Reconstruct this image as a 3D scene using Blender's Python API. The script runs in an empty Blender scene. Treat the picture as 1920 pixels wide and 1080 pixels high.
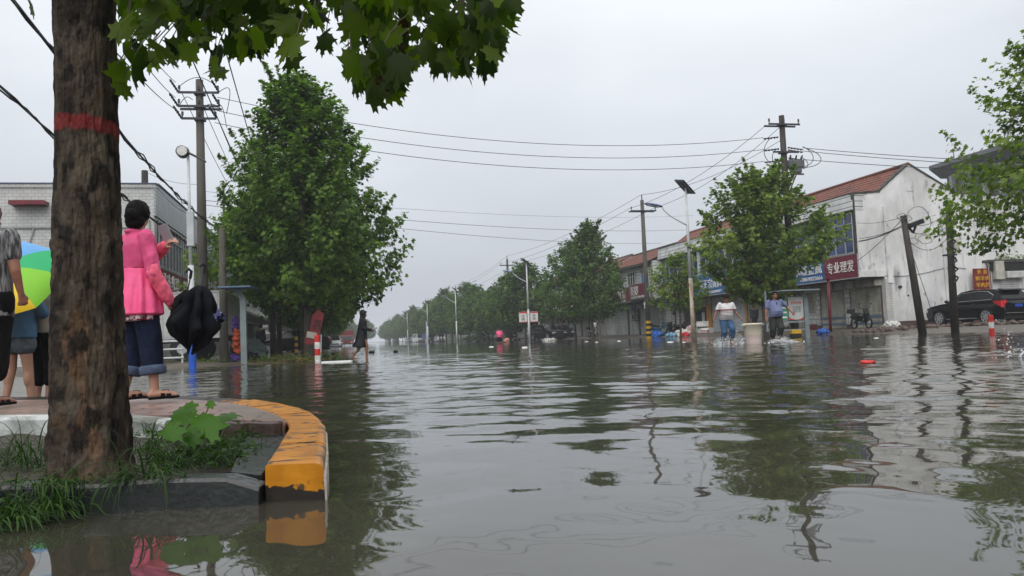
import bpy, bmesh, math, random
import numpy as np
from mathutils import Vector, Matrix, noise
SC = bpy.context.scene
COL = SC.collection
R = math.radians

# ---------------------------------------------------------------- camera
CAMH = 0.55
F = 1480.0
VPX, VPY, ROLL = 630.0, 643.5, math.atan(0.041)
def _solve():
    c, s = math.cos(ROLL), math.sin(ROLL)
    dx, dy = VPX - 960, -(VPY - 540)
    a, b = dx * c + dy * s, -dx * s + dy * c
    pitch = math.atan2(-b, F)
    yaw = math.atan2(-a, math.hypot(b, F))
    return yaw, pitch
YAW, PITCH = _solve()
fwd = Vector((math.sin(YAW) * math.cos(PITCH), math.cos(YAW) * math.cos(PITCH), math.sin(PITCH)))
rt0 = Vector((math.cos(YAW), -math.sin(YAW), 0))
up0 = rt0.cross(fwd)
RT = rt0 * math.cos(ROLL) - up0 * math.sin(ROLL)
UP = up0 * math.cos(ROLL) + rt0 * math.sin(ROLL)
EYE = Vector((0, 0, CAMH))
cam = bpy.data.cameras.new('camera'); camo = bpy.data.objects.new('camera', cam); COL.objects.link(camo)
cam.sensor_width = 36; cam.lens = F / 1920 * 36; cam.clip_start = 0.05; cam.clip_end = 6000
camo.matrix_world = Matrix(((RT.x, UP.x, -fwd.x, EYE.x), (RT.y, UP.y, -fwd.y, EYE.y), (RT.z, UP.z, -fwd.z, EYE.z), (0, 0, 0, 1)))
SC.camera = camo

# ---------------------------------------------------------------- sky and sun (overcast)
SUN_EL, SUN_ROT = R(46), R(202)
w = bpy.data.worlds.new("World"); SC.world = w; w.use_nodes = True
nt = w.node_tree; nt.nodes.clear()
def N(t, typ, **kw):
    n = t.nodes.new(typ)
    for k, v in kw.items(): setattr(n, k, v)
    return n
out = N(nt, 'ShaderNodeOutputWorld'); bg = N(nt, 'ShaderNodeBackground')
sky = N(nt, 'ShaderNodeTexSky'); sky.sky_type = 'NISHITA'; sky.sun_disc = False
sky.sun_elevation = SUN_EL; sky.sun_rotation = SUN_ROT; sky.dust_density = 4
skb = N(nt, 'ShaderNodeVectorMath', operation='SCALE'); skb.inputs['Scale'].default_value = 0.07
nt.links.new(sky.outputs[0], skb.inputs[0])
tc = N(nt, 'ShaderNodeTexCoord'); sep = N(nt, 'ShaderNodeSeparateXYZ'); nt.links.new(tc.outputs['Generated'], sep.inputs[0])
nz = N(nt, 'ShaderNodeTexNoise'); nz.inputs['Scale'].default_value = 1.6; nz.inputs['Detail'].default_value = 4
mp = N(nt, 'ShaderNodeMapping'); mp.inputs['Scale'].default_value = (1, 1, 2.4)
nt.links.new(tc.outputs['Generated'], mp.inputs[0]); nt.links.new(mp.outputs[0], nz.inputs['Vector'])
ad = N(nt, 'ShaderNodeMath', operation='MULTIPLY_ADD'); ad.inputs[1].default_value = 0.42; 
nt.links.new(nz.outputs['Fac'], ad.inputs[0]); nt.links.new(sep.outputs[2], ad.inputs[2])
rp = N(nt, 'ShaderNodeValToRGB'); nt.links.new(ad.outputs[0], rp.inputs[0])
cr = rp.color_ramp; cr.elements[0].position = 0.17; cr.elements[0].color = (.335, .36, .40, 1)
cr.elements[1].position = 1.0; cr.elements[1].color = (.95, .96, .98, 1)
for p, c in ((.32, (.41, .435, .475, 1)), (.48, (.53, .56, .60, 1)), (.65, (.70, .73, .765, 1))):
    e = cr.elements.new(p); e.color = c
mx = N(nt, 'ShaderNodeMix', data_type='RGBA'); mx.inputs[0].default_value = 0.92
nt.links.new(skb.outputs[0], mx.inputs['A']); nt.links.new(rp.outputs[0], mx.inputs['B'])
nt.links.new(mx.outputs['Result'], bg.inputs['Color']); bg.inputs['Strength'].default_value = 1.24
nt.links.new(bg.outputs[0], out.inputs['Surface'])
sun = bpy.data.lights.new('sun', 'SUN'); sun.energy = 1.5; sun.angle = R(60); sun.color = (1, .97, .93)
suno = bpy.data.objects.new('sun', sun); COL.objects.link(suno)
sd = Vector((math.sin(SUN_ROT) * math.cos(SUN_EL), math.cos(SUN_ROT) * math.cos(SUN_EL), math.sin(SUN_EL)))
suno.rotation_euler = sd.to_track_quat('Z', 'Y').to_euler()
SC.view_settings.view_transform = 'Standard'; SC.view_settings.look = 'None'
SC.view_settings.exposure = 0.22; SC.view_settings.gamma = 1
SC.render.film_transparent = False
try:
    SC.cycles.use_denoising = True; SC.cycles.denoiser = 'OPENIMAGEDENOISE'
    SC.cycles.max_bounces = 8; SC.cycles.transparent_max_bounces = 16; SC.cycles.volume_bounces = 1
    SC.cycles.use_adaptive_sampling = True; SC.cycles.adaptive_threshold = 0.02
    SC.cycles.caustics_reflective = False; SC.cycles.caustics_refractive = False
except Exception as e: print(e)

# ---------------------------------------------------------------- pixel helpers (read the photograph into metres)
def ray(px, py): return (fwd * F + RT * (px - 960) + UP * (540 - py))
def G(px, py, z=0.0):
    d = ray(px, py); t = (z - EYE.z) / d.z; return EYE + d * t
def atY(px, py, Y):
    d = ray(px, py); return EYE + d * (Y / d.y)
def atX(px, py, X):
    d = ray(px, py); return EYE + d * (X / d.x)
def atD(px, py, D): return EYE + ray(px, py) * (D / F)
def proj(p):
    v = Vector(p) - EYE; z = v.dot(fwd); return (960 + F * v.dot(RT) / z, 540 - F * v.dot(UP) / z, z)
def zat(x, y, py):
    """height of the point above (x, y) that shows at picture row py"""
    a, b = -3.0, 40.0
    for _ in range(50):
        m = (a + b) / 2
        if proj((x, y, m))[1] > py: a = m
        else: b = m
    return a
def colD(px, D):
    """ground point in picture column px at depth D (z about 0)"""
    py = 650
    for _ in range(6):
        p = atD(px, py, D); q = proj((p.x, p.y, 0)); py = q[1] + (px - q[0]) * 0
        d = ray(px, py); 
    p = atD(px, py, D); return Vector((p.x, p.y, 0))
def colX(px, X, z=0.3):
    """point on the plane x=X that shows in column px at height z"""
    py = 630
    for _ in range(8):
        p = atX(px, py, X); py = proj((X, p.y, z))[1]
    return atX(px, py, X).y

# ---------------------------------------------------------------- object helpers
def tag(o, label=None, cat=None, group=None, kind=None):
    if label: o['label'] = label
    if cat: o['category'] = cat
    if group: o['group'] = group
    if kind: o['kind'] = kind
    return o
def thing(name, label, cat, loc=(0, 0, 0), rz=0.0, group=None):
    o = bpy.data.objects.new(name, None); COL.objects.link(o)
    o.location = loc; o.rotation_euler = (0, 0, rz); o.empty_display_size = .1
    return tag(o, label, cat, group)
def copy_tree(o, parent=None, label=None):
    c = o.copy(); COL.objects.link(c); c.parent = parent
    if parent is None and label: c['label'] = label
    for ch in list(o.children): copy_tree(ch, c)
    return c
def V(*a): return Vector(a)

class MB:
    def __init__(s): s.v = []; s.f = []; s.m = []; s.cm = 0
    def add(s, vs, fs):
        b = len(s.v); s.v.extend([tuple(x) for x in vs])
        for f in fs: s.f.append(tuple(i + b for i in f)); s.m.append(s.cm)
        return s
    def box(s, x0, x1, y0, y1, z0, z1, M=None):
        vs = [Vector((x, y, z)) for z in (z0, z1) for y in (y0, y1) for x in (x0, x1)]
        if M is not None: vs = [M @ v for v in vs]
        return s.add(vs, [(0, 2, 3, 1), (4, 5, 7, 6), (0, 1, 5, 4), (2, 6, 7, 3), (0, 4, 6, 2), (1, 3, 7, 5)])
    def cbox(s, c, d, M=None):
        return s.box(c[0] - d[0] / 2, c[0] + d[0] / 2, c[1] - d[1] / 2, c[1] + d[1] / 2, c[2] - d[2] / 2, c[2] + d[2] / 2, M)
    def tube(s, pts, r, n=8, cap=True):
        pts = [Vector(p) for p in pts]; k = len(pts)
        rs = list(r) if isinstance(r, (list, tuple)) else [r] * k
        ref = None; rings = []
        for i in range(k):
            t = (pts[min(i + 1, k - 1)] - pts[max(i - 1, 0)])
            if t.length < 1e-9: t = Vector((0, 0, 1))
            t.normalize()
            if ref is None: ref = t.orthogonal().normalized()
            else:
                ref = (ref - t * ref.dot(t))
                if ref.length < 1e-6: ref = t.orthogonal()
                ref.normalize()
            b = t.cross(ref)
            rings.append([pts[i] + (ref * math.cos(a) + b * math.sin(a)) * rs[i] for a in [2 * math.pi * j / n for j in range(n)]])
        vs = [p for q in rings for p in q]; fs = []
        for i in range(k - 1):
            for j in range(n):
                a = i * n + j; b2 = i * n + (j + 1) % n
                fs.append((a, b2, b2 + n, a + n))
        if cap: fs.append(tuple(range(n))[::-1]); fs.append(tuple(range((k - 1) * n, k * n)))
        return s.add(vs, fs)
    def cyl(s, p0, p1, r0, r1=None, n=12): return s.tube([p0, p1], [r0, r0 if r1 is None else r1], n)
    def loft(s, rings, cap=True):
        n = len(rings[0]); k = len(rings); vs = [p for q in rings for p in q]; fs = []
        for i in range(k - 1):
            for j in range(n):
                a = i * n + j; b = i * n + (j + 1) % n
                fs.append((a, b, b + n, a + n))
        if cap: fs.append(tuple(range(n))[::-1]); fs.append(tuple(range((k - 1) * n, k * n)))
        return s.add(vs, fs)
    def ell(s, c, r, n=12, m=8, M=None):
        c = Vector(c); r = r if hasattr(r, '__len__') else (r, r, r)
        rings = []
        for i in range(m + 1):
            ph = -math.pi / 2 + math.pi * i / m; q = max(math.cos(ph), .02)
            ring = [Vector((r[0] * q * math.cos(2 * math.pi * j / n), r[1] * q * math.sin(2 * math.pi * j / n), r[2] * math.sin(ph))) for j in range(n)]
            rings.append([c + ((M @ v) if M is not None else v) for v in ring])
        return s.loft(rings)
    def prism(s, outline, yf0, yf1, M=None):
        """outline of (x,z); yf0/yf1 give y for each point"""
        n = len(outline)
        f0 = yf0 if callable(yf0) else (lambda x, z: yf0)
        f1 = yf1 if callable(yf1) else (lambda x, z: yf1)
        vs = [Vector((x, f0(x, z), z)) for x, z in outline] + [Vector((x, f1(x, z), z)) for x, z in outline]
        if M is not None: vs = [M @ v for v in vs]
        fs = [tuple(range(n)), tuple(range(n, 2 * n))[::-1]]
        for i in range(n): j = (i + 1) % n; fs.append((i, i + n, j + n, j))
        return s.add(vs, fs)
    def grid(s, fn, nu, nv):
        vs = [fn(i / nu, j / nv) for j in range(nv + 1) for i in range(nu + 1)]
        fs = [(j * (nu + 1) + i, j * (nu + 1) + i + 1, (j + 1) * (nu + 1) + i + 1, (j + 1) * (nu + 1) + i) for j in range(nv) for i in range(nu)]
        return s.add(vs, fs)
    def poly(s, pts): return s.add(pts, [tuple(range(len(pts)))])
    def build(s, name, mats, parent=None, smooth=False, bevel=0, fixn=True):
        me = bpy.data.meshes.new(name); me.from_pydata(s.v, [], s.f)
        if not isinstance(mats, (list, tuple)): mats = [mats]
        for m in mats: me.materials.append(m)
        if len(mats) > 1: me.polygons.foreach_set('material_index', s.m)
        if fixn:
            bm = bmesh.new(); bm.from_mesh(me); bmesh.ops.recalc_face_normals(bm, faces=bm.faces)
            if bevel > 0:
                bmesh.ops.bevel(bm, geom=[e for e in bm.edges if len(e.link_faces) == 2 and e.calc_face_angle(0) > .6], offset=bevel, segments=2, profile=.6, affect='EDGES', clamp_overlap=True)
            bm.to_mesh(me); bm.free()
        if smooth: me.polygons.foreach_set('use_smooth', [True] * len(me.polygons))
        me.update()
        o = bpy.data.objects.new(name, me); COL.objects.link(o); o.parent = parent
        return o

def _each(s, name, mats, parent=None, **kw):
    """one object per connected piece"""
    p = list(range(len(s.v)))
    def find(a):
        while p[a] != a: p[a] = p[p[a]]; a = p[a]
        return a
    for f in s.f:
        r0 = find(f[0])
        for i in f[1:]: p[find(i)] = r0
    groups = {}
    for f in s.f: groups.setdefault(find(f[0]), []).append(f)
    out_ = []
    for fs in groups.values():
        used = sorted({i for f in fs for i in f}); mp_ = {a: i for i, a in enumerate(used)}
        b = MB(); b.add([s.v[i] for i in used], [tuple(mp_[i] for i in f) for f in fs]); out_.append(b.build(name, mats, parent, **kw))
    return out_
MB.each = _each

def npmesh(name, verts, k, mats, parent=None, tint=None, faces=None, smooth=False):
    """verts (n,3) numpy; every k consecutive verts are one polygon, or faces (m,k) indices"""
    me = bpy.data.meshes.new(name); n = len(verts)
    me.vertices.add(n); me.vertices.foreach_set('co', np.asarray(verts, dtype=np.float32).ravel())
    idx = np.arange(n, dtype=np.int32) if faces is None else np.asarray(faces, dtype=np.int32).ravel()
    m = len(idx) // k
    me.loops.add(len(idx)); me.loops.foreach_set('vertex_index', idx)
    me.polygons.add(m); me.polygons.foreach_set('loop_start', np.arange(0, m * k, k, dtype=np.int32))
    if smooth: me.polygons.foreach_set('use_smooth', np.ones(m, dtype=bool))
    for mt in (mats if isinstance(mats, (list, tuple)) else [mats]): me.materials.append(mt)
    if tint is not None:
        a = me.attributes.new('tint', 'FLOAT', 'POINT'); a.data.foreach_set('value', np.asarray(tint, dtype=np.float32))
    me.update(calc_edges=True); me.validate()
    o = bpy.data.objects.new(name, me); COL.objects.link(o); o.parent = parent
    return o

def evalmesh(o):
    bpy.context.view_layer.update()
    dg = bpy.context.evaluated_depsgraph_get()
    return bpy.data.meshes.new_from_object(o.evaluated_get(dg))
def remesh(mb, name, mat, parent=None, voxel=.012, smooth=3, fold=None):
    """one continuous surface out of overlapping closed shapes"""
    o = mb.build(name, mat, None)
    md = o.modifiers.new('r', 'REMESH'); md.mode = 'VOXEL'; md.voxel_size = voxel; md.use_smooth_shade = True
    if smooth:
        sm = o.modifiers.new('s', 'SMOOTH'); sm.iterations = smooth; sm.factor = .5
    me = evalmesh(o); old = o.data; o.modifiers.clear(); o.data = me; bpy.data.meshes.remove(old); me.name = name
    if fold: 
        amp, sx, sy, sz = fold
        nr = [v.normal.copy() for v in me.vertices]
        for v, n_ in zip(me.vertices, nr):
            q = Vector((v.co.x * sx, v.co.y * sy, v.co.z * sz))
            v.co += n_ * (amp * (noise.noise(q) + .5 * noise.noise(q * 2.3)))
        me.update()
    me.polygons.foreach_set('use_smooth', [True] * len(me.polygons))
    if not me.materials: me.materials.append(mat)
    o.parent = parent
    return o
def textmesh(body, mat, parent, M, size=1.0, sx=1.0, name='lettering', ext=.012, fit=None, bold=0.0):
    c = bpy.data.curves.new(name, 'FONT'); c.body = body; c.size = size; c.extrude = ext; c.align_x = 'CENTER'; c.align_y = 'CENTER'; c.offset = bold
    o = bpy.data.objects.new(name, c); COL.objects.link(o)
    me = evalmesh(o); bpy.data.objects.remove(o); bpy.data.curves.remove(c)
    xs = [v.co.x for v in me.vertices]; ys = [v.co.y for v in me.vertices]
    cx, cy = (min(xs) + max(xs)) / 2, (min(ys) + max(ys)) / 2
    kx, ky = sx, 1.0
    if fit: kx = fit[0] / max(max(xs) - min(xs), 1e-6); ky = fit[1] / max(max(ys) - min(ys), 1e-6)
    me.transform(M @ Matrix.Diagonal((kx, ky, 1, 1)) @ Matrix.Translation((-cx, -cy, 0)))
    me.materials.clear(); me.materials.append(mat)
    o = bpy.data.objects.new(name, me); COL.objects.link(o); o.parent = parent
    return o
def frameM(o, ux, uy):
    """matrix with origin o, x axis ux, y axis uy"""
    ux = Vector(ux).normalized(); uy = Vector(uy).normalized(); uz = ux.cross(uy)
    return Matrix(((ux.x, uy.x, uz.x, o[0]), (ux.y, uy.y, uz.y, o[1]), (ux.z, uy.z, uz.z, o[2]), (0, 0, 0, 1)))

# ---------------------------------------------------------------- materials
MATS = {}
def mat(name, col, rough=.6, var=.15, scale=4.0, bump=0.0, bscale=None, metal=0.0, spec=.32, stretch=(1, 1, 1), col2=None, fac=(.4, .65), coat=0, emit=None, gen='Object', detail=5):
    if name in MATS: return MATS[name]
    m = bpy.data.materials.new(name); m.use_nodes = True; t = m.node_tree; b = t.nodes['Principled BSDF']
    b.inputs['Roughness'].default_value = rough; b.inputs['Metallic'].default_value = metal
    b.inputs['Specular IOR Level'].default_value = spec; b.inputs['Coat Weight'].default_value = coat
    c = N(t, 'ShaderNodeTexCoord'); mp = N(t, 'ShaderNodeMapping'); mp.inputs['Scale'].default_value = stretch
    t.links.new(c.outputs[gen], mp.inputs[0])
    n = N(t, 'ShaderNodeTexNoise'); n.inputs['Scale'].default_value = scale; n.inputs['Detail'].default_value = detail
    t.links.new(mp.outputs[0], n.inputs['Vector'])
    r = N(t, 'ShaderNodeValToRGB'); e = r.color_ramp.elements
    e[0].position, e[1].position = fac
    a = [max(0, x * (1 - var)) for x in col]; z = [min(1, x * (1 + var)) for x in (col2 or col)]
    if col2: a = list(col); z = list(col2)
    e[0].color = (*a, 1); e[1].color = (*z, 1)
    t.links.new(n.outputs['Fac'], r.inputs[0]); t.links.new(r.outputs[0], b.inputs['Base Color'])
    if bump:
        n2 = N(t, 'ShaderNodeTexNoise'); n2.inputs['Scale'].default_value = bscale or scale * 3; n2.inputs['Detail'].default_value = 6
        t.links.new(mp.outputs[0], n2.inputs['Vector'])
        bp = N(t, 'ShaderNodeBump'); bp.inputs['Strength'].default_value = bump; bp.inputs['Distance'].default_value = .02
        t.links.new(n2.outputs['Fac'], bp.inputs['Height']); t.links.new(bp.outputs[0], b.inputs['Normal'])
    if emit: b.inputs['Emission Color'].default_value = (*emit[0], 1); b.inputs['Emission Strength'].default_value = emit[1]
    MATS[name] = m; return m
def nodes(m): return m.node_tree, m.node_tree.nodes['Principled BSDF']
def overlay(m, col, fn, name=None):
    """mix a second base colour over the first through the socket fn(tree) returns"""
    t, b = nodes(m); src = b.inputs['Base Color'].links[0].from_socket
    mix = N(t, 'ShaderNodeMix', data_type='RGBA'); t.links.new(src, mix.inputs['A']); mix.inputs['B'].default_value = (*col, 1)
    t.links.new(fn(t), mix.inputs[0]); t.links.new(mix.outputs['Result'], b.inputs['Base Color']); return m
def bricks(axis='yz', w_=.2, h=.1, mortar=.01, off=.5):
    def fn(t):
        c = N(t, 'ShaderNodeTexCoord'); s = N(t, 'ShaderNodeSeparateXYZ'); cb = N(t, 'ShaderNodeCombineXYZ')
        t.links.new(c.outputs['Object'], s.inputs[0])
        t.links.new(s.outputs['XYZ'.index(axis[0].upper())], cb.inputs[0]); t.links.new(s.outputs['XYZ'.index(axis[1].upper())], cb.inputs[1])
        br = N(t, 'ShaderNodeTexBrick'); br.inputs['Scale'].default_value = 1; br.inputs['Brick Width'].default_value = w_; br.inputs['Row Height'].default_value = h
        br.inputs['Mortar Size'].default_value = mortar; br.offset = off
        t.links.new(cb.outputs[0], br.inputs['Vector']); return br.outputs['Fac']
    return fn
def blotch(scale, lo, hi, stretch=(1, 1, 1), detail=6, seed=0, fac=1.0):
    def fn(t):
        c = N(t, 'ShaderNodeTexCoord'); mp = N(t, 'ShaderNodeMapping'); mp.inputs['Scale'].default_value = stretch; mp.inputs['Location'].default_value = (seed, seed * 2, seed)
        t.links.new(c.outputs['Object'], mp.inputs[0])
        n = N(t, 'ShaderNodeTexNoise'); n.inputs['Scale'].default_value = scale; n.inputs['Detail'].default_value = detail
        t.links.new(mp.outputs[0], n.inputs['Vector'])
        r = N(t, 'ShaderNodeMapRange'); r.inputs['From Min'].default_value = lo; r.inputs['From Max'].default_value = hi; r.inputs['To Max'].default_value = fac
        t.links.new(n.outputs['Fac'], r.inputs['Value']); return r.outputs[0]
    return fn
def leafmat(name, dark, light, trans=.35, rough=.5):
    m = bpy.data.materials.new(name); m.use_nodes = True; t = m.node_tree; b = t.nodes['Principled BSDF']; o = t.nodes['Material Output']
    at = N(t, 'ShaderNodeAttribute'); at.attribute_name = 'tint'
    r = N(t, 'ShaderNodeValToRGB'); r.color_ramp.elements[0].color = (*dark, 1); r.color_ramp.elements[1].color = (*light, 1)
    t.links.new(at.outputs['Fac'], r.inputs[0]); t.links.new(r.outputs[0], b.inputs['Base Color']); b.inputs['Roughness'].default_value = rough
    b.inputs['Specular IOR Level'].default_value = .18
    tr = N(t, 'ShaderNodeBsdfTranslucent'); g = N(t, 'ShaderNodeMix', data_type='RGBA', blend_type='MULTIPLY'); g.inputs[0].default_value = 1
    t.links.new(r.outputs[0], g.inputs['A']); g.inputs['B'].default_value = (1.5, 1.9, .5, 1); t.links.new(g.outputs['Result'], tr.inputs[0])
    mx = N(t, 'ShaderNodeMixShader'); mx.inputs[0].default_value = trans
    t.links.new(b.outputs[0], mx.inputs[1]); t.links.new(tr.outputs[0], mx.inputs[2]); t.links.new(mx.outputs[0], o.inputs['Surface'])
    return m
random.seed(7); rng = np.random.default_rng(11)
# ================================================================ THE SETTING
MW = bpy.data.materials.new('flood_water'); MW.use_nodes = True
t, b = nodes(MW)
b.inputs['Base Color'].default_value = (.062, .058, .038, 1); b.inputs['Roughness'].default_value = .025; b.inputs['IOR'].default_value = 1.58
b.inputs['Specular IOR Level'].default_value = .5
c_ = N(t, 'ShaderNodeTexCoord'); n1 = N(t, 'ShaderNodeTexNoise'); n1.inputs['Scale'].default_value = .35; n1.inputs['Detail'].default_value = 3
t.links.new(c_.outputs['Object'], n1.inputs['Vector'])
r_ = N(t, 'ShaderNodeValToRGB'); r_.color_ramp.elements[0].position = .35; r_.color_ramp.elements[0].color = (.036, .035, .026, 1)
r_.color_ramp.elements[1].position = .7; r_.color_ramp.elements[1].color = (.054, .049, .036, 1)
t.links.new(n1.outputs['Fac'], r_.inputs[0]); t.links.new(r_.outputs[0], b.inputs['Base Color'])
n2 = N(t, 'ShaderNodeTexNoise'); n2.inputs['Scale'].default_value = 4.5; n2.inputs['Detail'].default_value = 4; n2.inputs['Roughness'].default_value = .55
n3 = N(t, 'ShaderNodeTexNoise'); n3.inputs['Scale'].default_value = .22; n3.inputs['Detail'].default_value = 2
t.links.new(c_.outputs['Object'], n2.inputs['Vector']); t.links.new(c_.outputs['Object'], n3.inputs['Vector'])
# ripples from rain and wading grow with the distance from the sheltered kerb corner (a real calm patch)
sp = N(t, 'ShaderNodeVectorMath', operation='LENGTH'); t.links.new(c_.outputs['Object'], sp.inputs[0])
mr = N(t, 'ShaderNodeMapRange'); mr.inputs['From Min'].default_value = 3.0; mr.inputs['From Max'].default_value = 9; mr.inputs['To Min'].default_value = .02; mr.inputs['To Max'].default_value = .55
t.links.new(sp.outputs['Value'], mr.inputs['Value'])
mm = N(t, 'ShaderNodeMath', operation='MULTIPLY'); t.links.new(mr.outputs[0], mm.inputs[0])
mr2 = N(t, 'ShaderNodeMapRange'); mr2.inputs['From Min'].default_value = .38; mr2.inputs['From Max'].default_value = .6; mr2.inputs['To Min'].default_value = .25; mr2.inputs['To Max'].default_value = 1
t.links.new(n3.outputs['Fac'], mr2.inputs['Value']); t.links.new(mr2.outputs[0], mm.inputs[1])
bp = N(t, 'ShaderNodeBump'); bp.inputs['Distance'].default_value = .02
t.links.new(mm.outputs[0], bp.inputs['Strength']); t.links.new(n2.outputs['Fac'], bp.inputs['Height']); t.links.new(bp.outputs[0], b.inputs['Normal'])

def wave_height(X, Y):
    r = np.hypot(X, Y); h = np.zeros_like(X); g = np.random.default_rng(3)
    away = np.array([math.sin(YAW), math.cos(YAW)])
    def smooth(a, b_, x): q = np.clip((x - a) / (b_ - a), 0, 1); return q * q * (3 - 2 * q)
    # patchiness
    P = np.zeros_like(X)
    for _ in range(9):
        a = g.uniform(0, 2 * math.pi); L = g.uniform(2.5, 9); P += np.sin((X * math.cos(a) + Y * math.sin(a)) * 2 * math.pi / L + g.uniform(0, 6.28))
    P = .5 + .5 * np.tanh(P / 2.2)
    calm = smooth(3.0, 6.5, r)
    # general chop
    for i in range(80):
        L = 10 ** g.uniform(math.log10(.16), math.log10(2.2)); k = 2 * math.pi / L
        a = math.atan2(away[1], away[0]) + g.normal(0, 1.0 if L < .6 else .7)
        slope = .0105 * (L / .5) ** -.12 * (1 if L < .7 else .6)
        amp = slope / k
        env = (.30 + .70 * calm * (.25 + .75 * P)) if L < .7 else (.38 + .62 * calm) * (.5 + .5 * P)
        far = 1 - .5 * smooth(14, 40, r)
        h += amp * env * far * np.sin(k * (X * math.cos(a) + Y * math.sin(a)) + g.uniform(0, 6.28))
    # long crested undulations crossing in front of the camera
    for (L, sl, da, c0, w0) in ((.80, .018, .16, 5.4, 1.2), (.52, .016, -.12, 4.6, 1.0), (1.15, .014, .22, 7.6, 2.0), (.42, .010, .35, 3.6, .9), (.38, .018, -.3, 8.5, 2.5)):
        a = math.atan2(away[1], away[0]) + da; k = 2 * math.pi / L
        s_ = X * math.cos(a) + Y * math.sin(a)
        ph = .9 * np.sin(X * 1.1 + Y * .4) + .6 * np.sin(X * 2.3 - Y) + .5 * np.sin(X * 4.1 + Y * 1.7)
        h += sl / k * np.exp(-((r - c0) / w0) ** 2) * np.sin(k * s_ + ph)
    # slow lobes in the calm near water
    for i in range(10):
        a = g.uniform(0, 2 * math.pi); L = g.uniform(.5, 1.4); k = 2 * math.pi / L
        h += .0034 / k * (1 - .6 * calm) * np.sin(k * (X * math.cos(a) + Y * math.sin(a)) + g.uniform(0, 6.28))
    # rings spreading from the wading people
    for (px_, py_, A) in ((1375, 642, .045), (1460, 640, .04), (680, 673, .03), (1890, 672, .02)):
        q = G(px_, py_); rr = np.hypot(X - q.x, Y - q.y)
        h += A * .55 / (2 * math.pi) * np.sin(rr * 2 * math.pi / .55) * np.exp(-((rr - 1.2) / 1.6) ** 2)
        h += A * .5 * 1.1 / (2 * math.pi) * np.sin(rr * 2 * math.pi / 1.1) * np.exp(-((rr - 4) / 3.5) ** 2)
    # low surge at the kerb
    return h
def make_water():
    th = np.concatenate([np.linspace(-180, -40, 40)[:-1], np.linspace(-40, 40, 1050), np.linspace(40, 180, 40)[1:]])
    th = np.radians(th) + YAW
    rr = [.35]
    while rr[-1] < 95: rr.append(rr[-1] * 1.0065)
    while rr[-1] < 1500: rr.append(rr[-1] * 1.15)
    rr = np.array(rr); A, B = np.meshgrid(th, rr)
    X = B * np.sin(A); Y = B * np.cos(A); Z = wave_height(X, Y) * np.clip((110 - B) / 30, 0, 1)
    nr, na = X.shape
    vs = np.stack([X, Y, Z], -1).reshape(-1, 3)
    i = np.arange(nr - 1)[:, None] * na + np.arange(na - 1)[None, :]; i = i.ravel()
    fs = np.stack([i, i + na, i + na + 1, i + 1], 1)[:, ::-1]
    o = npmesh('water', vs, 4, MW, faces=fs, smooth=True); tag(o, kind='structure')
    # close the disc under the camera
    cm = MB(); n0 = 40; ring = [(.351 * math.sin(a), .351 * math.cos(a), -.002) for a in [2 * math.pi * q / n0 for q in range(n0)]]
    return o
make_water()

# the ground below and beside the flood: one sheet reaching the horizon, banks rise out of the water
MG = mat('wet_mud_ground', (.055, .045, .035), .42, .3, 1.3, bump=.6, bscale=9, col2=(.13, .108, .085), fac=(.3, .7))
def gh(x, y):
    """height of the land"""
    z = -.35
    if x > 20.5: z = max(z, min(.2, -.08 + (x - 21.4) * .085) + .03 * noise.noise(Vector((x * .7, y * .5, 0))))
    if y > 23.5 and x < .6:
        ax = min(1, max(0, (.6 - x) / 1.4)); az = min(1, max(0, (y - 23.5) / 3.5))
        z = max(z, -.35 + .35 * min(1, az * ax * 1.6) + .16 * min(1, max(0, (-1.6 - x) / 3)) * az + .02 * noise.noise(Vector((x * .7, y * .5, 3))))
    return z
gm = MB()
def axis(lo, hi, dense0, dense1, step, far):
    a = []; x = lo
    v = sorted(set([lo, lo * .5, lo * .25, lo * .12] + [hi, hi * .5, hi * .25] + list(np.arange(dense0, dense1, step))))
    return [float(q) for q in v]
gx = axis(-1500, 1500, -30, 40, .7, 0); gy = axis(-1500, 1500, -10, 130, 1.2, 0)
nxg = len(gx)
gm.add([(x, y, gh(x, y)) for y in gy for x in gx], [(j * nxg + i, j * nxg + i + 1, (j + 1) * nxg + i + 1, (j + 1) * nxg + i) for j in range(len(gy) - 1) for i in range(nxg - 1)])
tag(gm.build('ground', MG, smooth=True, fixn=False), kind='structure')

# ---- near corner: raised pavement, yellow kerb, planting pit
KT, PT = .13, .15
outer = [(606, 868), (611, 830), (610, 795), (600, 782), (585, 771), (562, 763), (535, 757), (480, 749), (400, 744), (330, 741.5), (200, 741), (0, 744), (-500, 758), (-1200, 776)]
inner = [(497, 872), (525, 832), (544, 801), (538, 790), (522, 779), (500, 770), (475, 763), (440, 756), (385, 750), (325, 747), (200, 746.5), (0, 750), (-500, 765), (-1200, 784)]
OUT = [G(x, y, KT) for x, y in outer]; INN = [G(x, y, KT) for x, y in inner]
MY = mat('yellow_kerb_paint', (.38, .14, .006), .42, .2, 9, bump=.15, col2=(.54, .22, .012), fac=(.3, .7), spec=.25)
overlay(MY, (.16, .07, .012), blotch(3.2, .50, .64, (1.0, 3, 1), seed=3, fac=.6))
overlay(MY, (.035, .028, .022), blotch(13, .58, .63, seed=9, fac=.9))
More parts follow.
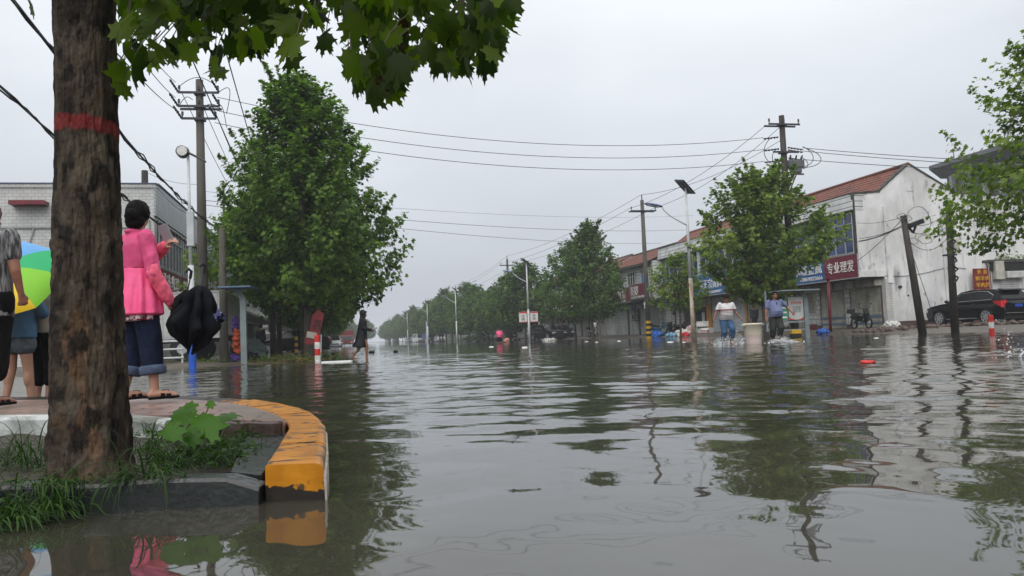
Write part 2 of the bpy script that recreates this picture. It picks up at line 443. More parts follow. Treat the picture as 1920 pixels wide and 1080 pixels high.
def low_chip(t):
    c = N(t, 'ShaderNodeTexCoord'); s = N(t, 'ShaderNodeSeparateXYZ'); t.links.new(c.outputs['Object'], s.inputs[0])
    n = N(t, 'ShaderNodeTexNoise'); n.inputs['Scale'].default_value = 14; n.inputs['Detail'].default_value = 6; t.links.new(c.outputs['Object'], n.inputs['Vector'])
    a = N(t, 'ShaderNodeMath', operation='MULTIPLY_ADD'); a.inputs[1].default_value = .11; t.links.new(n.outputs['Fac'], a.inputs[0]); 
    xs = N(t, 'ShaderNodeMath', operation='MULTIPLY_ADD'); t.links.new(s.outputs[0], xs.inputs[0]); xs.inputs[1].default_value = .12; t.links.new(s.outputs[2], xs.inputs[2])
    t.links.new(xs.outputs[0], a.inputs[2])
    m_ = N(t, 'ShaderNodeMapRange'); m_.inputs['From Min'].default_value = LOWC + .004; m_.inputs['From Max'].default_value = LOWC; t.links.new(a.outputs[0], m_.inputs['Value'])
    return m_.outputs[0]
LOWC = .085
overlay(MY, (.022, .018, .014), low_chip)
MDW = mat('dark_wet_stone', (.010, .012, .012), .25, .4, 6, bump=.3, bscale=30, spec=.5, col2=(.026, .030, .029), fac=(.35, .75))
kerb = thing('painted_kerb', 'curved yellow painted kerb with chipped end block at the pavement corner', 'kerb')
def lerp(a, b_, q): return a + (b_ - a) * q
def resample(P, n):
    L = [0]
    for i in range(1, len(P)): L.append(L[-1] + (P[i] - P[i - 1]).length)
    return P, L
# stones: cut the strip at the joints
segs = [(0, 1), (1, 2), (2, 4), (4, 6), (6, 7), (7, 8), (8, 9), (9, 10), (10, 11), (11, 12), (12, 13)]
for k, (a, b2) in enumerate(segs):
    m = MB(); g_ = .006
    idx = list(range(a, b2 + 1)); top = []; rings = []
    for q, i in enumerate(idx):
        o_, i_ = OUT[i].copy(), INN[i].copy()
        if q == 0 and k > 0: o_ += (OUT[i + 1] - OUT[i]).normalized() * g_; i_ += (INN[i + 1] - INN[i]).normalized() * g_
        dn = (o_ - i_).normalized(); dz = .004 * math.sin(k * 2.1)
        rings.append([V(i_.x, i_.y, -.3), V(i_.x, i_.y, KT - .006 + dz), V(i_.x, i_.y, KT + dz) + dn * .008, V(o_.x, o_.y, KT + dz) - dn * .030, V(o_.x, o_.y, KT - .005 + dz) - dn * .011, V(o_.x, o_.y, KT - .015 + dz) - dn * .002, V(o_.x, o_.y, KT - .035 + dz), V(o_.x, o_.y, -.3) + dn * .015])
    m.loft(rings); m.build('kerb_block', MY, kerb, bevel=0)
# white worn lip on the outer side
m = MB(); MWL = mat('worn_white_concrete', (.42, .38, .33), .7, .2, 12, bump=.3)
m.loft([[OUT[i] + V(0, 0, -.30), OUT[i] + V(0, 0, -.045), OUT[i] + V(.009, 0, -.05) , OUT[i] + V(.012, 0, -.32)] for i in range(0, 4)])
m.build('gutter_lip', MWL, kerb)

MPV = mat('wet_red_paving', (.20, .115, .095), .36, .25, 3.5, bump=.15, col2=(.34, .22, .19), fac=(.3, .7), spec=.6)
overlay(MPV, (.07, .052, .045), bricks('xy', .30, .15, .012))
overlay(MPV, (.15, .135, .115), blotch(2.2, .48, .62, seed=5, fac=.75))
pp = [G(x, y, PT) for x, y in ((-1200, 790), (-500, 782), (0, 779), (330, 778), (345, 784), (415, 786), (470, 788), (532, 790))]
pv = [p for p in pp] + [V(p.x, p.y, KT - .003) for p in (INN[3], INN[4], INN[5], INN[6], INN[7], INN[8], INN[9], INN[10], INN[11], INN[12], INN[13])]
m = MB(); low = [V(p.x, p.y, -.3) for p in pv]; n_ = len(pv)
m.add(pv + low, [tuple(range(n_))] + [(i, (i + 1) % n_, (i + 1) % n_ + n_, i + n_) for i in range(n_)])
tag(m.build('pavement', MPV), kind='structure')
# pale kerb behind the planting pit
MWC = mat('painted_pale_kerb', (.52, .55, .54), .5, .2, 3, bump=.2, spec=.5)
overlay(MWC, (.10, .11, .085), blotch(3.5, .5, .68, seed=2, fac=.9))
a_, b_ = G(-700, 786, .17), G(332, 776, .17); dirv = (b_ - a_).normalized(); nrm = V(dirv.y, -dirv.x, 0)
if nrm.dot(EYE - a_) < 0: nrm = -nrm
m = MB(); ring = lambda p, e=0: [V(p.x, p.y, -.2) - nrm * .0, V(p.x, p.y, .165) , V(p.x, p.y, .175) + nrm * .012, V(p.x, p.y, .17) + nrm * .09, V(p.x, p.y, .15) + nrm * .105, V(p.x, p.y, -.2) + nrm * .11]
m.loft([ring(a_), ring(lerp(a_, b_, .5)), ring(lerp(a_, b_, .93)), [v - V(0, 0, .03) * (v.z > 0) for v in ring(b_)]])
wk = m.build('pit_kerb', MWC); tag(wk, 'pale painted concrete kerb behind the planting pit of the big trunk', 'kerb')
# bricks exposed beside it
MBK = mat('dark_wet_brick', (.05, .030, .025), .4, .35, 9, bump=.5, col2=(.10, .07, .06), fac=(.3, .7))
for k, (x0, x1) in enumerate(((345, 418), (424, 468), (474, 528))):
    p, q = G(x0, 790, .145), G(x1, 792, .145); m = MB(); d_ = (q - p).normalized(); nn = V(d_.y, -d_.x, 0); nn = nn if nn.dot(EYE - p) > 0 else -nn
    m.loft([[p - V(0, 0, .3), p, p + nn * .06, p + nn * .06 - V(0, 0, .3)], [q - V(0, 0, .3), q, q + nn * .06, q + nn * .06 - V(0, 0, .3)]])
    o = m.build('loose_brick', MBK, bevel=.004); tag(o, ['long dark brick edging beside the pale kerb end', 'short dark brick in the middle of the broken paving edge', 'dark brick touching the yellow kerb'][k], 'brick', 'bricks exposed along the paving edge')
# dark kerb in front of the pit and the wet slab beside the yellow kerb
dk = thing('stone_edging', 'low black wet stone edging in front of the tree pit', 'edging')
p, q = G(-900, 955, .10), G(484, 893, .10); d_ = (q - p).normalized(); nn = V(d_.y, -d_.x, 0); nn = nn if nn.dot(EYE - p) > 0 else -nn
m = MB()
def dkr(p, h=.10): return [V(p.x, p.y, -.3) - nn * .12, V(p.x, p.y, h - .004) - nn * .12, V(p.x, p.y, h) - nn * .11, V(p.x, p.y, h) - nn * .01, V(p.x, p.y, h - .012), V(p.x, p.y, -.3) + nn * .01]
m.loft([dkr(p)] + [dkr(lerp(p, q, f), .10 + .004 * math.sin(f * 31)) for f in np.linspace(.05, .9, 22)] + [dkr(lerp(p, q, .955), .098), dkr(q, .06)])
m.build('edging_block', MDW, dk, smooth=False)
sl = [G(x, y, .085) for x, y in ((432, 884), (490, 890), (545, 806), (500, 800), (470, 800))]
m = MB(); k_ = len(sl); m.add(sl + [V(v.x, v.y, -.2) for v in sl], [tuple(range(k_))] + [(i, (i + 1) % k_, (i + 1) % k_ + k_, i + k_) for i in range(k_)])
m.build('wet_slab', MDW, dk, bevel=.003)
# soil of the pit
MSO = mat('wet_soil', (.022, .017, .012), .55, .3, 8, bump=.9, bscale=25, col2=(.06, .045, .03), fac=(.3, .75))
c0, c1, c2, c3 = G(-900, 925, .05), G(470, 888, .05), G(520, 800, .05), G(-900, 808, .05)
m = MB(); m.grid(lambda u, v: (lambda P: V(P.x, P.y, .055 + .022 * noise.noise(P * 5) + .014 * noise.noise(P * 13)))(lerp(lerp(c0, c1, u), lerp(c3, c2, u), v)), 90, 26)
tag(m.build('soil', MSO, smooth=True), kind='structure')
# mud lip in the shallow water in front
m = MB(); p0, p1 = G(-900, 985, .0), G(500, 945, .0)
m.grid(lambda u, v: (lambda P: V(P.x, P.y, .004 + .05 * (v) ** 1.5 * (1 if u < .97 else .3) - .045 * (1 - v) + .014 * noise.noise(P * 7) + .008 * noise.noise(P * 22)))(lerp(p0, p1, u) + V(nn.x, nn.y, 0) * (.10 - .34 * v) * 1), 110, 14)
tag(m.build('mud', MSO, smooth=True), kind='structure')
# ================================================================ BUILDINGS
MTILE = mat('white_facade_tile', (.58, .59, .585), .35, .10, 2.0, spec=.5)
overlay(MTILE, (.17, .17, .165), bricks('yz', .42, .26, .018, .5))
overlay(MTILE, (.25, .235, .20), blotch(1.2, .56, .75, (1, 1, .35), seed=4, fac=.5))
MTILX = mat('white_wall_tile', (.50, .51, .50), .35, .10, 2.0)
overlay(MTILX, (.27, .27, .265), bricks('xz', .25, .125, .008, .5))
overlay(MTILX, (.30, .22, .15), blotch(1.4, .60, .76, (2.2, 1, .22), seed=8, fac=.6))
MFAS = mat('fascia_tile', (.55, .56, .555), .35, .12, 1.2)
overlay(MFAS, (.10, .10, .10), bricks('yz', 30, .27, .02, 0))
overlay(MFAS, (.20, .18, .16), blotch(1.6, .56, .72, (1, 1, .5), seed=14, fac=.7))
MPLAS = mat('stained_white_plaster', (.70, .705, .70), .85, .06, 1.5, bump=.25, bscale=14)
overlay(MPLAS, (.34, .34, .33), blotch(.55, .44, .70, (1, 1, .6), seed=1, fac=.75))
overlay(MPLAS, (.22, .215, .20), blotch(2.2, .58, .72, (1.6, 1, .28), seed=6, fac=.6))
overlay(MPLAS, (.30, .32, .46), blotch(1.5, .66, .74, (1, 1, 1), seed=21, fac=.5))
overlay(MPLAS, (.13, .13, .12), blotch(3.0, .63, .72, (1, 1, .5), seed=33, fac=.7))
MROOF = mat('red_clay_tile', (.125, .042, .030), .7, .35, 3.0, bump=.4, bscale=20, col2=(.21, .075, .05), fac=(.3, .7))
overlay(MROOF, (.05, .04, .035), blotch(1.3, .52, .7, seed=5, fac=.6))
MEDGE = mat('mossy_dark_edge', (.06, .06, .05), .8, .4, 4, bump=.5)
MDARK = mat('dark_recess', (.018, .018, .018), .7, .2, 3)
MGLB = mat('blue_tinted_glass', (.018, .045, .15), .08, .3, .8, spec=.8)
MGLD = mat('dark_window_glass', (.03, .035, .04), .08, .3, .8, spec=.8)
MALU = mat('grey_aluminium_frame', (.35, .36, .37), .4, .1, 5)
MWF = mat('white_window_frame', (.62, .63, .63), .4, .08, 5)
MSH = mat('pale_shutter', (.54, .55, .54), .5, .1, 2.5, spec=.4)
overlay(MSH, (.20, .185, .16), blotch(1.7, .5, .72, (1, 1, .5), seed=3, fac=.7))
MSHB = mat('yellowed_shutter', (.46, .45, .39), .5, .15, 2.5, spec=.4)
overlay(MSHB, (.13, .12, .10), blotch(1.5, .46, .7, (1, 1, .4), seed=13, fac=.8))
MSHW = mat('new_light_shutter', (.50, .53, .56), .45, .08, 2.5, spec=.4)
MBLU = mat('faded_blue_band', (.10, .15, .22), .5, .2, 4)
MORG = mat('orange_pillar_paint', (.52, .24, .035), .5, .12, 4)
MRED = mat('dark_red_paint', (.16, .02, .03), .45, .2, 4)
MSKT = mat('brown_skirting', (.085, .055, .05), .6, .25, 5)
MCON = mat('grey_concrete', (.22, .21, .20), .8, .2, 3, bump=.3)
MSGR = mat('sign_crimson', (.20, .018, .045), .45, .12, 2.0, spec=.45)
MSGB = mat('sign_blue', (.035, .14, .36), .45, .12, 2.0, spec=.45)
MSGD = mat('sign_maroon', (.17, .020, .022), .45, .15, 2.0)
MLET = mat('white_lettering', (.78, .77, .75), .5, .05, 6)
MLEY = mat('yellow_lettering', (.62, .36, .03), .5, .05, 6)

def shutter(parent, X, y0, y1, z0, z1, m, name='roller_shutter', d=-1):
    """slatted roller shutter in the plane x = X, facing -x"""
    b = MB(); n = max(4, int((z1 - z0) / .11)); zs = [z0 + (z1 - z0) * i / n for i in range(n + 1)]; vs = []
    for i in range(n):
        a, c = zs[i], zs[i + 1]
        vs += [(X, a), (X + d * .025, a + (c - a) * .25), (X + d * .025, a + (c - a) * .8), (X, c - .004)]
    V_ = []; F_ = []
    for i, (x, z) in enumerate(vs): V_ += [(x, y0, z), (x, y1, z)]
    for i in range(len(vs) - 1): F_.append((2 * i, 2 * i + 1, 2 * i + 3, 2 * i + 2))
    b.add(V_, F_); return b.build(name, m, parent, fixn=True)
def tileroof(parent, x0, z0, x1, z1, y0, y1, name='roof', m=None, pitch=.27, rows=None):
    """corrugated clay tiles from the eave (x0,z0) to the ridge (x1,z1)"""
    ny = int(abs(y1 - y0) / pitch * 6); L = math.hypot(x1 - x0, z1 - z0); nr = rows or int(L / .33)
    ys = np.linspace(y0, y1, ny + 1); b = MB(); vs = []; fs = []
    k = 0
    for r in range(nr):
        for e in (0, 1):
            u = (r + e) / nr
            for i, y in enumerate(ys):
                lift = .035 * abs(math.sin(math.pi * (y - y0) / pitch)) + (.035 if e == 0 else 0)
                vs.append((x0 + (x1 - x0) * u, y, z0 + (z1 - z0) * u + lift + .02 * math.sin(y * .7)))
        for i in range(ny): a = k + i; fs.append((a, a + 1, a + 1 + ny + 1, a + ny + 1))
        if r > 0:
            for i in range(ny): a = k - (ny + 1) + i; fs.append((a, a + 1, k + i + 1, k + i))
        k += 2 * (ny + 1)
    b.add(vs, fs); return b.build(name, m or MROOF, parent, fixn=False)
def window(parent, X, y0, y1, z0, z1, cols, trans=.28, glass=None, frame=None, d=-1, rows=1):
    """framed window in the plane x=X facing -x (d=-1)"""
    b = MB(); t = .05; f = frame or MALU
    g = MB(); g.box(X + d * .002, X + d * .03, y0, y1, z0, z1)
    b.box(X + d * .03, X + d * .08, y0, y1, z0, z0 + t); b.box(X + d * .03, X + d * .08, y0, y1, z1 - t, z1)
    zt = z1 - (z1 - z0) * trans
    b.box(X + d * .031, X + d * .082, y0 + t, y1 - t, zt - t / 2, zt + t / 2)
    if rows == 2: zt2 = z0 + (z1 - z0) * .33; b.box(X + d * .031, X + d * .082, y0 + t, y1 - t, zt2 - t / 2, zt2 + t / 2)
    for i in range(cols + 1):
        y = y0 + (y1 - y0) * i / cols; y = min(max(y, y0 + t / 2), y1 - t / 2)
        b.box(X + d * .029, X + d * .084, y - t / 2, y + t / 2, z0 + t, z1 - t)
    o = b.build('window', f, parent); g.build('pane', glass or MGLB, o); return o
def signboard(name, label, X, y0, y1, z0, z1, m, texts, cat='sign', d=-1, rib=.085, group='shop signs along the right-hand facades'):
    """ribbed sheet sign; texts = [(string, y centre fraction from the reader's left, z fraction, width m, height m, material)]"""
    t_ = thing(name, label, cat, (X, (y0 + y1) / 2, z0), 0, group)
    b = MB(); n = max(3, int((z1 - z0) / rib)); V_ = []; F_ = []; hw = abs(y1 - y0) / 2; H_ = z1 - z0; k = 0
    for i in range(n):
        a, c = H_ * i / n, H_ * (i + 1) / n
        for z, x in ((a, 0), (a + (c - a) * .15, d * .022), (a + (c - a) * .85, d * .022)):
            V_ += [(x, -hw, z), (x, hw, z)]
    V_ += [(0, -hw, H_), (0, hw, H_)]
    for i in range(len(V_) // 2 - 1): F_.append((2 * i, 2 * i + 1, 2 * i + 3, 2 * i + 2))
    b.add(V_, F_); pn = b.build('panel', m, t_)
    e = MB()
    e.box(-d * .002, -d * .09, -hw, hw, .0, H_); e.build('backing', MALU, t_)
    e = MB(); e.box(d * .028, -d * .092, -hw - .02, hw + .02, -.05, -.003); e.box(d * .028, -d * .092, -hw - .02, hw + .02, H_ + .003, H_ + .035); e.build('frame', MALU, t_)
    for (s, fy, fz, wd, ht, mt) in texts:
        # reader's left = larger y for a sign facing -x
        yc = hw - fy * 2 * hw if d < 0 else -hw + fy * 2 * hw
        M_ = frameM((d * .034, yc, fz * H_), (0, d, 0), (0, 0, 1))
        textmesh(s, mt, t_, M_, fit=(wd, ht), bold=.006)
    return t_

# ---------------- long two-storey shop building with the bare gable end
GY = 33.86; XF, XL, XR, XB = 25.0, 26.45, 28.27, 30.87
ab = thing('shop_building', 'white two-storey shop row with blue windows and a bare stained gable end', 'building', (0, 0, 0))
YE = 57.9; SOF = 2.72; TOP = 6.86
b = MB()  # body behind the facade (cut at the gable wall)
b.box(XL, XB, GY + .25, YE, -.1, SOF); b.box(XF + .12, XB, GY + .25, YE, SOF + .001, TOP - .02); b.build('wall', MTILE, ab)
b = MB()
gp = [(XF, SOF), (XL, SOF), (XL, -.1), (39.5, -.1), (39.5, 6.45), (33.4, 6.75), (XB + .6, 6.87), (XB, 6.90), (XR + .12, 8.30), (XR - .12, 8.32), (26.6, 7.06), (26.55, 6.93), (XF, 6.84)]
b.prism(gp, GY, GY + .25); b.build('gable_wall', MPLAS, ab)
b = MB()  # worn coping along the gable
for (x0, z0), (x1, z1) in (((26.5, 7.02), (XR - .05, 8.34)), ((XR + .05, 8.34), (XB, 6.93)), ((XF - .03, 6.86), (26.5, 6.97)), ((XB + .02, 6.9), (XB + 2.5, 6.78))):
    n = 14
    b.loft([[V(x0 + (x1 - x0) * i / n, GY - .04, z0 + (z1 - z0) * i / n - .05 + .03 * noise.noise(V(i * 1.3, x0, 0))), V(x0 + (x1 - x0) * i / n, GY - .04, z0 + (z1 - z0) * i / n + .05), V(x0 + (x1 - x0) * i / n, GY + .3, z0 + (z1 - z0) * i / n + .055), V(x0 + (x1 - x0) * i / n, GY + .3, z0 + (z1 - z0) * i / n - .04)] for i in range(n + 1)])
b.each('coping', MEDGE, ab)
b = MB(); b.box(XF - .07, XF + .02, GY - .05, GY + .1, 3.9, 6.8); b.build('corner_strip', MEDGE, ab)
# shallow buttress, patch and pipe hole on the gable
b = MB(); b.box(26.6, 26.9, GY - .07, GY - .001, 2.4, 6.2); b.box(29.9, 30.02, GY - .06, GY - .001, .2, 5.9); b.each('pilaster', MPLAS, ab)
b = MB(); b.box(28.05, 28.45, GY - .02, GY - .001, 6.98, 7.5); b.build('bricked_vent', MPLAS, ab)
b = MB(); b.box(XF + .0, XL, GY - .05, GY - .002, 2.73, 3.05); b.build('ledge', MPLAS, ab)
# the cable that sags across the gable
b = MB(); pts = []
for i in range(25):
    x = 26.3 + (31.2 - 26.3) * i / 24; z = 2.72 + .12 * math.sin(x * 1.3) + .16 * abs(math.sin((x - 26.3) * .64)) + .25 * max(0, (x - 29) / 2.2)
    pts.append((x, GY - .03, z))
b.tube(pts, .012, 5); b.build('cable', MDARK, ab)
MSOOT = mat('soot_stained_plaster', (.5, .5, .49), .9, .1, 3)
b = MB(); hole = atY(1687, 538, GY - .01); b.cyl((hole.x, GY - .10, hole.z), (hole.x, GY - .0015, hole.z), .07, .075, 12); b.cyl((hole.x + .45, GY - .03, 1.75 + .0), (hole.x + .45, GY - .0015, 1.75), .045, .045, 8)
b.each('flue_pipe', MDARK, ab)
# soot above the flue: a stain with its own shape, on the plaster
t_ = MPLAS
def soot(t):
    c = N(t, 'ShaderNodeTexCoord'); mp = N(t, 'ShaderNodeMapping', vector_type='POINT')
    mp.inputs['Location'].default_value = (-hole.x * 2.6 + .25, -GY, -(hole.z + .42) * 1.05); mp.inputs['Scale'].default_value = (2.6, 1, 1.05)
    t.links.new(c.outputs['Object'], mp.inputs[0]); l = N(t, 'ShaderNodeVectorMath', operation='LENGTH'); t.links.new(mp.outputs[0], l.inputs[0])
    r = N(t, 'ShaderNodeMapRange'); r.inputs['From Min'].default_value = .95; r.inputs['From Max'].default_value = .05; r.inputs['To Max'].default_value = .62; r.interpolation_type = 'SMOOTHSTEP'
    t.links.new(l.outputs['Value'], r.inputs['Value']); return r.outputs[0]
overlay(MPLAS, (.10, .10, .10), soot)
b = MB(); b.box(XL + .02, XB + 1.6, GY - .06, GY - .003, .1, .50); b.build('skirting', MSKT, ab)
# tiled corner pilaster of the ground floor
b = MB(); b.box(XL - .01, XL + .36, GY - .035, GY - .001, .5, 2.62); b.build('tiled_corner', MTILX, ab)
# roof
tileroof(ab, 26.35, 6.96, XR, 8.28, GY + .12, YE + 1.5)
tileroof(ab, XB + .2, 6.85, XR, 8.28, GY + .12, YE + 1.5, 'rear_roof')
b = MB(); b.tube([(XR, GY, 8.36), (XR, YE + 1.5, 8.34)], .09, 8); b.build('ridge', MROOF, ab)
# fascia: slightly leaning rows of tile in two stretches
ym = 47.2
for (y0, y1) in ((GY - .02, ym), (ym + .03, YE)):
    b = MB(); b.loft([[V(XF - .14, y, 6.07), V(XF - .02, y, 6.88), V(XF + .5, y, 6.88), V(XF + .5, y, 6.04)] for y in (y0, y1)]); b.build('fascia', MFAS, ab)
b = MB(); b.box(XF - .17, XF - .02, GY, YE, 6.0, 6.055); b.box(XF - .05, XF + 1.5, GY + .3, YE, 6.885, 6.93); b.each('eave_trim', MEDGE, ab)
# upper windows between white piers
ny = 7; y = GY + .12
ws = [(GY + .14, 36.35, 3), (36.55, 39.9, 4), (40.2, 43.6, 4), (43.9, 47.1, 4), (47.5, 50.9, 4), (51.3, 54.4, 4), (54.75, 57.6, 4)]
for y0, y1, c in ws: window(ab, XF + .12, y0, y1, 3.95, 6.0, c, rows=2)
b = MB()
for k in range(len(ws) - 1): b.box(XF + .0, XF + .118, ws[k][1] + .005, ws[k + 1][0] - .005, 3.9, 6.0)
b.box(XF, XF + .118, 57.605, YE, 3.9, 6.0); b.each('pier', MTILE, ab)
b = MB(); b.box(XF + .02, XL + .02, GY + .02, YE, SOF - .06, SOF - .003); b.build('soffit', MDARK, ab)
for k in range(14):
    b = MB(); yy = GY + 1.0 + k * 1.75
    b.box(XL - .42, XL - .02, yy - .9 + .1, yy + .7, 2.30, 2.66); b.build('shutter_box', [MSHB, MSH][k % 2], ab, bevel=.03)
# ground floor, read off the photograph column by column
XG = XL
def gy(px): return colX(px, XG, 1.5)
rows = [(1655, 1597, 's', MSHB, 1), (1596, 1588, 'p', MTILE), (1587, 1541, 's', MSHB, 1), (1540, 1533, 'p', MTILE), (1532, 1516, 'h', MSHB), (1515, 1508, 'p', MTILE), (1507, 1480, 's', MSHB, 0), (1479, 1468, 'p', MTILE),
        (1466, 1404, 's', MSHB, 1), (1403, 1399, 'p', MORG), (1398, 1337, 's', MSHW, 0), (1336, 1327, 'p', MORG), (1326, 1305, 'd', MDARK), (1304, 1284, 'w', MSKT), (1283, 1270, 'p', MTILE), (1269, 1262, 'd', MDARK), (1260, 1251, 'p', MTILE), (1250, 1228, 's', MSH, 0)]
for r_ in rows:
    ya, yb = gy(r_[0]), gy(r_[1]); k = r_[2]
    if r_[0] == 1655: ya = GY + .3
    if k == 's':
        shutter(ab, XG - .03, ya, yb, .22, 2.45, r_[3])
        if r_[4]:
            b = MB(); b.box(XG - .062, XG - .057, ya, yb, .72, .86); b.box(XG - .062, XG - .057, ya, yb, .40, .52); b.each('painted_band', MBLU, ab)
        b = MB(); b.box(XG - .05, XG - .001, ya - .05, ya, .2, 2.5); b.box(XG - .05, XG - .001, yb, yb + .05, .2, 2.5); b.each('guide_rail', MSKT, ab)
    elif k == 'h':
        shutter(ab, XG - .03, ya, yb, 1.15, 2.45, r_[3]); b = MB(); b.box(XG - .04, XG - .002, ya, yb, .5, 1.12); b.build('sill_wall', MTILE, ab); b = MB(); b.box(XG - .05, XG - .002, ya, yb, .1, .49); b.build('skirting', MRED, ab)
    elif k == 'p':
        b = MB(); b.box(XG - .10, XG - .001, ya, yb, .45, 2.62); b.build('pillar', r_[3], ab)
        b = MB(); b.box(XG - .105, XG - .001, ya, yb, .1, .447); b.build('pillar_base', MSKT if r_[3] is MTILE else MORG, ab)
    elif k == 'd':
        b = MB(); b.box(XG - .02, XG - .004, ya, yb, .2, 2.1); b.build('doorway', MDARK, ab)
        b = MB(); b.box(XG - .05, XG - .002, ya, yb, 2.1, 2.5); b.build('lintel_shutter', MSH, ab)
        b = MB(); b.box(XG - .03, XG - .0205, ya + .35, ya + .8, 1.0, 1.7); b.build('poster', MSH, ab)
    else:
        b = MB(); b.box(XG - .04, XG - .002, ya, yb, .1, 2.5); b.build('wooden_door', r_[3], ab)
# raised step along the shops
b = MB(); b.box(24.6, XG + .1, GY + .2, YE, -.3, .20); b.box(24.2, 24.595, GY + .2, YE, -.3, .11); st = b.build('shop_step', mat('wet_dark_concrete', (.05, .047, .043), .45, .3, 3, bump=.5, bscale=12, col2=(.10, .09, .08), fac=(.3, .7)), None, bevel=.02); tag(st, kind='structure')

signboard('shop_sign', 'crimson ribbed sign reading four white characters at the bare gable corner', XF - .02, GY - .02, 36.5, 2.74, 3.88, MSGR, [('专业理发', .5, .52, 2.15, .58, MLET)])
signboard('shop_sign', 'blue ribbed sign with a phone number beside the crimson gable corner sign', XF - .02, 36.54, 41.0, 2.74, 3.88, MSGB, [('五金水暖金属', .52, .60, 3.9, .52, MLET), ('13869022666', .74, .18, 2.0, .20, MLET)])
signboard('shop_sign', 'red sign half hidden behind the crown of the tall plane tree', XF - .02, 41.04, 47.0, 2.78, 4.0, MSGR, [('的士快餐人家', .5, .60, 5.5, .62, MLET), ('电话13562098', .3, .16, 2.4, .2, MLET)])
signboard('shop_sign', 'bright blue sign with seven white characters over the orange pillared shop', XF - .02, 47.05, 52.7, 2.80, 4.25, MSGB, [('李忠号正宗黄焖鸡', .52, .52, 5.2, .66, MLET), ('第二分店  电话13562098877', .55, .13, 3.6, .22, MLET)])
signboard('shop_sign', 'faded red sign behind the small street tree and white lamp post', XF - .02, 52.75, 57.85, 2.95, 4.05, MSGD, [('百货超市', .5, .5, 3.5, .6, MLET)])

# ---------------- annex to the right with the menu sign
an = thing('annex', 'low white annex with a shutter and box under a flat mossy roof beside the gable', 'building')
b = MB(); b.prism([(XB + 1.3, -.1), (39, -.1), (39, 3.25), (XB + 1.3, 3.25)], GY - .18, GY - .002); b.build('wall', MPLAS, an)
b = MB(); b.box(XB + 1.32, 39, GY - .45, GY - .002, 3.255, 3.40); b.build('roof', MEDGE, an)
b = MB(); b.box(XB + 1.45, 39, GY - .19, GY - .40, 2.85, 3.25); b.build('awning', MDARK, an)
def shutterY(parent, Y, x0, x1, z0, z1, m):
    b = MB(); n = max(4, int((z1 - z0) / .11)); vs = []
    for i in range(n):
        a, c = z0 + (z1 - z0) * i / n, z0 + (z1 - z0) * (i + 1) / n
        vs += [(Y, a), (Y - .025, a + (c - a) * .25), (Y - .025, a + (c - a) * .8), (Y, c - .004)]
    V_ = []; F_ = []
    for (y, z) in vs: V_ += [(x0, y, z), (x1, y, z)]
    for i in range(len(vs) - 1): F_.append((2 * i, 2 * i + 1, 2 * i + 3, 2 * i + 2))
    b.add(V_, F_); return b.build('roller_shutter', m, parent)
shutterY(an, GY - .20, 33.05, 34.15, .3, 2.45, MSH)
b = MB(); b.cbox((33.75, GY - .42, 2.62), (1.3, .35, .34)); b.build('shutter_box', MSH, an, bevel=.04)
b = MB(); b.cbox((32.75, GY - .36, 2.86), (.52, .36, .92)); b.build('meter_box', MSHB, an, bevel=.015)
b = MB(); b.tube([(32.40, GY - .3, .4), (32.40, GY - .3, 3.0), (32.2, GY - .35, 3.2)], .045, 8); b.tube([(32.27, GY - .3, .4), (32.27, GY - .3, 3.1)], .03, 8); b.each('drain_pipe', MALU, an)
ms = thing('menu_sign', 'upright maroon menu board with rows of yellow characters above the parked car', 'sign', (31.84, GY - .30, 1.62))
b = MB(); b.box(-.5, .5, -.02, .04, 0, 1.36); b.build('board', MSGD, ms, bevel=.01)
for i, (s, wd) in enumerate((('外 卖', .58), ('鲜羊肉', .84), ('羊肉片', .84), ('羊　汤', .84))):
    textmesh(s, MLEY, ms, frameM((0, -.03, 1.18 - i * .325), (1, 0, 0), (0, 0, 1)), fit=(wd, .24), bold=.006)
hz = thing('heater_tank', 'small red and white solar tank end on the roof behind the gable', 'tank', (30.3, GY + 1.4, 7.05))
b = MB(); b.cyl((-.35, 0, .12), (.30, 0, .2), .2, .2, 14); b.build('tank_body', MLET, hz, bevel=.02); b = MB(); b.cyl((.30, 0, .2), (.42, 0, .215), .205, .16, 14); b.build('end_cap', mat('bright_red_cap', (.5, .02, .02), .5), hz)
b = MB(); b.box(-.3, -.24, -.1, .1, -.25, .05); b.box(.18, .24, -.1, .1, -.25, .08); b.each('stand', MALU, hz)

# ---------------- the tall grey building behind
gb = thing('grey_block', 'tall dark grey office block with pale vertical fins rising behind the white gable', 'building')
MGB = mat('dark_grey_cladding', (.085, .09, .095), .6, .12, 1.0)
MGC = mat('grey_cornice', (.13, .135, .14), .6, .1, 1.0)
XGb = 60; YG2 = colX(1742, XGb - 1.3, 15.5)

b = MB(); b.box(XGb, XGb + 18, -10, YG2 - .8, 0, 15.0); b.build('wall', MGB, gb)
b = MB(); b.loft([[V(XGb - 1.3, y, 15.5), V(XGb - 1.3, y, 15.9), V(XGb + 18.5, y, 15.9), V(XGb + 18.5, y, 15.0), V(XGb - .01, y, 14.6)] for y in (-10.5, YG2)]); b.build('cornice', MGC, gb)
b = MB()
for k in range(38):
    y = YG2 - 1.8 - k * 1.95; b.box(XGb - .5, XGb - .01, y - .16, y + .16, 11.6, 14.55)
b.each('fin', mat('pale_fin', (.30, .31, .32), .6), gb)
b = MB(); b.box(XGb - .7, XGb - .02, -10, YG2 - .7, 10.9, 11.58); b.build('ledge', MGC, gb)
for k in range(37):
    y = YG2 - 1.8 - k * 1.95; b = MB(); b.box(XGb - .05, XGb - .012, y - 1.7, y - .25, 11.7, 14.4); b.build('window', MGLD, gb)
b = MB()
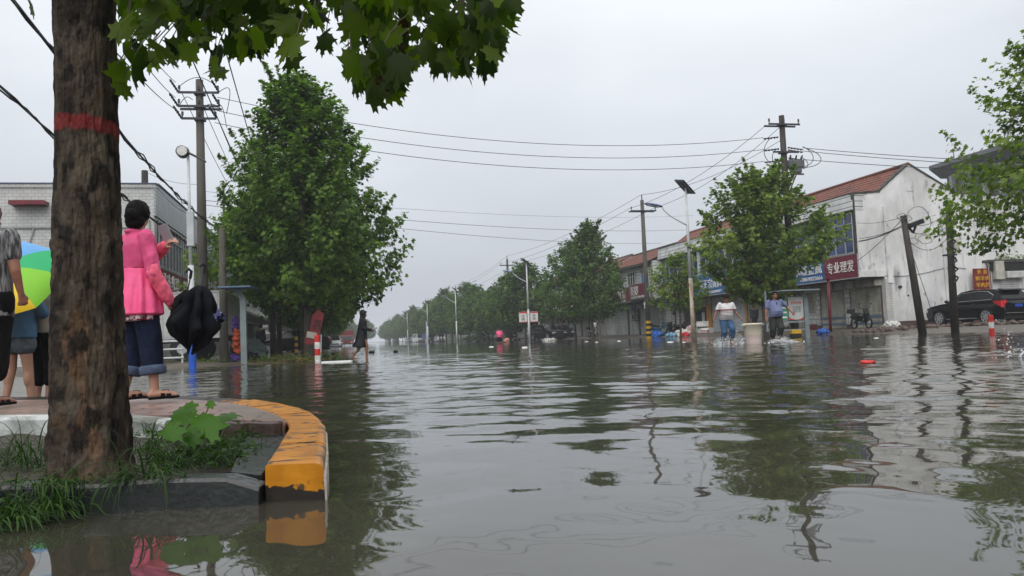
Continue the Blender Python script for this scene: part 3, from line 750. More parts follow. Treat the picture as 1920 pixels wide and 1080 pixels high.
for k in range(8): b.cyl((XGb - 1, YG2 - 3 - 6 * k, 15.9), (XGb - 1, YG2 - 3 - 6 * k, 16.9), .04, .04, 5)
b.each('lightning_rod', MEDGE, gb)

# ---------------- red roofed shop building further along the street
def shoprow(label, y0, y1, top, ridge, signs, wins, seed=0, wallm=MTILE, glass=MGLD, frm=MWF, sign_z=(3.1, 4.35), chim=0):
    rr_ = random.Random(seed)
    t_ = thing('shop_building', label, 'building')
    b = MB(); b.box(XF, XB + 1.5, y0, y1, SOF + .3, top); b.box(XL, XB + 1.5, y0 + .01, y1 - .01, -.1, SOF + .29); b.build('wall', wallm, t_)
    xr = 28.3
    b = MB(); b.prism([(XF - .0, top), (XB + 1.5, top), (xr, ridge - .06)], y0 + .01, y0 + .26); b.prism([(XF, top), (XB + 1.5, top), (xr, ridge - .06)], y1 - .26, y1 - .01); b.each('gable', MEDGE if seed == 1 else MPLAS, t_)
    tileroof(t_, XF - .55, top - .12, xr, ridge, y0 - .1, y1 + .1, pitch=.32); tileroof(t_, XB + 2, top - .1, xr, ridge, y0 - .1, y1 + .1, 'rear_roof', pitch=.64)
    b = MB(); b.box(XF - .6, XF - .5, y0 - .1, y1 + .1, top - .26, top - .1); b.tube([(xr, y0 - .15, ridge + .06), (xr, y1 + .15, ridge + .06)], .1, 6); b.build('eave_board', MEDGE, t_)
    n = max(1, int((y1 - y0) / wins))
    for k in range(n):
        yc = y0 + (k + .5) * (y1 - y0) / n; window(t_, XF - .002, yc - .85, yc + .85, 4.45, top - .55, 3 if seed else 4, glass=glass, frame=frm, trans=.36)
    k = y0 + .35
    while k < y1 - 1.2:
        wd = rr_.uniform(1.5, 2.6); e = min(k + wd, y1 - .3)
        shutter(t_, XL - .03, k, e, .22, 2.5, rr_.choice([MSH, MSH, MSHB, MSHW])); b = MB(); b.box(XL - .12, XL - .001, e + .03, e + .30, .1, 2.9); b.build('pillar', rr_.choice([wallm, MRED, wallm, MSKT]), t_)
        if rr_.random() < .6: b = MB(); b.box(XL - .45, XL - .06, k + .1, e - .1, 2.52, 2.9); b.build('shutter_box', MSH, t_, bevel=.03)
        k = e + .34
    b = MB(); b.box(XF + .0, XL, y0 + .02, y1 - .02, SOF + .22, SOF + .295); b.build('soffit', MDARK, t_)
    b = MB(); b.box(24.6, XL + .1, y0, y1, -.3, .195); tag(b.build('shop_step', MATS['wet_dark_concrete'], None, bevel=.02), kind='structure')
    for i in range(chim):
        yy = y0 + (i + .5) * (y1 - y0) / chim; b = MB(); b.box(xr - .6, xr - .2, yy - .25, yy + .25, ridge - .7, ridge + .45); b.build('chimney', MROOF, t_)
    return t_
cb = shoprow('white tiled shop building with red roof and white casement windows behind the concrete pole', 59.3, 71.5, 6.15, 7.75, 0, 3.0, seed=1)
signboard('shop_sign', 'crimson sign with two rows of white characters on the red roofed shop building', XF - .35, 63.7, 71.3, 3.1, 4.3, MSGR, [('北四山核', .66, .72, 3.1, .44, MLET), ('温矿网人院', .60, .40, 4.3, .46, MLET), ('电话  专线  传真  地址', .55, .1, 5.0, .18, MLET)])
signboard('shop_sign', 'shorter crimson sign next to the concrete pole with yellow and black bands', XF - .35, 59.4, 63.6, 3.25, 4.45, MSGR, [('安图', .25, .70, 1.7, .42, MLET), ('买配', .25, .38, 1.7, .38, MLET), ('高档酒水副食批发', .45, .1, 3.2, .18, MLET)])
shoprow('long shop row with weathered red roof behind the street trees', 72.0, 101, 6.3, 7.9, 0, 3.6, seed=2, chim=3)
signboard('shop_sign', 'dark red sign deep behind the tall street tree near the parked black car', XF - .35, 73, 84, 3.15, 4.2, MSGD, [('家电维修', .5, .5, 6, .7, MLET)])
shoprow('distant grey shop row with dull red roof near the far power poles', 104, 150, 5.6, 7.2, 0, 4.5, seed=3)
shoprow('farthest low shop row fading into the haze behind the line of trees', 155, 240, 5.4, 6.8, 0, 8, seed=4)
# roofs seen over the red roof
for k, (y0, x) in enumerate(((66.5, 33), (73.5, 34))):
    t_ = thing('back_house', ['dark gabled roof rising behind the red tiled roof', 'second dark gabled roof behind the red tiles, farther along'][k], 'house', group='dark gables behind the red roof')
    b = MB(); b.box(x, x + 7, y0 - 3, y0 + 3, 0, 7.6); b.build('wall', MCON, t_)
    b = MB(); b.prism([(y0 - 3.4, 7.5), (y0 + 3.4, 7.5), (y0, 9.3 - .3 * k)], x - .4, x + 7.2, Matrix(((0, 1, 0, 0), (1, 0, 0, 0), (0, 0, 1, 0), (0, 0, 0, 1)))); b.build('roof', MEDGE, t_)

# ---------------- left side building
XS, YS, ZT = -6.7, 32.5, 7.08
lb = thing('corner_building', 'white tiled corner building with grey metal parapet behind the woman in pink', 'building')
b = MB(); b.box(-30, XS - .02, YS, 78, -.1, ZT - .25); b.build('wall', MTILX, lb)
MPAR = mat('grey_metal_parapet', (.33, .345, .36), .4, .12, 1.5, metal=.3)
overlay(MPAR, (.16, .17, .18), bricks('yz', 6, .14, .012, .5))
b = MB(); b.box(XS - .018, XS + .05, YS - .02, 78, 5.75, ZT - .05); b.build('parapet', MPAR, lb)
b = MB(); b.box(-30, XS + .06, YS - .05, YS + .3, ZT - .24, ZT - .11); b.build('roof_edge', MTILX, lb)
b = MB(); b.box(-30, XS + .1, YS - .08, YS + .35, ZT - .105, ZT - .06); b.box(XS - .3, XS + .1, YS + .36, 78, ZT - .045, ZT); b.build('roof_trim', mat('blue_grey_trim', (.07, .09, .16), .5), lb)
y = YS + .5
while y < 76:
    window(lb, XS - .018, y, y + 4.6, 3.85, 5.65, 7, trans=.3, glass=MGLD, frame=MALU, d=1); y += 5.0
b = MB(); b.box(-11.6, -10.4, YS - .5, YS - .005, ZT - .95, ZT - .8); b.build('canopy', MRED, lb)
b = MB(); b.tube([(-16, YS - .06, 5.35), (XS - .8, YS - .06, 5.3)], .03, 6); b.tube([(-10.9, YS - .06, 5.3), (-11.35, YS - .06, 3.6)], .03, 6); b.tube([(XS - .35, YS - .06, 5.55), (XS - .2, YS - .06, 5.6), (XS - .15, YS - .06, 3.5)], .035, 6); b.each('wall_pipe', MALU, lb)
b = MB(); b.box(XS - .01, XS + 1.6, YS + 14, 78, 2.55, 2.68); b.build('awning', MCON, lb)
y = YS + .5
rr_ = random.Random(5)
while y < 76:
    b = MB(); b.box(XS - .018, XS + .03, y, y + 3.2, .2, 2.4); b.build('shopfront', rr_.choice([MGLD, MDARK, MSH]), lb); y += 3.6
for k, (y0, y1, s, m_) in enumerate(((YS + .3, YS + 4.2, '汽车修理', MSGD), (YS + 4.4, YS + 9, '轮胎补胎', MSGD), (YS + 9.3, YS + 14, '润滑油配件', MSGD), (YS + 14.3, YS + 20, '汽车装饰', MSGD), (YS + 20.5, YS + 27, '家常菜馆', MORG))):
    lab = ['dark red lattice sign with pale characters behind the woman in pink', 'dark red sign with round white emblem shapes left of the white lamp', 'dark red sign behind the white solar lamp post', 'dark red sign half covered by the big tree', 'orange yellow sign under the big tree far along the corner building'][k]
    signboard('shop_sign', lab, XS + .12, y0, y1, 2.72, 3.75, m_, [(s, .5, .56, (y1 - y0) * .8, .62, MLET), ('————————', .5, .13, (y1 - y0) * .85, .08, MLET)], d=1, group='signs on the corner building')
# lower shop row farther along on the same side
lr = thing('low_shop_row', 'low grey shop row with dark doorways seen under the big tree', 'building')
b = MB(); b.box(-22, XS + .3, 80, 150, -.1, 4.4); b.build('wall', MTILE, lr); b = MB(); b.box(XS + .31, XS + 2.3, 80, 150, 3.0, 3.2); b.build('awning', MCON, lr)
for k in range(14): b = MB(); b.box(XS + .3, XS + .34, 81 + k * 5, 84.2 + k * 5, .2, 2.6); b.build('shopfront', [MDARK, MGLD, MSH][k % 3], lr)
# ================================================================ TREES
MLF = leafmat('plane_tree_leaf', (.018, .046, .009), (.14, .235, .035), .36, .5)
MLF2 = leafmat('young_plane_leaf', (.040, .075, .014), (.19, .26, .045), .38, .5)
MLFAR = leafmat('street_tree_leaf', (.018, .046, .012), (.105, .18, .034), .32, .6)
MBARK = mat('plane_bark', (.050, .040, .030), .75, .3, 5, bump=.6, bscale=22, col2=(.12, .10, .075), fac=(.35, .7), stretch=(1, 1, .5))
MTWIG = mat('green_brown_twig', (.05, .045, .02), .6, .2, 8)

STAR = []
for i, (a, r_) in enumerate(((0, 1.0), (26, .52), (48, .90), (76, .48), (104, .72), (150, .38), (180, .22), (210, .38), (256, .72), (284, .48), (312, .90), (334, .52))):
    STAR.append((math.sin(R(a)) * r_, math.cos(R(a)) * r_))
STAR = np.array(STAR)
KITE = np.array([(0, 1.0), (.75, .25), (.35, -.6), (-.35, -.6), (-.75, .25)])
def leaf_cloud(P, size, g, shape=STAR, up=.55, fold=.18, droop=.3, out_c=None):
    """P (n,3) leaf centres -> vertices (n*k,3)"""
    n = len(P); k = len(shape)
    nr = g.normal(size=(n, 3)); nr[:, 2] = np.abs(nr[:, 2]) * .8 + up
    if out_c is not None:
        o = P - out_c; o /= np.linalg.norm(o, axis=1, keepdims=True) + 1e-6; nr += o * .9
    nr /= np.linalg.norm(nr, axis=1, keepdims=True)
    t_ = g.normal(size=(n, 3)); t_[:, 2] -= droop; t_ -= nr * (t_ * nr).sum(1, keepdims=True); t_ /= np.linalg.norm(t_, axis=1, keepdims=True) + 1e-9
    s_ = np.cross(nr, t_); sz = size * g.uniform(.55, 1.25, n)
    vs = P[:, None, :] + sz[:, None, None] * (shape[None, :, 0, None] * s_[:, None, :] + shape[None, :, 1, None] * t_[:, None, :] - fold * (np.abs(shape[None, :, 0, None]) + .4 * shape[None, :, 1, None] ** 2) * nr[:, None, :])
    return vs.reshape(-1, 3)
def crown_points(seed, H, z0, rad, prof, ncl, per, L=.55, sig=.16, lobe=.28, shell=.62, lean=(0, 0), upness=.6, shoots=0):
    g = np.random.default_rng(seed); P = []; tips = []; T = []
    for i in range(ncl):
        t = (i + g.uniform()) / ncl; t = t ** .9
        a = i * 2.39996 + g.uniform(-.4, .4)
        env = np.interp(t, prof[0], prof[1]) * rad
        lob = 1 + lobe * noise.noise(Vector((math.cos(a) * 1.3 + seed, math.sin(a) * 1.3, t * 3.1)))
        u = shell + (1 - shell) * g.uniform() ** .6 if g.uniform() < .72 else g.uniform(.1, shell)
        r = env * lob * u
        c = np.array([math.cos(a) * r + lean[0] * t, math.sin(a) * r + lean[1] * t, z0 + (H - z0) * t])
        d = np.array([math.cos(a) * (1 - upness * t), math.sin(a) * (1 - upness * t), upness * (.25 + t)]); d /= np.linalg.norm(d)
        LL = L * g.uniform(.6, 1.5); n = int(per * g.uniform(.5, 1.4)); s = g.uniform(-.6, .7, n)
        w_ = (1 - .55 * np.clip(s + .2, 0, 1))[:, None]
        pts = c + d * (s * LL)[:, None] + g.normal(0, sig, (n, 3)) * w_
        P.append(pts); tips.append(c); bt = g.uniform(.15, .75); T.append(np.clip(bt + g.normal(0, .22, n) + .25 * s, 0, 1))
    for i in range(shoots):
        t = g.uniform(.15, 1) ** .8; a = g.uniform(0, 6.28); r = np.interp(t, prof[0], prof[1]) * rad * .92
        c = np.array([math.cos(a) * r + lean[0] * t, math.sin(a) * r + lean[1] * t, z0 + (H - z0) * min(t, .97)]); d = np.array([math.cos(a) * .55, math.sin(a) * .55, g.uniform(.5, 1.1)]); d /= np.linalg.norm(d)
        LL = g.uniform(.7, 1.35); n = int(55 * LL); s = g.uniform(0, 1, n); P.append(c + d * (s * LL)[:, None] + g.normal(0, .11, (n, 3)) * (1.15 - s)[:, None]); tips.append(c + d * LL * .7); T.append(np.clip(g.normal(.62, .2, n), 0, 1))
    return np.vstack(P), np.array(tips), np.concatenate(T)
def trunk_mesh(name, H, z0, r, tips, parent, seed=0, lean=(0, 0), nl=14, bark=None, base=-.3):
    g = random.Random(seed); m = MB(); pts = []; rs = []
    for i in range(12):
        q = i / 11; z = base + (z0 + (H - z0) * .72 - base) * q
        pts.append((lean[0] * q * q + .05 * math.sin(q * 6 + seed), lean[1] * q * q + .05 * math.cos(q * 5 + seed), z)); rs.append(r * (1.25 if i == 0 else 1) * (1 - .78 * q) + .008)
    m.tube(pts, rs, 10)
    idx = list(range(len(tips))); g.shuffle(idx)
    for i in idx[:nl]:
        tp = Vector(tips[i]); h = z0 * .9 + (tp.z - z0) * .45; q = max(0, min(1, (h - base) / (z0 + (H - z0) * .72 - base)))
        k = q * 11; a = int(min(k, 10)); st = Vector(pts[a]).lerp(Vector(pts[a + 1]), k - a)
        mid = st.lerp(tp, .5) + V(0, 0, -.08 * (tp - st).length); rr = r * (1 - .78 * q) * .5
        m.tube([st, st.lerp(mid, .5) + V(g.uniform(-.05, .05), g.uniform(-.05, .05), 0), mid, tp], [rr, rr * .75, rr * .5, rr * .15], 6)
    return m.build(name, bark or MBARK, parent, smooth=True)
def tree(label, loc, H, z0, rad, prof, ncl, per, seed, leaf=.11, lm=None, r=.13, lean=(0, 0), group=None, L=.55, sig=.16, shell=.62, lobe=.28, nl=14, shape=None, name='plane_tree', upness=.6, shoots=0):
    t_ = thing(name, label, 'tree', loc, 0, group)
    P, tips, T = crown_points(seed, H, z0, rad, prof, ncl, per, L, sig, lobe, shell, lean, upness, shoots)
    g = np.random.default_rng(seed + 50)
    sh = STAR if shape is None else shape
    vs = leaf_cloud(P, leaf, g, sh, out_c=np.array([0, 0, z0 + (H - z0) * .4]))
    npmesh('crown', vs, len(sh), lm or MLF, t_, tint=np.repeat(T, len(sh)))
    trunk_mesh('trunk', H, z0, r, tips, t_, seed, lean, nl)
    return t_
PYR = ([0, .08, .25, .45, .65, .82, .93, 1], [.45, .82, 1.0, .88, .62, .36, .22, .06])
RND = ([0, .1, .3, .55, .75, .9, 1], [.5, .85, 1, .95, .75, .45, .12])
OVL = ([0, .1, .35, .6, .8, .92, 1], [.4, .8, 1, .9, .62, .34, .1])
# --- the large tree by the red and white post (first of the median row) and its followers
p = colD(583, 27.3)
big = tree('big dense cone-shaped plane tree standing in the water behind the red and white post', (p.x, p.y, 0), 9.75, 1.9, 2.72, ([0, .06, .2, .42, .62, .8, .92, 1], [.55, .85, 1.04, .98, .74, .45, .26, .06]), 700, 48, 4, leaf=.115, r=.17, lean=(-.25, 0), L=.62, sig=.15, lobe=.45, nl=40, shoots=70)
# shoots that stick out of the crown outline
m = MB()
row2 = tree('second dense plane tree right behind the big cone-shaped one', (-1.3, 34.6, 0), 8.4, 2.0, 2.9, OVL, 360, 42, 9, leaf=.13, r=.16, L=.6, sig=.2, nl=26, group='median row of plane trees')
t3 = tree('third plane tree of the median row, mostly hidden behind the first two', (-1.4, 42.5, 0), 8.2, 1.9, 3.1, RND, 260, 34, 12, leaf=.17, lm=MLFAR, r=.15, L=.6, sig=.22, group='median row of plane trees', shape=KITE)
for i, y in enumerate((50, 58, 67, 76, 88, 101, 116)):
    c = copy_tree(t3, None, 'plane tree of the median row hidden behind nearer crowns'); c.location = (-1.2 - .02 * i, y, 0); c.rotation_euler.z = i * 1.7; s = (.95, .9, 1.0, .85, .9, .95, .9)[i]; c.scale = (s, s, s)
c0 = tree('small plane tree behind the grey post on the flooded corner', (-3.6, 31.5, .05), 5.6, 2.2, 1.7, RND, 120, 36, 33, leaf=.11, lm=MLF2, r=.1, nl=12)
# --- right row
p = Vector((18.7, 31.9, 0))
rt1 = tree('tall airy plane tree in front of the blue windows behind the wading men', (p.x, p.y, -.05), 7.2, 1.75, 2.4, ([0, .12, .3, .5, .7, .85, 1], [.28, .55, 1.0, 1.0, .80, .54, .2]), 330, 56, 22, leaf=.125, lm=MLF2, r=.12, L=.75, sig=.125, lobe=.95, nl=46, shell=.55, shoots=46)
rt2 = tree('small young plane tree between the concrete pole and the white lamp post', (19.3, 42.2, -.05), 4.75, 1.75, 1.55, RND, 85, 42, 25, leaf=.12, lm=MLF2, r=.07, L=.5, sig=.16, lobe=.5, nl=20)
proto = [tree('tall dark street tree, first of the leafy group beside the black parked car', (19.6, 59.0, -.05), 8.9, 1.8, 2.6, PYR, 250, 44, 27, leaf=.15, lm=MLFAR, r=.13, L=.7, sig=.22, group='street trees in front of the shops', nl=20, shoots=24),
         tree('broad street tree in the leafy group beside the black parked car', (19.9, 64.5, -.05), 8.2, 1.8, 2.9, OVL, 220, 42, 28, leaf=.15, lm=MLFAR, r=.12, L=.7, sig=.22, group='street trees in front of the shops', nl=18),
         tree('rounded street tree behind the wading person in a pink shirt', (19.2, 79.5, -.05), 7.7, 1.9, 3.3, OVL, 190, 36, 29, leaf=.19, lm=MLFAR, r=.14, L=.8, sig=.26, group='street trees in front of the shops', shape=KITE, nl=14)]
rw = random.Random(12)
spots = [(19.3, 84.5, 0, .76), (19.0, 88.0, 1, .88), (20.0, 93.0, 2, .82)]
y = 99.0
while y < 330: spots.append((19.4 + rw.uniform(-.6, .8), y, rw.choice((0, 1, 2, 2)), rw.uniform(.78, 1.06) if y > 110 else .8)); y += rw.uniform(5.2, 7.6) if y < 200 else rw.uniform(8, 11)
for i, (x, y, k, s) in enumerate(spots):
    lab = ['tree directly behind the pink shirted wader', 'tallest tree of the clump left of the pink shirted wader', 'last tree of the dark clump, next to the third white lamp post'][min(i, 4)] if y < 95 else ('street tree in the long row above the parked vans' if y < 170 else 'far hazy street tree at the end of the long row')
    c = copy_tree(proto[k], None, lab); c.location = (x, y, -.05); c.rotation_euler.z = rw.uniform(0, 6.28); c.scale = (s * rw.uniform(.9, 1.1), s, s)
    c['group'] = 'street trees in front of the shops' if y < 95 else ('middle distance street trees' if y < 170 else 'far street trees')
# the median row seen far off, and trees closing the view
for i in range(14):
    y = 190 + i * 14; c = copy_tree(proto[2], None, 'far hazy tree closing the end of the flooded street'); c.location = (2.5 + (i % 3) * 4 - 16 * (i % 2), y + 60, -.05); c.rotation_euler.z = i * 2.2; c['group'] = 'far trees across the street end'
# --- tree at the right-hand picture edge: trunk outside the frame, open branches reach in
p = colD(2062, 17)
rt = tree('plane tree with open leafy branches reaching in over the parked cars', (p.x, p.y, -.05), 6.9, 2.2, 2.75, ([0, .1, .3, .45, .62, .8, 1], [.75, 1.0, 1.0, .62, .55, .35, .12]), 360, 52, 41, leaf=.092, lm=MLF2, r=.13, L=.8, sig=.12, lobe=.6, nl=60, shell=.45, upness=.25, shoots=20)

# ---------------------------------------------------------------- the big trunk in the pit, its bark and its overhanging branches
MTRK = mat('rough_plane_trunk_bark', (.020, .013, .009), .85, .3, 9, bump=1.0, bscale=38, col2=(.085, .064, .045), fac=(.36, .66), stretch=(1, 1, .62), detail=12)
overlay(MTRK, (.105, .088, .060), blotch(3.4, .60, .66, (1.2, 1.2, .6), seed=3, fac=.65))
overlay(MTRK, (.10, .085, .065), blotch(30, .55, .66, (1, 1, .5), seed=23, fac=.6))
overlay(MTRK, (.155, .080, .038), blotch(4.4, .62, .66, (1.4, 1.4, .5), seed=17, fac=.5))
overlay(MTRK, (.008, .006, .005), blotch(16, .50, .58, (1, 1, .5), seed=1, fac=.9))
MRB = mat('red_painted_bark', (.16, .016, .018), .7, .3, 10, bump=1.0, bscale=26, col2=(.26, .035, .035), fac=(.3, .7), stretch=(1, 1, .42))
def rb_(t):
    c = N(t, 'ShaderNodeTexCoord'); s = N(t, 'ShaderNodeSeparateXYZ'); t.links.new(c.outputs['Object'], s.inputs[0])
    n = N(t, 'ShaderNodeTexNoise'); n.inputs['Scale'].default_value = 16; n.inputs['Detail'].default_value = 5; t.links.new(c.outputs['Object'], n.inputs['Vector'])
    a = N(t, 'ShaderNodeMath', operation='MULTIPLY_ADD'); a.inputs[1].default_value = .05; t.links.new(n.outputs['Fac'], a.inputs[0])
    x_ = N(t, 'ShaderNodeMath', operation='MULTIPLY_ADD'); t.links.new(s.outputs[0], x_.inputs[0]); x_.inputs[1].default_value = .07; t.links.new(s.outputs[2], x_.inputs[2]); t.links.new(x_.outputs[0], a.inputs[2])
    d = N(t, 'ShaderNodeMath', operation='SUBTRACT'); t.links.new(a.outputs[0], d.inputs[0]); d.inputs[1].default_value = RBZ
    ab_ = N(t, 'ShaderNodeMath', operation='ABSOLUTE'); t.links.new(d.outputs[0], ab_.inputs[0])
    m_ = N(t, 'ShaderNodeMapRange'); m_.inputs['From Min'].default_value = .036; m_.inputs['From Max'].default_value = .024; m_.inputs['To Max'].default_value = .66; t.links.new(ab_.outputs[0], m_.inputs['Value']); return m_.outputs[0]
tb = G(170, 893, .06); TD = proj(tb)[2]
trk = thing('plane_tree', 'big rough plane tree trunk with a red painted ring and leaves hanging overhead', 'tree', (tb.x, tb.y, 0))
RBZ = atD(155, 240, TD).z + .025
overlay(MTRK, (.24, .022, .024), rb_)
def trunk_ring():
    rows = [(-.15, 172, 92), (893, 170, 88), (860, 168, 83), (820, 168, 80), (760, 167, 77), (700, 167, 74), (560, 160, 70), (430, 158, 68), (300, 156, 64), (200, 154, 61), (100, 153, 60), (0, 152, 59), (-120, 151, 58), (-300, 150, 57), (-600, 150, 52), (-1000, 152, 44)]
    out_ = []
    for (py, cx, hw) in rows:
        if py < 0 and py > -1: z, c = -.15, colD(cx, TD)
        else: c = atD(cx, py, TD); z = c.z
        out_.append((c.x - tb.x, c.y - tb.y, z, hw / F * TD))
    return out_
RG = trunk_ring(); zs = [r_[2] for r_ in RG]; 
m = MB(); nu, nv = 200, 620
def tf(u, v):
    z = zs[0] + (zs[-1] - zs[0]) * v
    x = .012 + np.interp(z, zs, [r_[0] for r_ in RG]); y = np.interp(z, zs, [r_[1] for r_ in RG]); rr = .835 * np.interp(z, zs, [r_[3] for r_ in RG])
    a = u * 2 * math.pi; q = Vector((math.cos(a), math.sin(a), z * .8))
    flare = .10 * max(0, (.45 - z)) * (1 + .8 * math.sin(a * 4 + 1))
    bark = .011 * noise.noise(Vector((q.x * 5, q.y * 5, z * 5))) - .013 * max(0, .25 - abs(noise.noise(Vector((q.x * 6, q.y * 6, z * 5.5))))) * 4 * .5 + .008 * abs(noise.noise(Vector((q.x * 14, q.y * 14, z * 11)))) + .004 * noise.noise(Vector((q.x * 34, q.y * 34, z * 26))) + .02 * noise.noise(Vector((q.x * 1.5, q.y * 1.5, z * 1.2)))
    rr = rr * (1) + flare * .12 + bark * (1.3 if z < 1 else .7) 
    return (x + math.cos(a) * rr, y + math.sin(a) * rr, z)
m.grid(tf, nu, nv)
o = m.build('trunk', MTRK, trk, smooth=True, fixn=False)
# foliage roof overhead: leaves hang from twigs on branches that leave the trunk above the frame
MBL = leafmat('big_plane_leaf', (.010, .024, .005), (.12, .19, .010), .55, .45)
MBRN = leafmat('dead_brown_leaf', (.030, .014, .008), (.07, .03, .014), .25, .7)
g = np.random.default_rng(77)
LV = [(0, 1.0), (.10, .80), (.20, .78), (.16, .62), (.34, .52), (.62, .72), (.64, .52), (.86, .46), (.70, .30), (.62, .10), (.80, -.10), (.92, -.32), (.60, -.26), (.46, -.38), (.40, -.56), (.22, -.44), (.04, -.50)]
LVF = np.array(LV + [(-x, y) for x, y in LV[1:][::-1]])
ex = [-300, 60, 92, 210, 232, 262, 300, 330, 372, 402, 440, 480, 520, 560, 600, 650, 700, 740, 790, 800, 860, 900, 920, 957, 965, 1060]
ey = [60, 40, 60, 170, 150, 118, 130, 120, 100, 150, 110, 90, 90, 135, 110, 150, 190, 175, 120, 100, 165, 128, 135, 40, -10, -60]
P = []; T = []
def nearcam(px, py, D): return np.array(atD(px, py, D))
n_in = 0
for i in range(1500):
    px = g.uniform(-260, 1500) if i > 760 else g.uniform(215, 965)
    e = np.interp(px, ex, ey)
    py = (e - 40 - (g.uniform(0, 1) ** .55) * 190) if i <= 520 else ((e - g.uniform(70, 220)) if i <= 760 else e - 90 - g.uniform(60, 700))
    if i <= 520 and px > 830: py = e - g.uniform(20, 120)
    if i <= 520 and i % 5 == 0: py = e - g.uniform(8, 50)
    D = g.uniform(2.5, 4.4); P.append(nearcam(px, py, D)); T.append(np.clip(abs(g.normal(0, .35)), 0, 1) if i % 4 else g.uniform(.55, 1.0))  # some leaves get a brighter tint, painting backlight into their colour
ok = [(905, 110, 3.0, .75), (835, 60, 3.0, .5), (845, 130, 3.0, .45), (268, 150, 3.2, .85), (228, 135, 3.0, .55), (403, 118, 3.1, .95), (735, 150, 2.9, .2), (655, 130, 3.0, .35), (548, 110, 3.0, .25), (935, 15, 3, .6), (915, 35, 3, .55), (60, 15, 3.4, .3), (20, 5, 3.2, .3), (780, 60, 3, .4), (700, 110, 2.9, .4), (690, 160, 2.9, .4), (870, 20, 3, .5), (230, 165, 3.0, .5), (330, 90, 3.1, .5), (290, 105, 3.1, .6), (610, 60, 3, .15), (500, 60, 3, .2), (445, 80, 3, .35)]
for (px, py, D, tt) in ok: P.append(nearcam(px, py, D)); T.append(tt)
P = np.array(P); T = np.array(T); nL = len(P)
keep = np.array([(p - np.array([tb.x, tb.y, p[2]])) @ (p - np.array([tb.x, tb.y, p[2]])) > .09 for p in P]); P, T = P[keep], T[keep]
k = len(LVF); n = len(P)
tipd = g.normal(size=(n, 3)) * .45; tipd[:, 2] -= 1.0; tipd /= np.linalg.norm(tipd, axis=1, keepdims=True)
nr = g.normal(size=(n, 3)) * .85 + np.array([-fwd.x, -fwd.y, .8]) * .55; nr -= tipd * (nr * tipd).sum(1, keepdims=True); nr /= np.linalg.norm(nr, axis=1, keepdims=True)
sd_ = np.cross(tipd, nr); sz = g.uniform(.042, .080, n)
fx, fy = LVF[:, 0] * .86, LVF[:, 1] * 1.22
curl = g.uniform(.1, 1.0, n)
vs = P[:, None, :] + sz[:, None, None] * (fx[None, :, None] * sd_[:, None, :] * .95 + fy[None, :, None] * tipd[:, None, :] - (curl[:, None] * (np.abs(fx)[None, :] * .5 + .35 * (fy ** 2)[None, :]))[:, :, None] * nr[:, None, :])
# fan each leaf round a centre vertex so that it can fold
cen = P + sz[:, None] * (-.42 * tipd) * .0
allv = np.concatenate([vs, (P + (curl * sz * .10)[:, None] * nr)[:, None, :]], 1).reshape(-1, 3)
base = np.arange(n)[:, None, None] * (k + 1); a_ = np.arange(k)[None, :, None]
fs = np.concatenate([base + a_, base + (a_ + 1) % k, base + k + 0 * a_], 2).reshape(-1, 3)
npmesh('crown', allv, 3, MBL, trk, tint=np.repeat(T, k + 1), faces=fs)
# dead brown cluster
Q = np.array([nearcam(735 + g.normal(0, 11), 95 + g.normal(0, 34), 2.9 + g.normal(0, .035)) for _ in range(34)])
npmesh('dead_leaf_cluster', leaf_cloud(Q, .05, g, STAR, up=0, droop=1.5, fold=.5), len(STAR), MBRN, trk, tint=g.uniform(0, 1, len(Q) * len(STAR)))
# branches and petioles
m = MB(); st = V(0, 0, RG[-3][2]) + V(RG[-3][0], RG[-3][1], 0)
tbv = V(tb.x, tb.y, 0)
ends = []
for (px, py, D, r0) in ((960, -60, 3.2, .035), (640, -40, 3.3, .04), (420, -80, 3.6, .035), (-200, -120, 3.4, .04), (1400, -420, 3.8, .045), (800, -500, 3.2, .04), (300, -500, 2.6, .04)):
    e = atD(px, py, D) - tbv; mid = st.lerp(e, .5) + V(0, 0, .12)
    m.tube([st, st.lerp(mid, .6) + V(0, 0, .1), mid, mid.lerp(e, .55), e], [r0, r0 * .8, r0 * .6, r0 * .4, r0 * .15], 7); ends += [mid, mid.lerp(e, .5), e]
m.each('branch', MTWIG, trk, smooth=True)
m = MB(); gi = random.Random(3); twn = 0
for i in range(0, n):
    top = Vector(P[i] - tipd[i] * sz[i] * .45) - tbv; q = min(ends, key=lambda e: (e - top).length)
    stm = top + (q - top).normalized() * gi.uniform(.06, .12) + V(0, 0, .03)
    if i % 2 == 0 or i >= n - 24: m.tube([top, top.lerp(stm, .5) + V(0, 0, .01), stm] + ([top.lerp(q, .5) + V(0, 0, .05), q] if i % 14 == 0 or i >= n - 24 else []), .0022, 4)
tw = m.build('twig', MTWIG, trk, fixn=False); tw['kind'] = 'stuff'
trk.children[0]
for c in trk.children: c.location = (0, 0, 0)
for c in list(trk.children):
    if c.name.startswith('crown') or c.name.startswith('dead'): c.location = (-tb.x, -tb.y, 0)
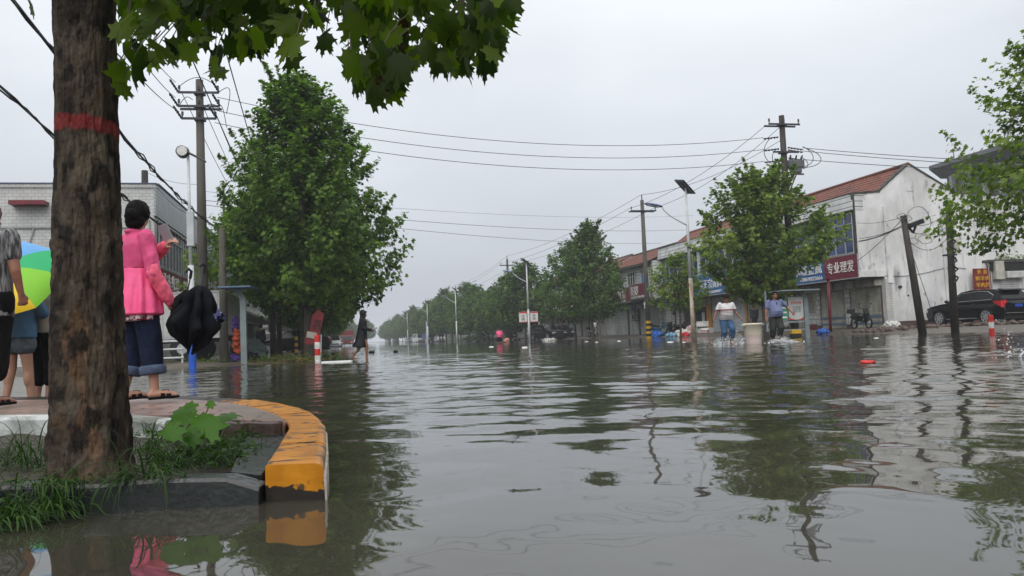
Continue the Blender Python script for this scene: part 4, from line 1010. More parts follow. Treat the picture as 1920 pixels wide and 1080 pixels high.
# ================================================================ POLES, LAMPS, WIRES
MPOLE = mat('weathered_concrete_pole', (.085, .078, .065), .8, .2, 2.5, bump=.3, bscale=14, stretch=(1, 1, .3))
MPOLD = mat('dark_wet_pole', (.040, .034, .028), .7, .3, 3, bump=.4, stretch=(1, 1, .3))
MSTL = mat('dark_galvanised_steel', (.045, .045, .055), .5, .2, 5, metal=.3)
MINS = mat('brown_insulator', (.05, .04, .05), .25, .2, 5)
MWIRE = mat('black_wire', (.022, .022, .026), .6, .1, 5)
MWP = mat('white_painted_post', (.52, .54, .55), .4, .08, 3)
MWPR = mat('white_rusting_post', (.46, .42, .36), .5, .1, 3)
overlay(MWPR, (.26, .13, .045), blotch(2.2, .46, .60, (3, 3, .5), seed=2, fac=.85))
overlay(MWPR, (.07, .04, .025), blotch(7, .60, .66, (1.5, 1.5, .6), seed=6, fac=.9))
MSOL = mat('solar_panel_back', (.10, .105, .115), .45, .15, 3)
MSOLF = mat('solar_cells', (.012, .018, .045), .15, .2, 3)
MLMP = mat('lamp_blue_shell', (.10, .13, .28), .35, .1, 3)
MYEL = mat('bollard_yellow', (.55, .32, .02), .5, .15, 5); MBLK = mat('matt_black', (.015, .015, .015), .5, .2, 5)
MRDB = mat('reflective_red', (.55, .03, .02), .4, .12, 6); MWHB = mat('reflective_white', (.66, .66, .64), .4, .1, 6)
overlay(MWHB, (.30, .28, .25), blotch(14, .56, .66, seed=2, fac=.7))

def power_pole(label, p, H, arms, r=.15, m=None, lean=(0, 0), group=None, name='utility_pole', extra=None, rz=0):
    """arms: list of (z, half length, n_insulators)"""
    t_ = thing(name, label, 'pole', (p[0], p[1], 0), rz, group); b = MB(); top = V(lean[0], lean[1], H)
    b.tube([V(-lean[0] * .05, -lean[1] * .05, -.4), top * .5, top], [r * 1.12, r * .95, r * .75], 12); b.build('shaft', m or MPOLE, t_, smooth=True)
    for (z, hl, ni) in arms:
        c = top * (z / H); b = MB(); rr = r * .8 + .03
        b.box(c.x - hl, c.x + hl, c.y - rr - .05, c.y - rr, z - .04, z + .04)
        if hl > .7: b.box(c.x - hl, c.x + hl, c.y + rr, c.y + rr + .05, z - .04, z + .04)
        b.box(c.x - rr - .02, c.x + rr + .02, c.y - rr - .001, c.y + rr + .001, z - .035, z + .035)
        a = b.build('crossarm', MSTL, t_)
        for i in range(ni):
            x = c.x + hl * (-1 + 2 * i / max(1, ni - 1)) * .94; b = MB()
            b.cyl((x, c.y - rr, z + .04), (x, c.y - rr, z + .12), .02, .02, 6)
            for q in range(3): b.cyl((x, c.y - rr, z + .12 + q * .05), (x, c.y - rr, z + .16 + q * .05), .05, .035, 8)
            b.build('insulator', MINS, a)
    return t_, top
def wire(a, c, sag, label, group='power lines', r=.012, n=18, name='power_line', twist=0, seed=0):
    a, c = Vector(a), Vector(c); L = (c - a).length; pts = []
    for i in range(n + 1):
        u = i / n; p = a.lerp(c, u); p.z -= sag * 4 * u * (1 - u); pts.append(p - a)
    b = MB(); b.tube(pts, r, 5)
    if twist:
        for k in range(twist):
            q = [p + V(.5, .3, .9) * .0 + V(math.sin(i * 1.3 + k * 2 + seed), math.cos(i * 1.7 + k), math.sin(i * 2.1 + k * 3)) * r * 2.2 for i, p in enumerate(pts)]; b.tube(q, r * .7, 4)
    o = b.build(name, MWIRE, None, fixn=False); o.location = a; tag(o, label, 'power line', group); return o

# right row of slim poles with one crossarm
RP = [(1217, 49.2, 365, 10), (957, 87.1, 480, 10), (858, 127, 535, 10), (801, 168, 560, 10), (746, 215, 588, 10), (731, 262, 603, 10)]
labs = ['slim concrete pole with a yellow and black banded foot beside the small street tree', 'slim concrete pole rising from the dense trees left of the white lamp post', 'slim pole behind the blue truck, third along the street', 'slim pole above the parked white van, fourth along the street', 'thin hazy pole, fifth along the street', 'faintest hazy pole at the far end of the street']
tops = []
for i, (px, D, pt, _) in enumerate(RP):
    q = colX(px, 19.0, 0.0); x = 19.0; H = zat(x, q, pt)
    if i > 3: H = 9.4
    tp, top = power_pole(labs[i], (x, q), H - .35, [(H - 1.05, .85, 2)], r=.15, group='slim poles along the shops'); 
    b = MB(); b.cyl((0, 0, H - .36), (0, 0, H), .035, .03, 6); b.build('pole_pin', MSTL, tp)
    tops.append((x, q, H))
    if i == 0:
        for k in range(7):
            b = MB(); b.cyl((0, 0, .02 + k * .16), (0, 0, .18 + k * .16 - .002), .178 - .002 * k, .176 - .002 * k, 14); b.build('painted_band', [MBLK, MYEL][(k + 1) % 2], tp)
        b = MB(); b.box(-.19, -.17, -.12, .12, 3.55, 3.95); b.build('number_plate', MSGB, tp)
        b = MB(); b.box(-.195, -.17, -.08, .08, 2.1, 2.32); b.box(-.195, -.17, -.06, .05, 1.93, 2.05); b.each('paper_notice', MWHB, tp)
# the thick pole with the switch gear
pb0 = colD(1491, 36); pb = (pb0.x, pb0.y); HB = zat(pb[0], pb[1], 217)
tp, top = power_pole('tall dark pole with switch gear rising above the tall airy plane tree', pb, HB, [(HB - .45, .80, 3), (HB - 1.75, .65, 0)], r=.17, m=MPOLD)
b = MB(); b.cbox((.45, -.1, HB - 2.3), (.8, .45, .36)); b.cbox((.50, -.1, HB - 2.6), (.42, .4, .28)); b.build('switch_box', MSOL, tp, bevel=.06)
b = MB()
for i in range(3): b.cyl((.18 + i * .27, -.2, HB - 2.13), (.16 + i * .3, -.3, HB - 1.92), .05, .035, 8)
b.each('bushing', MINS, tp)
b = MB(); b.box(.1, .75, -.35, -.29, HB - 2.84, HB - 2.77); b.tube([(.15, 0, HB - 3.6), (.5, -.1, HB - 2.8)], .03, 5); b.each('bracket', MSTL, tp)
for k, (dx, z1, r1) in enumerate(((1.35, HB - 1.5, .55), (1.75, HB - 1.6, .75), (1.05, HB - 2.0, .5), (-.75, HB - 1.6, .6), (-1.15, HB - 1.1, .7), (-.45, HB - 2.1, .5))):
    s = 1 if dx > 0 else -1; b = MB(); pts = []
    for i in range(15): u = i / 14; pts.append(V(s * .30 + (dx - s * .30) * math.sin(u * 2.6) , -.25, HB - 2.5 + (z1 - HB + 2.5) * u - .32 * math.sin(u * 3.1) * (1 - u)))
    b.tube(pts, .016, 5); b.build('jumper_cable', MWIRE, tp)
for k, (z, s) in enumerate(((HB - 1.02, -1), (HB - 1.57, -1), (HB - 2.12, -1), (HB - 1.5, 1), (HB - 1.62, 1), (HB - 2.0, 1))):
    b = MB()
    for q in range(5): b.cyl((s * (.25 + q * .16), 0, z - .02 * q), (s * (.34 + q * .16), 0, z - .02 * q), .05, .03, 7)
    vs_ = [(s * .2, 0, z)] + [(s * (.25 + .16 * q), 0, z - .02 * q) for q in range(5)] + [(s * 1.02, 0, z - .09)]; b = MB(); b.tube([p_ for q in range(5) for p_ in ((s * (.25 + q * .16), 0, z - .02 * q), (s * (.34 + q * .16), 0, z - .02 * q), (s * (.345 + q * .16), 0, z - .02 * q))] + [(s * 1.02, 0, z - .09)], [r_ for q in range(5) for r_ in (.05, .03, .012)] + [.012], 7)
    b.build('strain_insulator', MINS, tp)
# left tall pole with three double crossarms
pl = colD(383, 28); HL = zat(pl.x, pl.y, 150)
arz = -YAW
tl, topl = power_pole('tall concrete pole with three crossarms rising behind the white solar lamp', (pl.x, pl.y), HL, [(HL - .52, .70, 3), (HL - 1.02, .72, 3), (HL - 1.47, .60, 3)], r=.17, rz=-.05)
for k, (z, hl) in enumerate(((HL - .52, .7), (HL - 1.02, .72), (HL - 1.47, .6))):
    for s in (-1, 1):
        b = MB()
        for q in range(5): b.cyl((s * hl - .03 * q - .02 , -.12 - q * .11, z + .05 + q * .055), (s * hl - .03 * q - .03, -.21 - q * .11, z + .09 + q * .055), .05, .03, 7)
        b.build('strain_insulator', MINS, tl)
for k, (x0, z0, x1, z1, bu) in enumerate(((-.7, HL - .35, .7, HL - .35, .38), (.7, HL - .5, .95, HL - 1.3, .5), (.7, HL - 1.0, .95, HL - 1.8, .3), (-.65, HL - 1.0, -.2, HL - .8, .2), (.1, HL - 1.1, .8, HL - 1.15, .18))):
    b = MB(); b.tube([V(x0 + (x1 - x0) * u + (0 if k != 1 else bu * math.sin(u * math.pi) * .5), -.2, z0 + (z1 - z0) * u + bu * math.sin(u * math.pi)) for u in [i / 10 for i in range(11)]], .013, 5); b.build('jumper_cable', MWIRE, tl)
# span wires
L3 = [V(pl.x + .6, pl.y, HL - .62), V(pl.x + .6, pl.y, HL - 1.12), V(pl.x + .5, pl.y, HL - 1.56)]
R3 = [V(pb[0] - 1.0, pb[1], HB - 1.05), V(pb[0] - 1.0, pb[1], HB - 1.6), V(pb[0] - 1.0, pb[1], HB - 2.15)]
for i in range(3): wire(L3[i], R3[i], .95 + .0 * i, ['top wire spanning the street between the two tall poles', 'middle wire spanning the street between the two tall poles', 'bottom wire spanning the street between the two tall poles'][i], 'wires across the street', r=.012, n=30)
# lower telephone wires
pa = [V(-4.3, 29.8, 6.3), V(-4.3, 29.8, 6.0), V(-4.3, 29.8, 5.85)]
for i, (px, py, X) in enumerate(((1300, 404, 25), (1290, 431, 25), (1240, 456, 25))):
    e = atX(px, py, X); a = atD(600, (380, 396, 404)[i], 30) ; wire(V(pl.x, pl.y, a.z + .3 + .0 * i), e, .45, ['highest thin wire crossing low over the street to the shop roofs', 'middle thin wire crossing low over the street to the shop roofs', 'lowest thin wire crossing over the street to the shop roofs'][i], 'thin low wires across the street', r=.010 if i else .006, n=24)
# slim pole lines
q0 = [(pb[0] - .8, pb[1], HB - .45), (pb[0] + .0, pb[1], HB - .45), (pb[0], pb[1], HB - 1.1)]
for i in range(len(tops)):
    x, y, H = tops[i]; cur = [(x - .8, y, H - .85), (x + .8, y, H - .85), (x, y, H)]
    for k in range(3):
        if i < 4: wire(q0[k], cur[k], .5, 'wire running along the shops between the slim poles, ' + ['span above the tall airy tree', 'span left of the banded pole', 'span above the pink shirted wader', 'faint far span'][i], 'wires along the shops', r=.012, n=12)
    q0 = cur
# wires to the right of the thick pole
for i, (py, z0) in enumerate(((289, HB - 1.5), (297, HB - 1.65), (306, HB - 2.05))):
    e = atD(1930, py, 30); e = e + (e - V(pb[0], pb[1], z0)) * 1.2; wire(V(pb[0] + 1.0, pb[1], z0), e, .35, ['upper', 'middle', 'lower'][i] + ' wire leading off the thick switch gear pole past the grey block', 'wires past the grey block', r=.014, n=16)
# wires from the left pole towards and past the camera, and along the median row
for i, (x, z, px, py) in enumerate(((-.7, HL - .3, 255, 45), (-.72, HL - .85, 255, 75), (-.6, HL - 1.35, 258, 118))):
    e = atD(px, py, 15); s_ = V(pl.x + x, pl.y - .6, z); wire(s_, s_ + (e - s_) * 1.9, .25, ['upper', 'middle', 'lower'][i] + ' wire leading from the three crossarm pole into the overhanging leaves', 'wires into the leaves', r=.011, n=14)
for i in range(3): wire(V(pl.x + (-.6, .1, .6)[i], pl.y, HL - (.5, .95, 1.4)[i]), V(pl.x + (-.5, .1, .5)[i], pl.y + 52, 8.7), 1.0, 'wire descending behind the big cone-shaped tree from the three crossarm pole', 'wires along the corner building', r=.013, n=14)
for i, (px, py) in enumerate(((300, -30), (380, -60))):
    a = atD(px, py, 9); e = V(pl.x + .4 + i * .3, pl.y + 40, 8.9); wire(a, e, .6, ['left', 'right'][i] + ' long wire passing in front of the three crossarm pole', 'long wires over the corner', r=.010, n=24)
# heavy bundled cables of the corner
for i, (A, B, s_, lb) in enumerate(((atD(-60, -110, 9), atD(402, 425, 30), .35, 'thick twisted cable bundle coming down past the trunk to the white lamp'), (atD(-60, 105, 12), atD(372, 468, 30), .25, 'second twisted cable bundle drooping behind the trunk onto the corner building'))):
    wire(A, B, s_, lb, 'cable bundles at the corner', r=.022, n=34, name='cable_bundle', twist=2, seed=i)
wire(atD(278, 325, 31), atD(383, 345, 28.2), .15, 'thin wire between the short dark pole and the tall concrete pole', 'short corner wires', r=.007); wire(atD(290, 345, 31), atD(395, 408, 28.2), .4, 'sagging wire below the thin wire at the corner roof', 'short corner wires', r=.010)
p = colD(276, 30.5); power_pole('short dark pole standing at the corner building behind the head of the woman in pink', (p.x, p.y), zat(p.x, p.y, 320), [], r=.16, m=MPOLD)
p = colD(425, 45); power_pole('thin dark pole behind the upper edge of the big cone-shaped tree', (p.x, p.y), zat(p.x, p.y, 345), [], r=.08, m=MPOLD)
# two leaning poles by the gable
p1 = colD(1731, 28.5); H1 = zat(p1.x, p1.y, 403); tpx = atD(1693, 404, 28.5)
tq, top1 = power_pole('leaning dark pole with a black camera box in front of the stained gable', p1, tpx.z, [], r=.13, m=MPOLD, lean=(tpx.x - p1.x, tpx.y - p1.y))
b = MB(); Mx = Matrix.Translation(top1 + V(.42, -.05, -.32)) @ Matrix.Rotation(R(-18), 4, 'Y'); b.cbox((.05, 0, 0), (.62, .18, .17), Mx); b.build('camera_box', MBLK, tq, bevel=.03)
b = MB(); b.tube([top1 + V(.05, 0, -.3), top1 + V(.2, 0, -.45), top1 + V(.38, 0, -.62), top1 + V(.5, 0, -.4)], .05, 6); b.build('bracket', MBLK, tq)
for k in range(5):
    b = MB(); c = top1 + V((-.12, .1, .25, .75, .55)[k], -.12, (-.08, -.12, -.95, -.9, -.2)[k]); rr = (.22, .16, .2, .28, .5)[k]
    b.tube([c + V(math.cos(a) * rr, .04 * math.sin(a * 3), math.sin(a) * rr * (.55 if k != 4 else 1.0)) for a in [i * .4 for i in range(18)]], .010, 4); b.build('cable_coil', MWIRE, tq)
p2 = colD(1791, 28.5); tpx = atD(1777, 376, 28.5)
tq2, top2 = power_pole('upright dark pole with bundled cables and meter box beside the parked car', p2, tpx.z, [], r=.125, m=MPOLD, lean=(tpx.x - p2.x, tpx.y - p2.y))
b = MB(); b.box(.14, .38, -.1, .1, top2.z - 1.75, top2.z - 1.35); b.build('meter_box', MSHB, tq2, bevel=.02)
b = MB(); b.box(-.16, .2, -.16, .16, top2.z - 1.98, top2.z - 1.92); b.build('bracket', MSTL, tq2)
b = MB(); b.tube([top2 + V(math.sin(i * 1.9) * .11, -.11, -.1 * i - .1) for i in range(30)], .035, 5); b.build('cable', MWIRE, tq2)
b = MB(); b.tube([top2 + V(-.16 + .12 * math.cos(a), -.1, -.12 + .1 * math.sin(a)) for a in [i * .5 for i in range(14)]], .02, 5); b.build('cable_coil', MWIRE, tq2)
T1 = V(p1.x, p1.y, 0) + top1; T2 = V(p2.x, p2.y, 0) + top2
for k, (px, py, dz) in enumerate(((1606, 490, -.1), (1610, 452, -.35), (1612, 447, -.35), (1610, 418, -.05), (1600, 455, -.4))):
    wire(T1 + V(0, 0, dz), atX(px, py, 24.9), .10, ['lowest service wire', 'thick bundled service wire', 'second service wire', 'topmost thin service wire', 'thin middle service wire'][k] + ' fanning from the leaning pole to the blue windows', 'service wires at the gable', r=(.012, .02, .014, .009, .009)[k])
for k in range(3): wire(T1 + V(.1, 0, -.25 - .3 * k), T2 + V(0, 0, (-.35, -.9, -1.2)[k]), (.3, .22, .5)[k], 'service wire between the leaning pole and the upright dark pole', 'wires between the two dark poles', r=.010)
wire(T1 + V(0, 0, -.5), V(p1.x + 1.15, p1.y + .6, .15), .0, 'thin stay wire running down beside the leaning pole to the car', 'service wires at the gable', r=.010)

# ---------------------------------------------------------------- solar street lamps
def solar_lamp(label, x, y, H, panel_z, arm=1, base_m=None, scale=1.0, group='solar street lamps', banners=False, rz=0):
    t_ = thing('street_lamp', label, 'street lamp', (x, y, 0), rz, group); h0 = H * .62
    b = MB(); b.tube([(0, 0, -.3), (0, 0, h0 * .65)], [.105, .085], 12); b.build('lower_pole', base_m or MWP, t_, smooth=True)
    b = MB(); b.tube([(0, 0, h0 * .65), (0, 0, H * .97)], [.083, .05], 12); b.build('pole', MWP, t_, smooth=True)
    M_ = Matrix.Translation((-.02, 0, H)) @ Matrix.Rotation(R(38), 4, 'Y') @ Matrix.Rotation(R(20), 4, 'Z') 
    b = MB(); b.cbox((0, 0, 0), (.95, .62, .04), M_); pn = b.build('solar_panel', MSOLF, t_)
    b = MB(); b.cbox((0, 0, -.035), (.90, .57, .028), M_); b.cbox((0, 0, -.055), (.9, .04, .02), M_); b.cbox((0, 0, -.055), (.04, .57, .024), M_); b.build('panel_frame', MSOL, pn)
    b = MB(); b.tube([(0, 0, H * .955), (-.0, 0, H - .03)], .04, 8); b.build('bracket', MWP, t_)
    # curved arm and lamp head towards the road
    za = H * .80; b = MB(); pts = [V(-arm * (.05 + 1.15 * math.sin(u * 1.45)), 0, za - .35 + .85 * u) for u in [i / 9 for i in range(10)]]
    b.tube(pts, [.035 - .001 * i for i in range(10)], 8); b.build('arm', MWP, t_, smooth=True)
    e = pts[-1]; M2 = Matrix.Translation(e + V(-arm * .40, 0, .06)) @ Matrix.Rotation(R(10 * arm), 4, 'Y')
    b = MB(); b.ell((0, 0, 0), (.46, .16, .075), 16, 8, M2); hd = b.build('lamp_head', MLMP, t_, smooth=True)
    b = MB(); b.cbox((-.03 * arm, 0, -.055), (.55, .2, .03), M2); b.build('lens', MWHB, hd, bevel=.01)
    if banners:
        for s in (-1, 1):
            b = MB(); b.box(s * .14 if s > 0 else -.80, .80 if s > 0 else -.14, -.05, .05, 1.62, 2.5); bn = b.build('banner_box', MWHB, t_, bevel=.02)
            b = MB(); b.box(min(s * .14, s * .8), max(s * .14, s * .8), -.056, -.051, 2.38, 2.49); b.box(min(s * .14, s * .8), max(s * .14, s * .8), -.056, -.051, 1.63, 1.68); b.each('red_strip', MRDB, bn)
            textmesh('中国' if s < 0 else '平安', MBLK, bn, frameM((s * .47, -.055, 2.03), (1, 0, 0), (0, 0, 1)), fit=(.26, .45), ext=.003) if False else textmesh('中\n国' if s < 0 else '平\n安', MBLK, bn, frameM((s * .47, -.055, 2.03), (1, 0, 0), (0, 0, 1)), fit=(.22, .5), ext=.003)
    return t_
XLMP = 15.6
yA = colX(1301, XLMP, 0); solar_lamp('rust-streaked white solar street lamp beside the wading men', XLMP, yA, zat(XLMP, yA, 350), 0, base_m=MWPR)
yB = colX(993, XLMP, 0); solar_lamp('white solar street lamp carrying two small white banner boxes', XLMP, yB, zat(XLMP, yB, 491), 0, banners=True)
yC = colX(857, XLMP, 0); solar_lamp('third white solar street lamp standing in front of the parked vans', XLMP, yC, 7.0, 0)
yD = colX(803, XLMP, 0); solar_lamp('small distant solar street lamp beside the fourth slim pole', XLMP, yD, 7.0, 0)
yE = colX(765, XLMP, 0); solar_lamp('tiny hazy solar street lamp far along the street', XLMP, yE, 7.0, 0)
# left solar lamp seen from behind, with battery box
p = colD(361, 23); ZL = zat(p.x, p.y, 285)
t_ = thing('street_lamp', 'white solar street lamp with a boxy battery case standing on a blue foot', 'street lamp', (p.x, p.y, 0), 0, 'solar street lamps')
b = MB(); b.tube([(0, 0, .55), (0, 0, 3.0)], [.085, .085], 12); b.tube([(0, 0, 2.6), (-.03, 0, ZL)], [.05, .04], 10); b.each('pole', MWP, t_, smooth=True)
b = MB(); b.tube([(0, 0, -.3), (0, 0, .75)], .105, 14); b.build('pole_foot', mat('bright_blue_paint', (.02, .10, .50), .4, .1, 4), t_)
z0, z1 = zat(p.x, p.y, 462), zat(p.x, p.y, 396); b = MB(); b.cbox((.01, 0, (z0 + z1) / 2), (.20, .18, z1 - z0)); b.build('battery_case', MWP, t_, bevel=.02)
M2 = Matrix.Translation((-.17, -.05, ZL + .02)) @ Matrix.Rotation(R(25), 4, 'Y')
b = MB(); b.cyl((-.02, -.1, 0), (.0, .12, .0), .17, .19, 16); 
for v in range(len(b.v)): b.v[v] = tuple(Vector(b.v[v]) + V(-.17, -.05, ZL + .0))
hd = b.build('lamp_head', MSOL, t_, bevel=.02)
b = MB(); b.cyl((-.17, -.165, ZL), (-.17, -.152, ZL), .145, .145, 16); b.build('lens', MWHB, hd)
b = MB(); b.cbox((.24, 0, -.02), (.62, .30, .03), Matrix.Translation((-.02, 0, ZL + .0)) @ Matrix.Rotation(R(28), 4, 'Y')); b.build('solar_panel', MSOL, t_)

# ---------------------------------------------------------------- bollards, shelters and small street things
def bollard(label, p, h, bands, r=.075):
    t_ = thing('bollard', label, 'bollard', (p[0], p[1], 0)); n = len(bands); dz = h / n
    for k, mt in enumerate(bands):
        b = MB(); b.cyl((0, 0, -.25 if k == 0 else k * dz), (0, 0, (k + 1) * dz - .001), r, r, 18); b.build('reflective_band', mt, t_)
    b = MB(); b.cyl((0, 0, h), (0, 0, h + .012), r * .96, r * .8, 18); b.build('cap', bands[-1], t_); return t_
g_ = G(596, 679); bollard('red and white banded bollard in front of the big tree trunk', g_, zat(g_.x, g_.y, 629), [MWHB, MRDB, MWHB, MRDB], .085)
g_ = G(1860, 627); bollard('red and white banded bollard in front of the parked black car', g_, zat(g_.x, g_.y, 592), [MRDB, MWHB, MRDB], .075)
g_ = colD(556, 40); bollard('small yellow and black striped post among the parked cars', g_, .95, [MBLK, MYEL, MBLK, MYEL, MBLK, MYEL], .08)
g_ = colX(945, 19.5, 0); bollard('yellow and black striped post behind the pink shirted wader', (19.6, colX(965, 19.6, 0)), 1.5, [MBLK, MYEL] * 4, .15)
def shelter(label, px, D, ptop, reach, posters=True, sgn=-1):
    p = colD(px, D); H = zat(p.x, p.y, ptop); t_ = thing('shelter', label, 'shelter', (p.x, p.y, 0), -YAW * .4)
    mm_ = mat('grey_green_steel', (.19, .23, .235), .45, .12, 3)
    b = MB(); b.box(-.09, .09, -.06, .06, -.3, H - .35); b.build('post', mm_, t_, bevel=.01)
    b = MB(); b.loft([[V(-.09, -.05, H - .36), V(.09, -.05, H - .36), V(.09, .05, H - .36), V(-.09, .05, H - .36)], [V(-.20, -.05, H - .15), V(-.02, -.05, H - .12), V(-.02, .05, H - .12), V(-.20, .05, H - .15)], [V(-.5, -.05, H - .05), V(-.05, -.05, H - .02), V(-.05, .05, H - .02), V(-.5, .05, H - .05)]]); b.build('brace', mm_, t_)
    b = MB(); b.box(-reach, .35, -.6, .6, H - .02, H + .03); b.build('canopy', MATS['shelter_blue'] if not posters else mm_, t_, bevel=.01)
    return t_, H, mm_
mat('shelter_blue', (.10, .16, .25), .45, .12, 3)
shelter('grey steel post with a small blue roof plate in front of the white truck', 458, 24.6, 540, .62, False)
sh, H, mm_ = shelter('grey steel advertising shelter with posters behind the man in the blue polo shirt', 1514, 32.5, 545, 1.3)
b = MB(); b.box(-1.75, -.10, -.03, .03, .62, .70); b.box(-1.75, -.10, -.03, .03, .30, .36); b.box(-1.75, -1.69, -.03, .03, .36, 1.95); b.each('rail', mm_, sh)
b = MB(); b.box(-.76, -.13, -.045, -.0, .74, 1.68); po = b.build('poster', mat('poster_white', (.45, .46, .45), .4, .08, 4), sh)
b = MB()
cx, cz, rr = -.445, 1.25, .50
pts = [(cx + .315 * math.sin(a), .745 + .16 * (1 - math.cos(a))) for a in np.linspace(-1.5, 1.5, 14)]
b.add([V(x, -.049, z) for x, z in pts] + [V(x, -.049, .742) for x, z in pts], [(i, i + 1, i + 15, i + 14) for i in range(13)]); b.build('red_border', MRDB, po, fixn=False)
textmesh('全场特惠', MRDB, po, frameM((-.45, -.048, 1.44), (1, 0, 0), (0, 0, 1)), fit=(.5, .13), ext=.002)
textmesh('地址电话\n欢迎光临\n诚信为本', MSOL, po, frameM((-.42, -.048, 1.17), (1, 0, 0), (0, 0, 1)), fit=(.36, .26), ext=.002)
b = MB(); b.box(-1.12, -.84, -.04, 0, .74, 1.55); p2_ = b.build('poster', mat('poster_green', (.03, .24, .13), .4, .1, 4), sh)
for k in range(4): b = MB(); b.box(-1.12, -.84, -.046, -.041, .82 + k * .2, .89 + k * .2); b.build('white_stripe', MWHB, p2_)
b = MB(); b.box(-.72, -.30, -.1, .1, .02, .17); b.box(-.72, -.30, -.1, .1, .173, .33); cr_ = b.each('striped_kerb_block', MBLK, None)
t_ = thing('barrier_block', 'yellow and black striped block under the advertising shelter', 'barrier', sh.location, sh.rotation_euler.z)
for i, c in enumerate(cr_):
    c.parent = t_; c.data.materials.clear(); c.data.materials.append([MBLK, MYEL][i])
# dark red post in front of the shutters
yy = colX(1557, 23.6, .3); t_ = thing('awning_post', 'dark red steel post standing in front of the striped shutter', 'post', (23.6, yy, 0)); b = MB(); b.tube([(0, 0, -.2), (.05, 0, 2.68)], .075, 10); b.build('shaft', MRED, t_, smooth=True); b = MB(); b.box(-.16, .2, -.12, .12, 2.682, 2.70); b.build('top_plate', MRED, t_)
# slim white stake in the water far off
p = colD(801, 95); o = MB(); o.tube([(0, 0, -.3), (0, 0, 2.7)], .07, 8); o = o.build('marker_post', MWP, None); o.location = (p.x, p.y, 0); tag(o, 'slim white post in the water before the white van and blue truck', 'post')
# brown trunk-like pole in front of the truck, dark trunks beyond
p = colD(421, 25.3); power_pole('short brown pole in front of the white truck', (p.x, p.y), 4.4, [], r=.13, m=MPOLE)
for k, px in enumerate((513, 525)):
    p = colD(px, 32 + k * 3); t_ = power_pole(['straight dark trunk-like post beside the standing dark figure', 'second dark trunk-like post just beyond the first'][k], (p.x, p.y), 3.6, [], r=.12, m=MPOLD, group='dark posts under the tree')[0]
# ================================================================ VEHICLES
def paint(name, col, rough=.3): return mat(name, col, rough, .06, 2, spec=.35, coat=.15)
MTYR = mat('tyre_rubber', (.014, .014, .014), .75, .2, 8); MRIM = mat('alloy_rim', (.45, .46, .47), .3, .08, 5, metal=.6)
MCGL = mat('car_glass', (.004, .005, .006), .15, .2, 2, spec=.25); MCHR = mat('chrome_trim', (.6, .6, .61), .2, .05, 4, metal=.9)
MTLR = mat('tail_light_red', (.50, .015, .02), .2, .1, 4, spec=.8); MHDL = mat('headlight_glass', (.55, .57, .58), .12, .1, 4, spec=.8)
MPLT = mat('blue_number_plate', (.02, .07, .35), .4, .1, 4)
def arc(cx, cz, r, a0, a1, n=9): return [(cx + r * math.cos(R(a0 + (a1 - a0) * i / n)), cz + r * math.sin(R(a0 + (a1 - a0) * i / n))) for i in range(n + 1)]
STY = {  # side profiles: lower body (front at +x), cabin, windows; unit: metres for a 4.7 m car
 'suv': dict(L=4.8, W=1.86, wr=.37, xf=1.42, xr=-1.42, deck=[(2.36, .42), (2.40, .70), (2.30, .88), (1.95, .98), (1.25, 1.08), (.90, 1.10), (-2.20, 1.14), (-2.36, 1.0), (-2.40, .62), (-2.36, .40)],
     cab=[(1.05, 1.08), (.15, 1.60), (-.4, 1.68), (-1.5, 1.66), (-1.95, 1.58), (-2.28, 1.12)], win=[(.78, 1.13), (.10, 1.52), (-.9, 1.58), (-1.45, 1.55), (-1.80, 1.36), (-1.72, 1.16)], ws=[(1.02, 1.10), (.17, 1.595)], rw=[(-2.25, 1.16), (-1.98, 1.55)]),
 'sedan': dict(L=4.7, W=1.8, wr=.32, xf=1.38, xr=-1.38, deck=[(2.32, .36), (2.34, .58), (2.20, .74), (1.2, .90), (.9, .92), (-1.5, .96), (-2.20, .98), (-2.32, .8), (-2.34, .5), (-2.28, .34)],
     cab=[(1.05, .90), (.25, 1.36), (-.2, 1.43), (-.9, 1.41), (-1.75, .98)], win=[(.80, .95), (.22, 1.30), (-.85, 1.34), (-1.45, 1.03), (-1.4, .98)], ws=[(1.02, .92), (.27, 1.35)], rw=[(-1.72, 1.0), (-.93, 1.405)]),
 'van': dict(L=4.2, W=1.62, wr=.29, xf=1.25, xr=-1.2, deck=[(2.08, .34), (2.12, .62), (2.0, .88), (1.85, 1.0), (1.6, 1.02), (-2.08, 1.02), (-2.1, .6), (-2.08, .34)],
     cab=[(1.88, .99), (1.15, 1.78), (.6, 1.86), (-1.9, 1.86), (-2.05, 1.0)], win=[(1.45, 1.05), (1.0, 1.66), (-1.75, 1.7), (-1.85, 1.08)], ws=[(1.86, 1.02), (1.17, 1.76)], rw=[(-2.04, 1.1), (-1.92, 1.75)]),
}
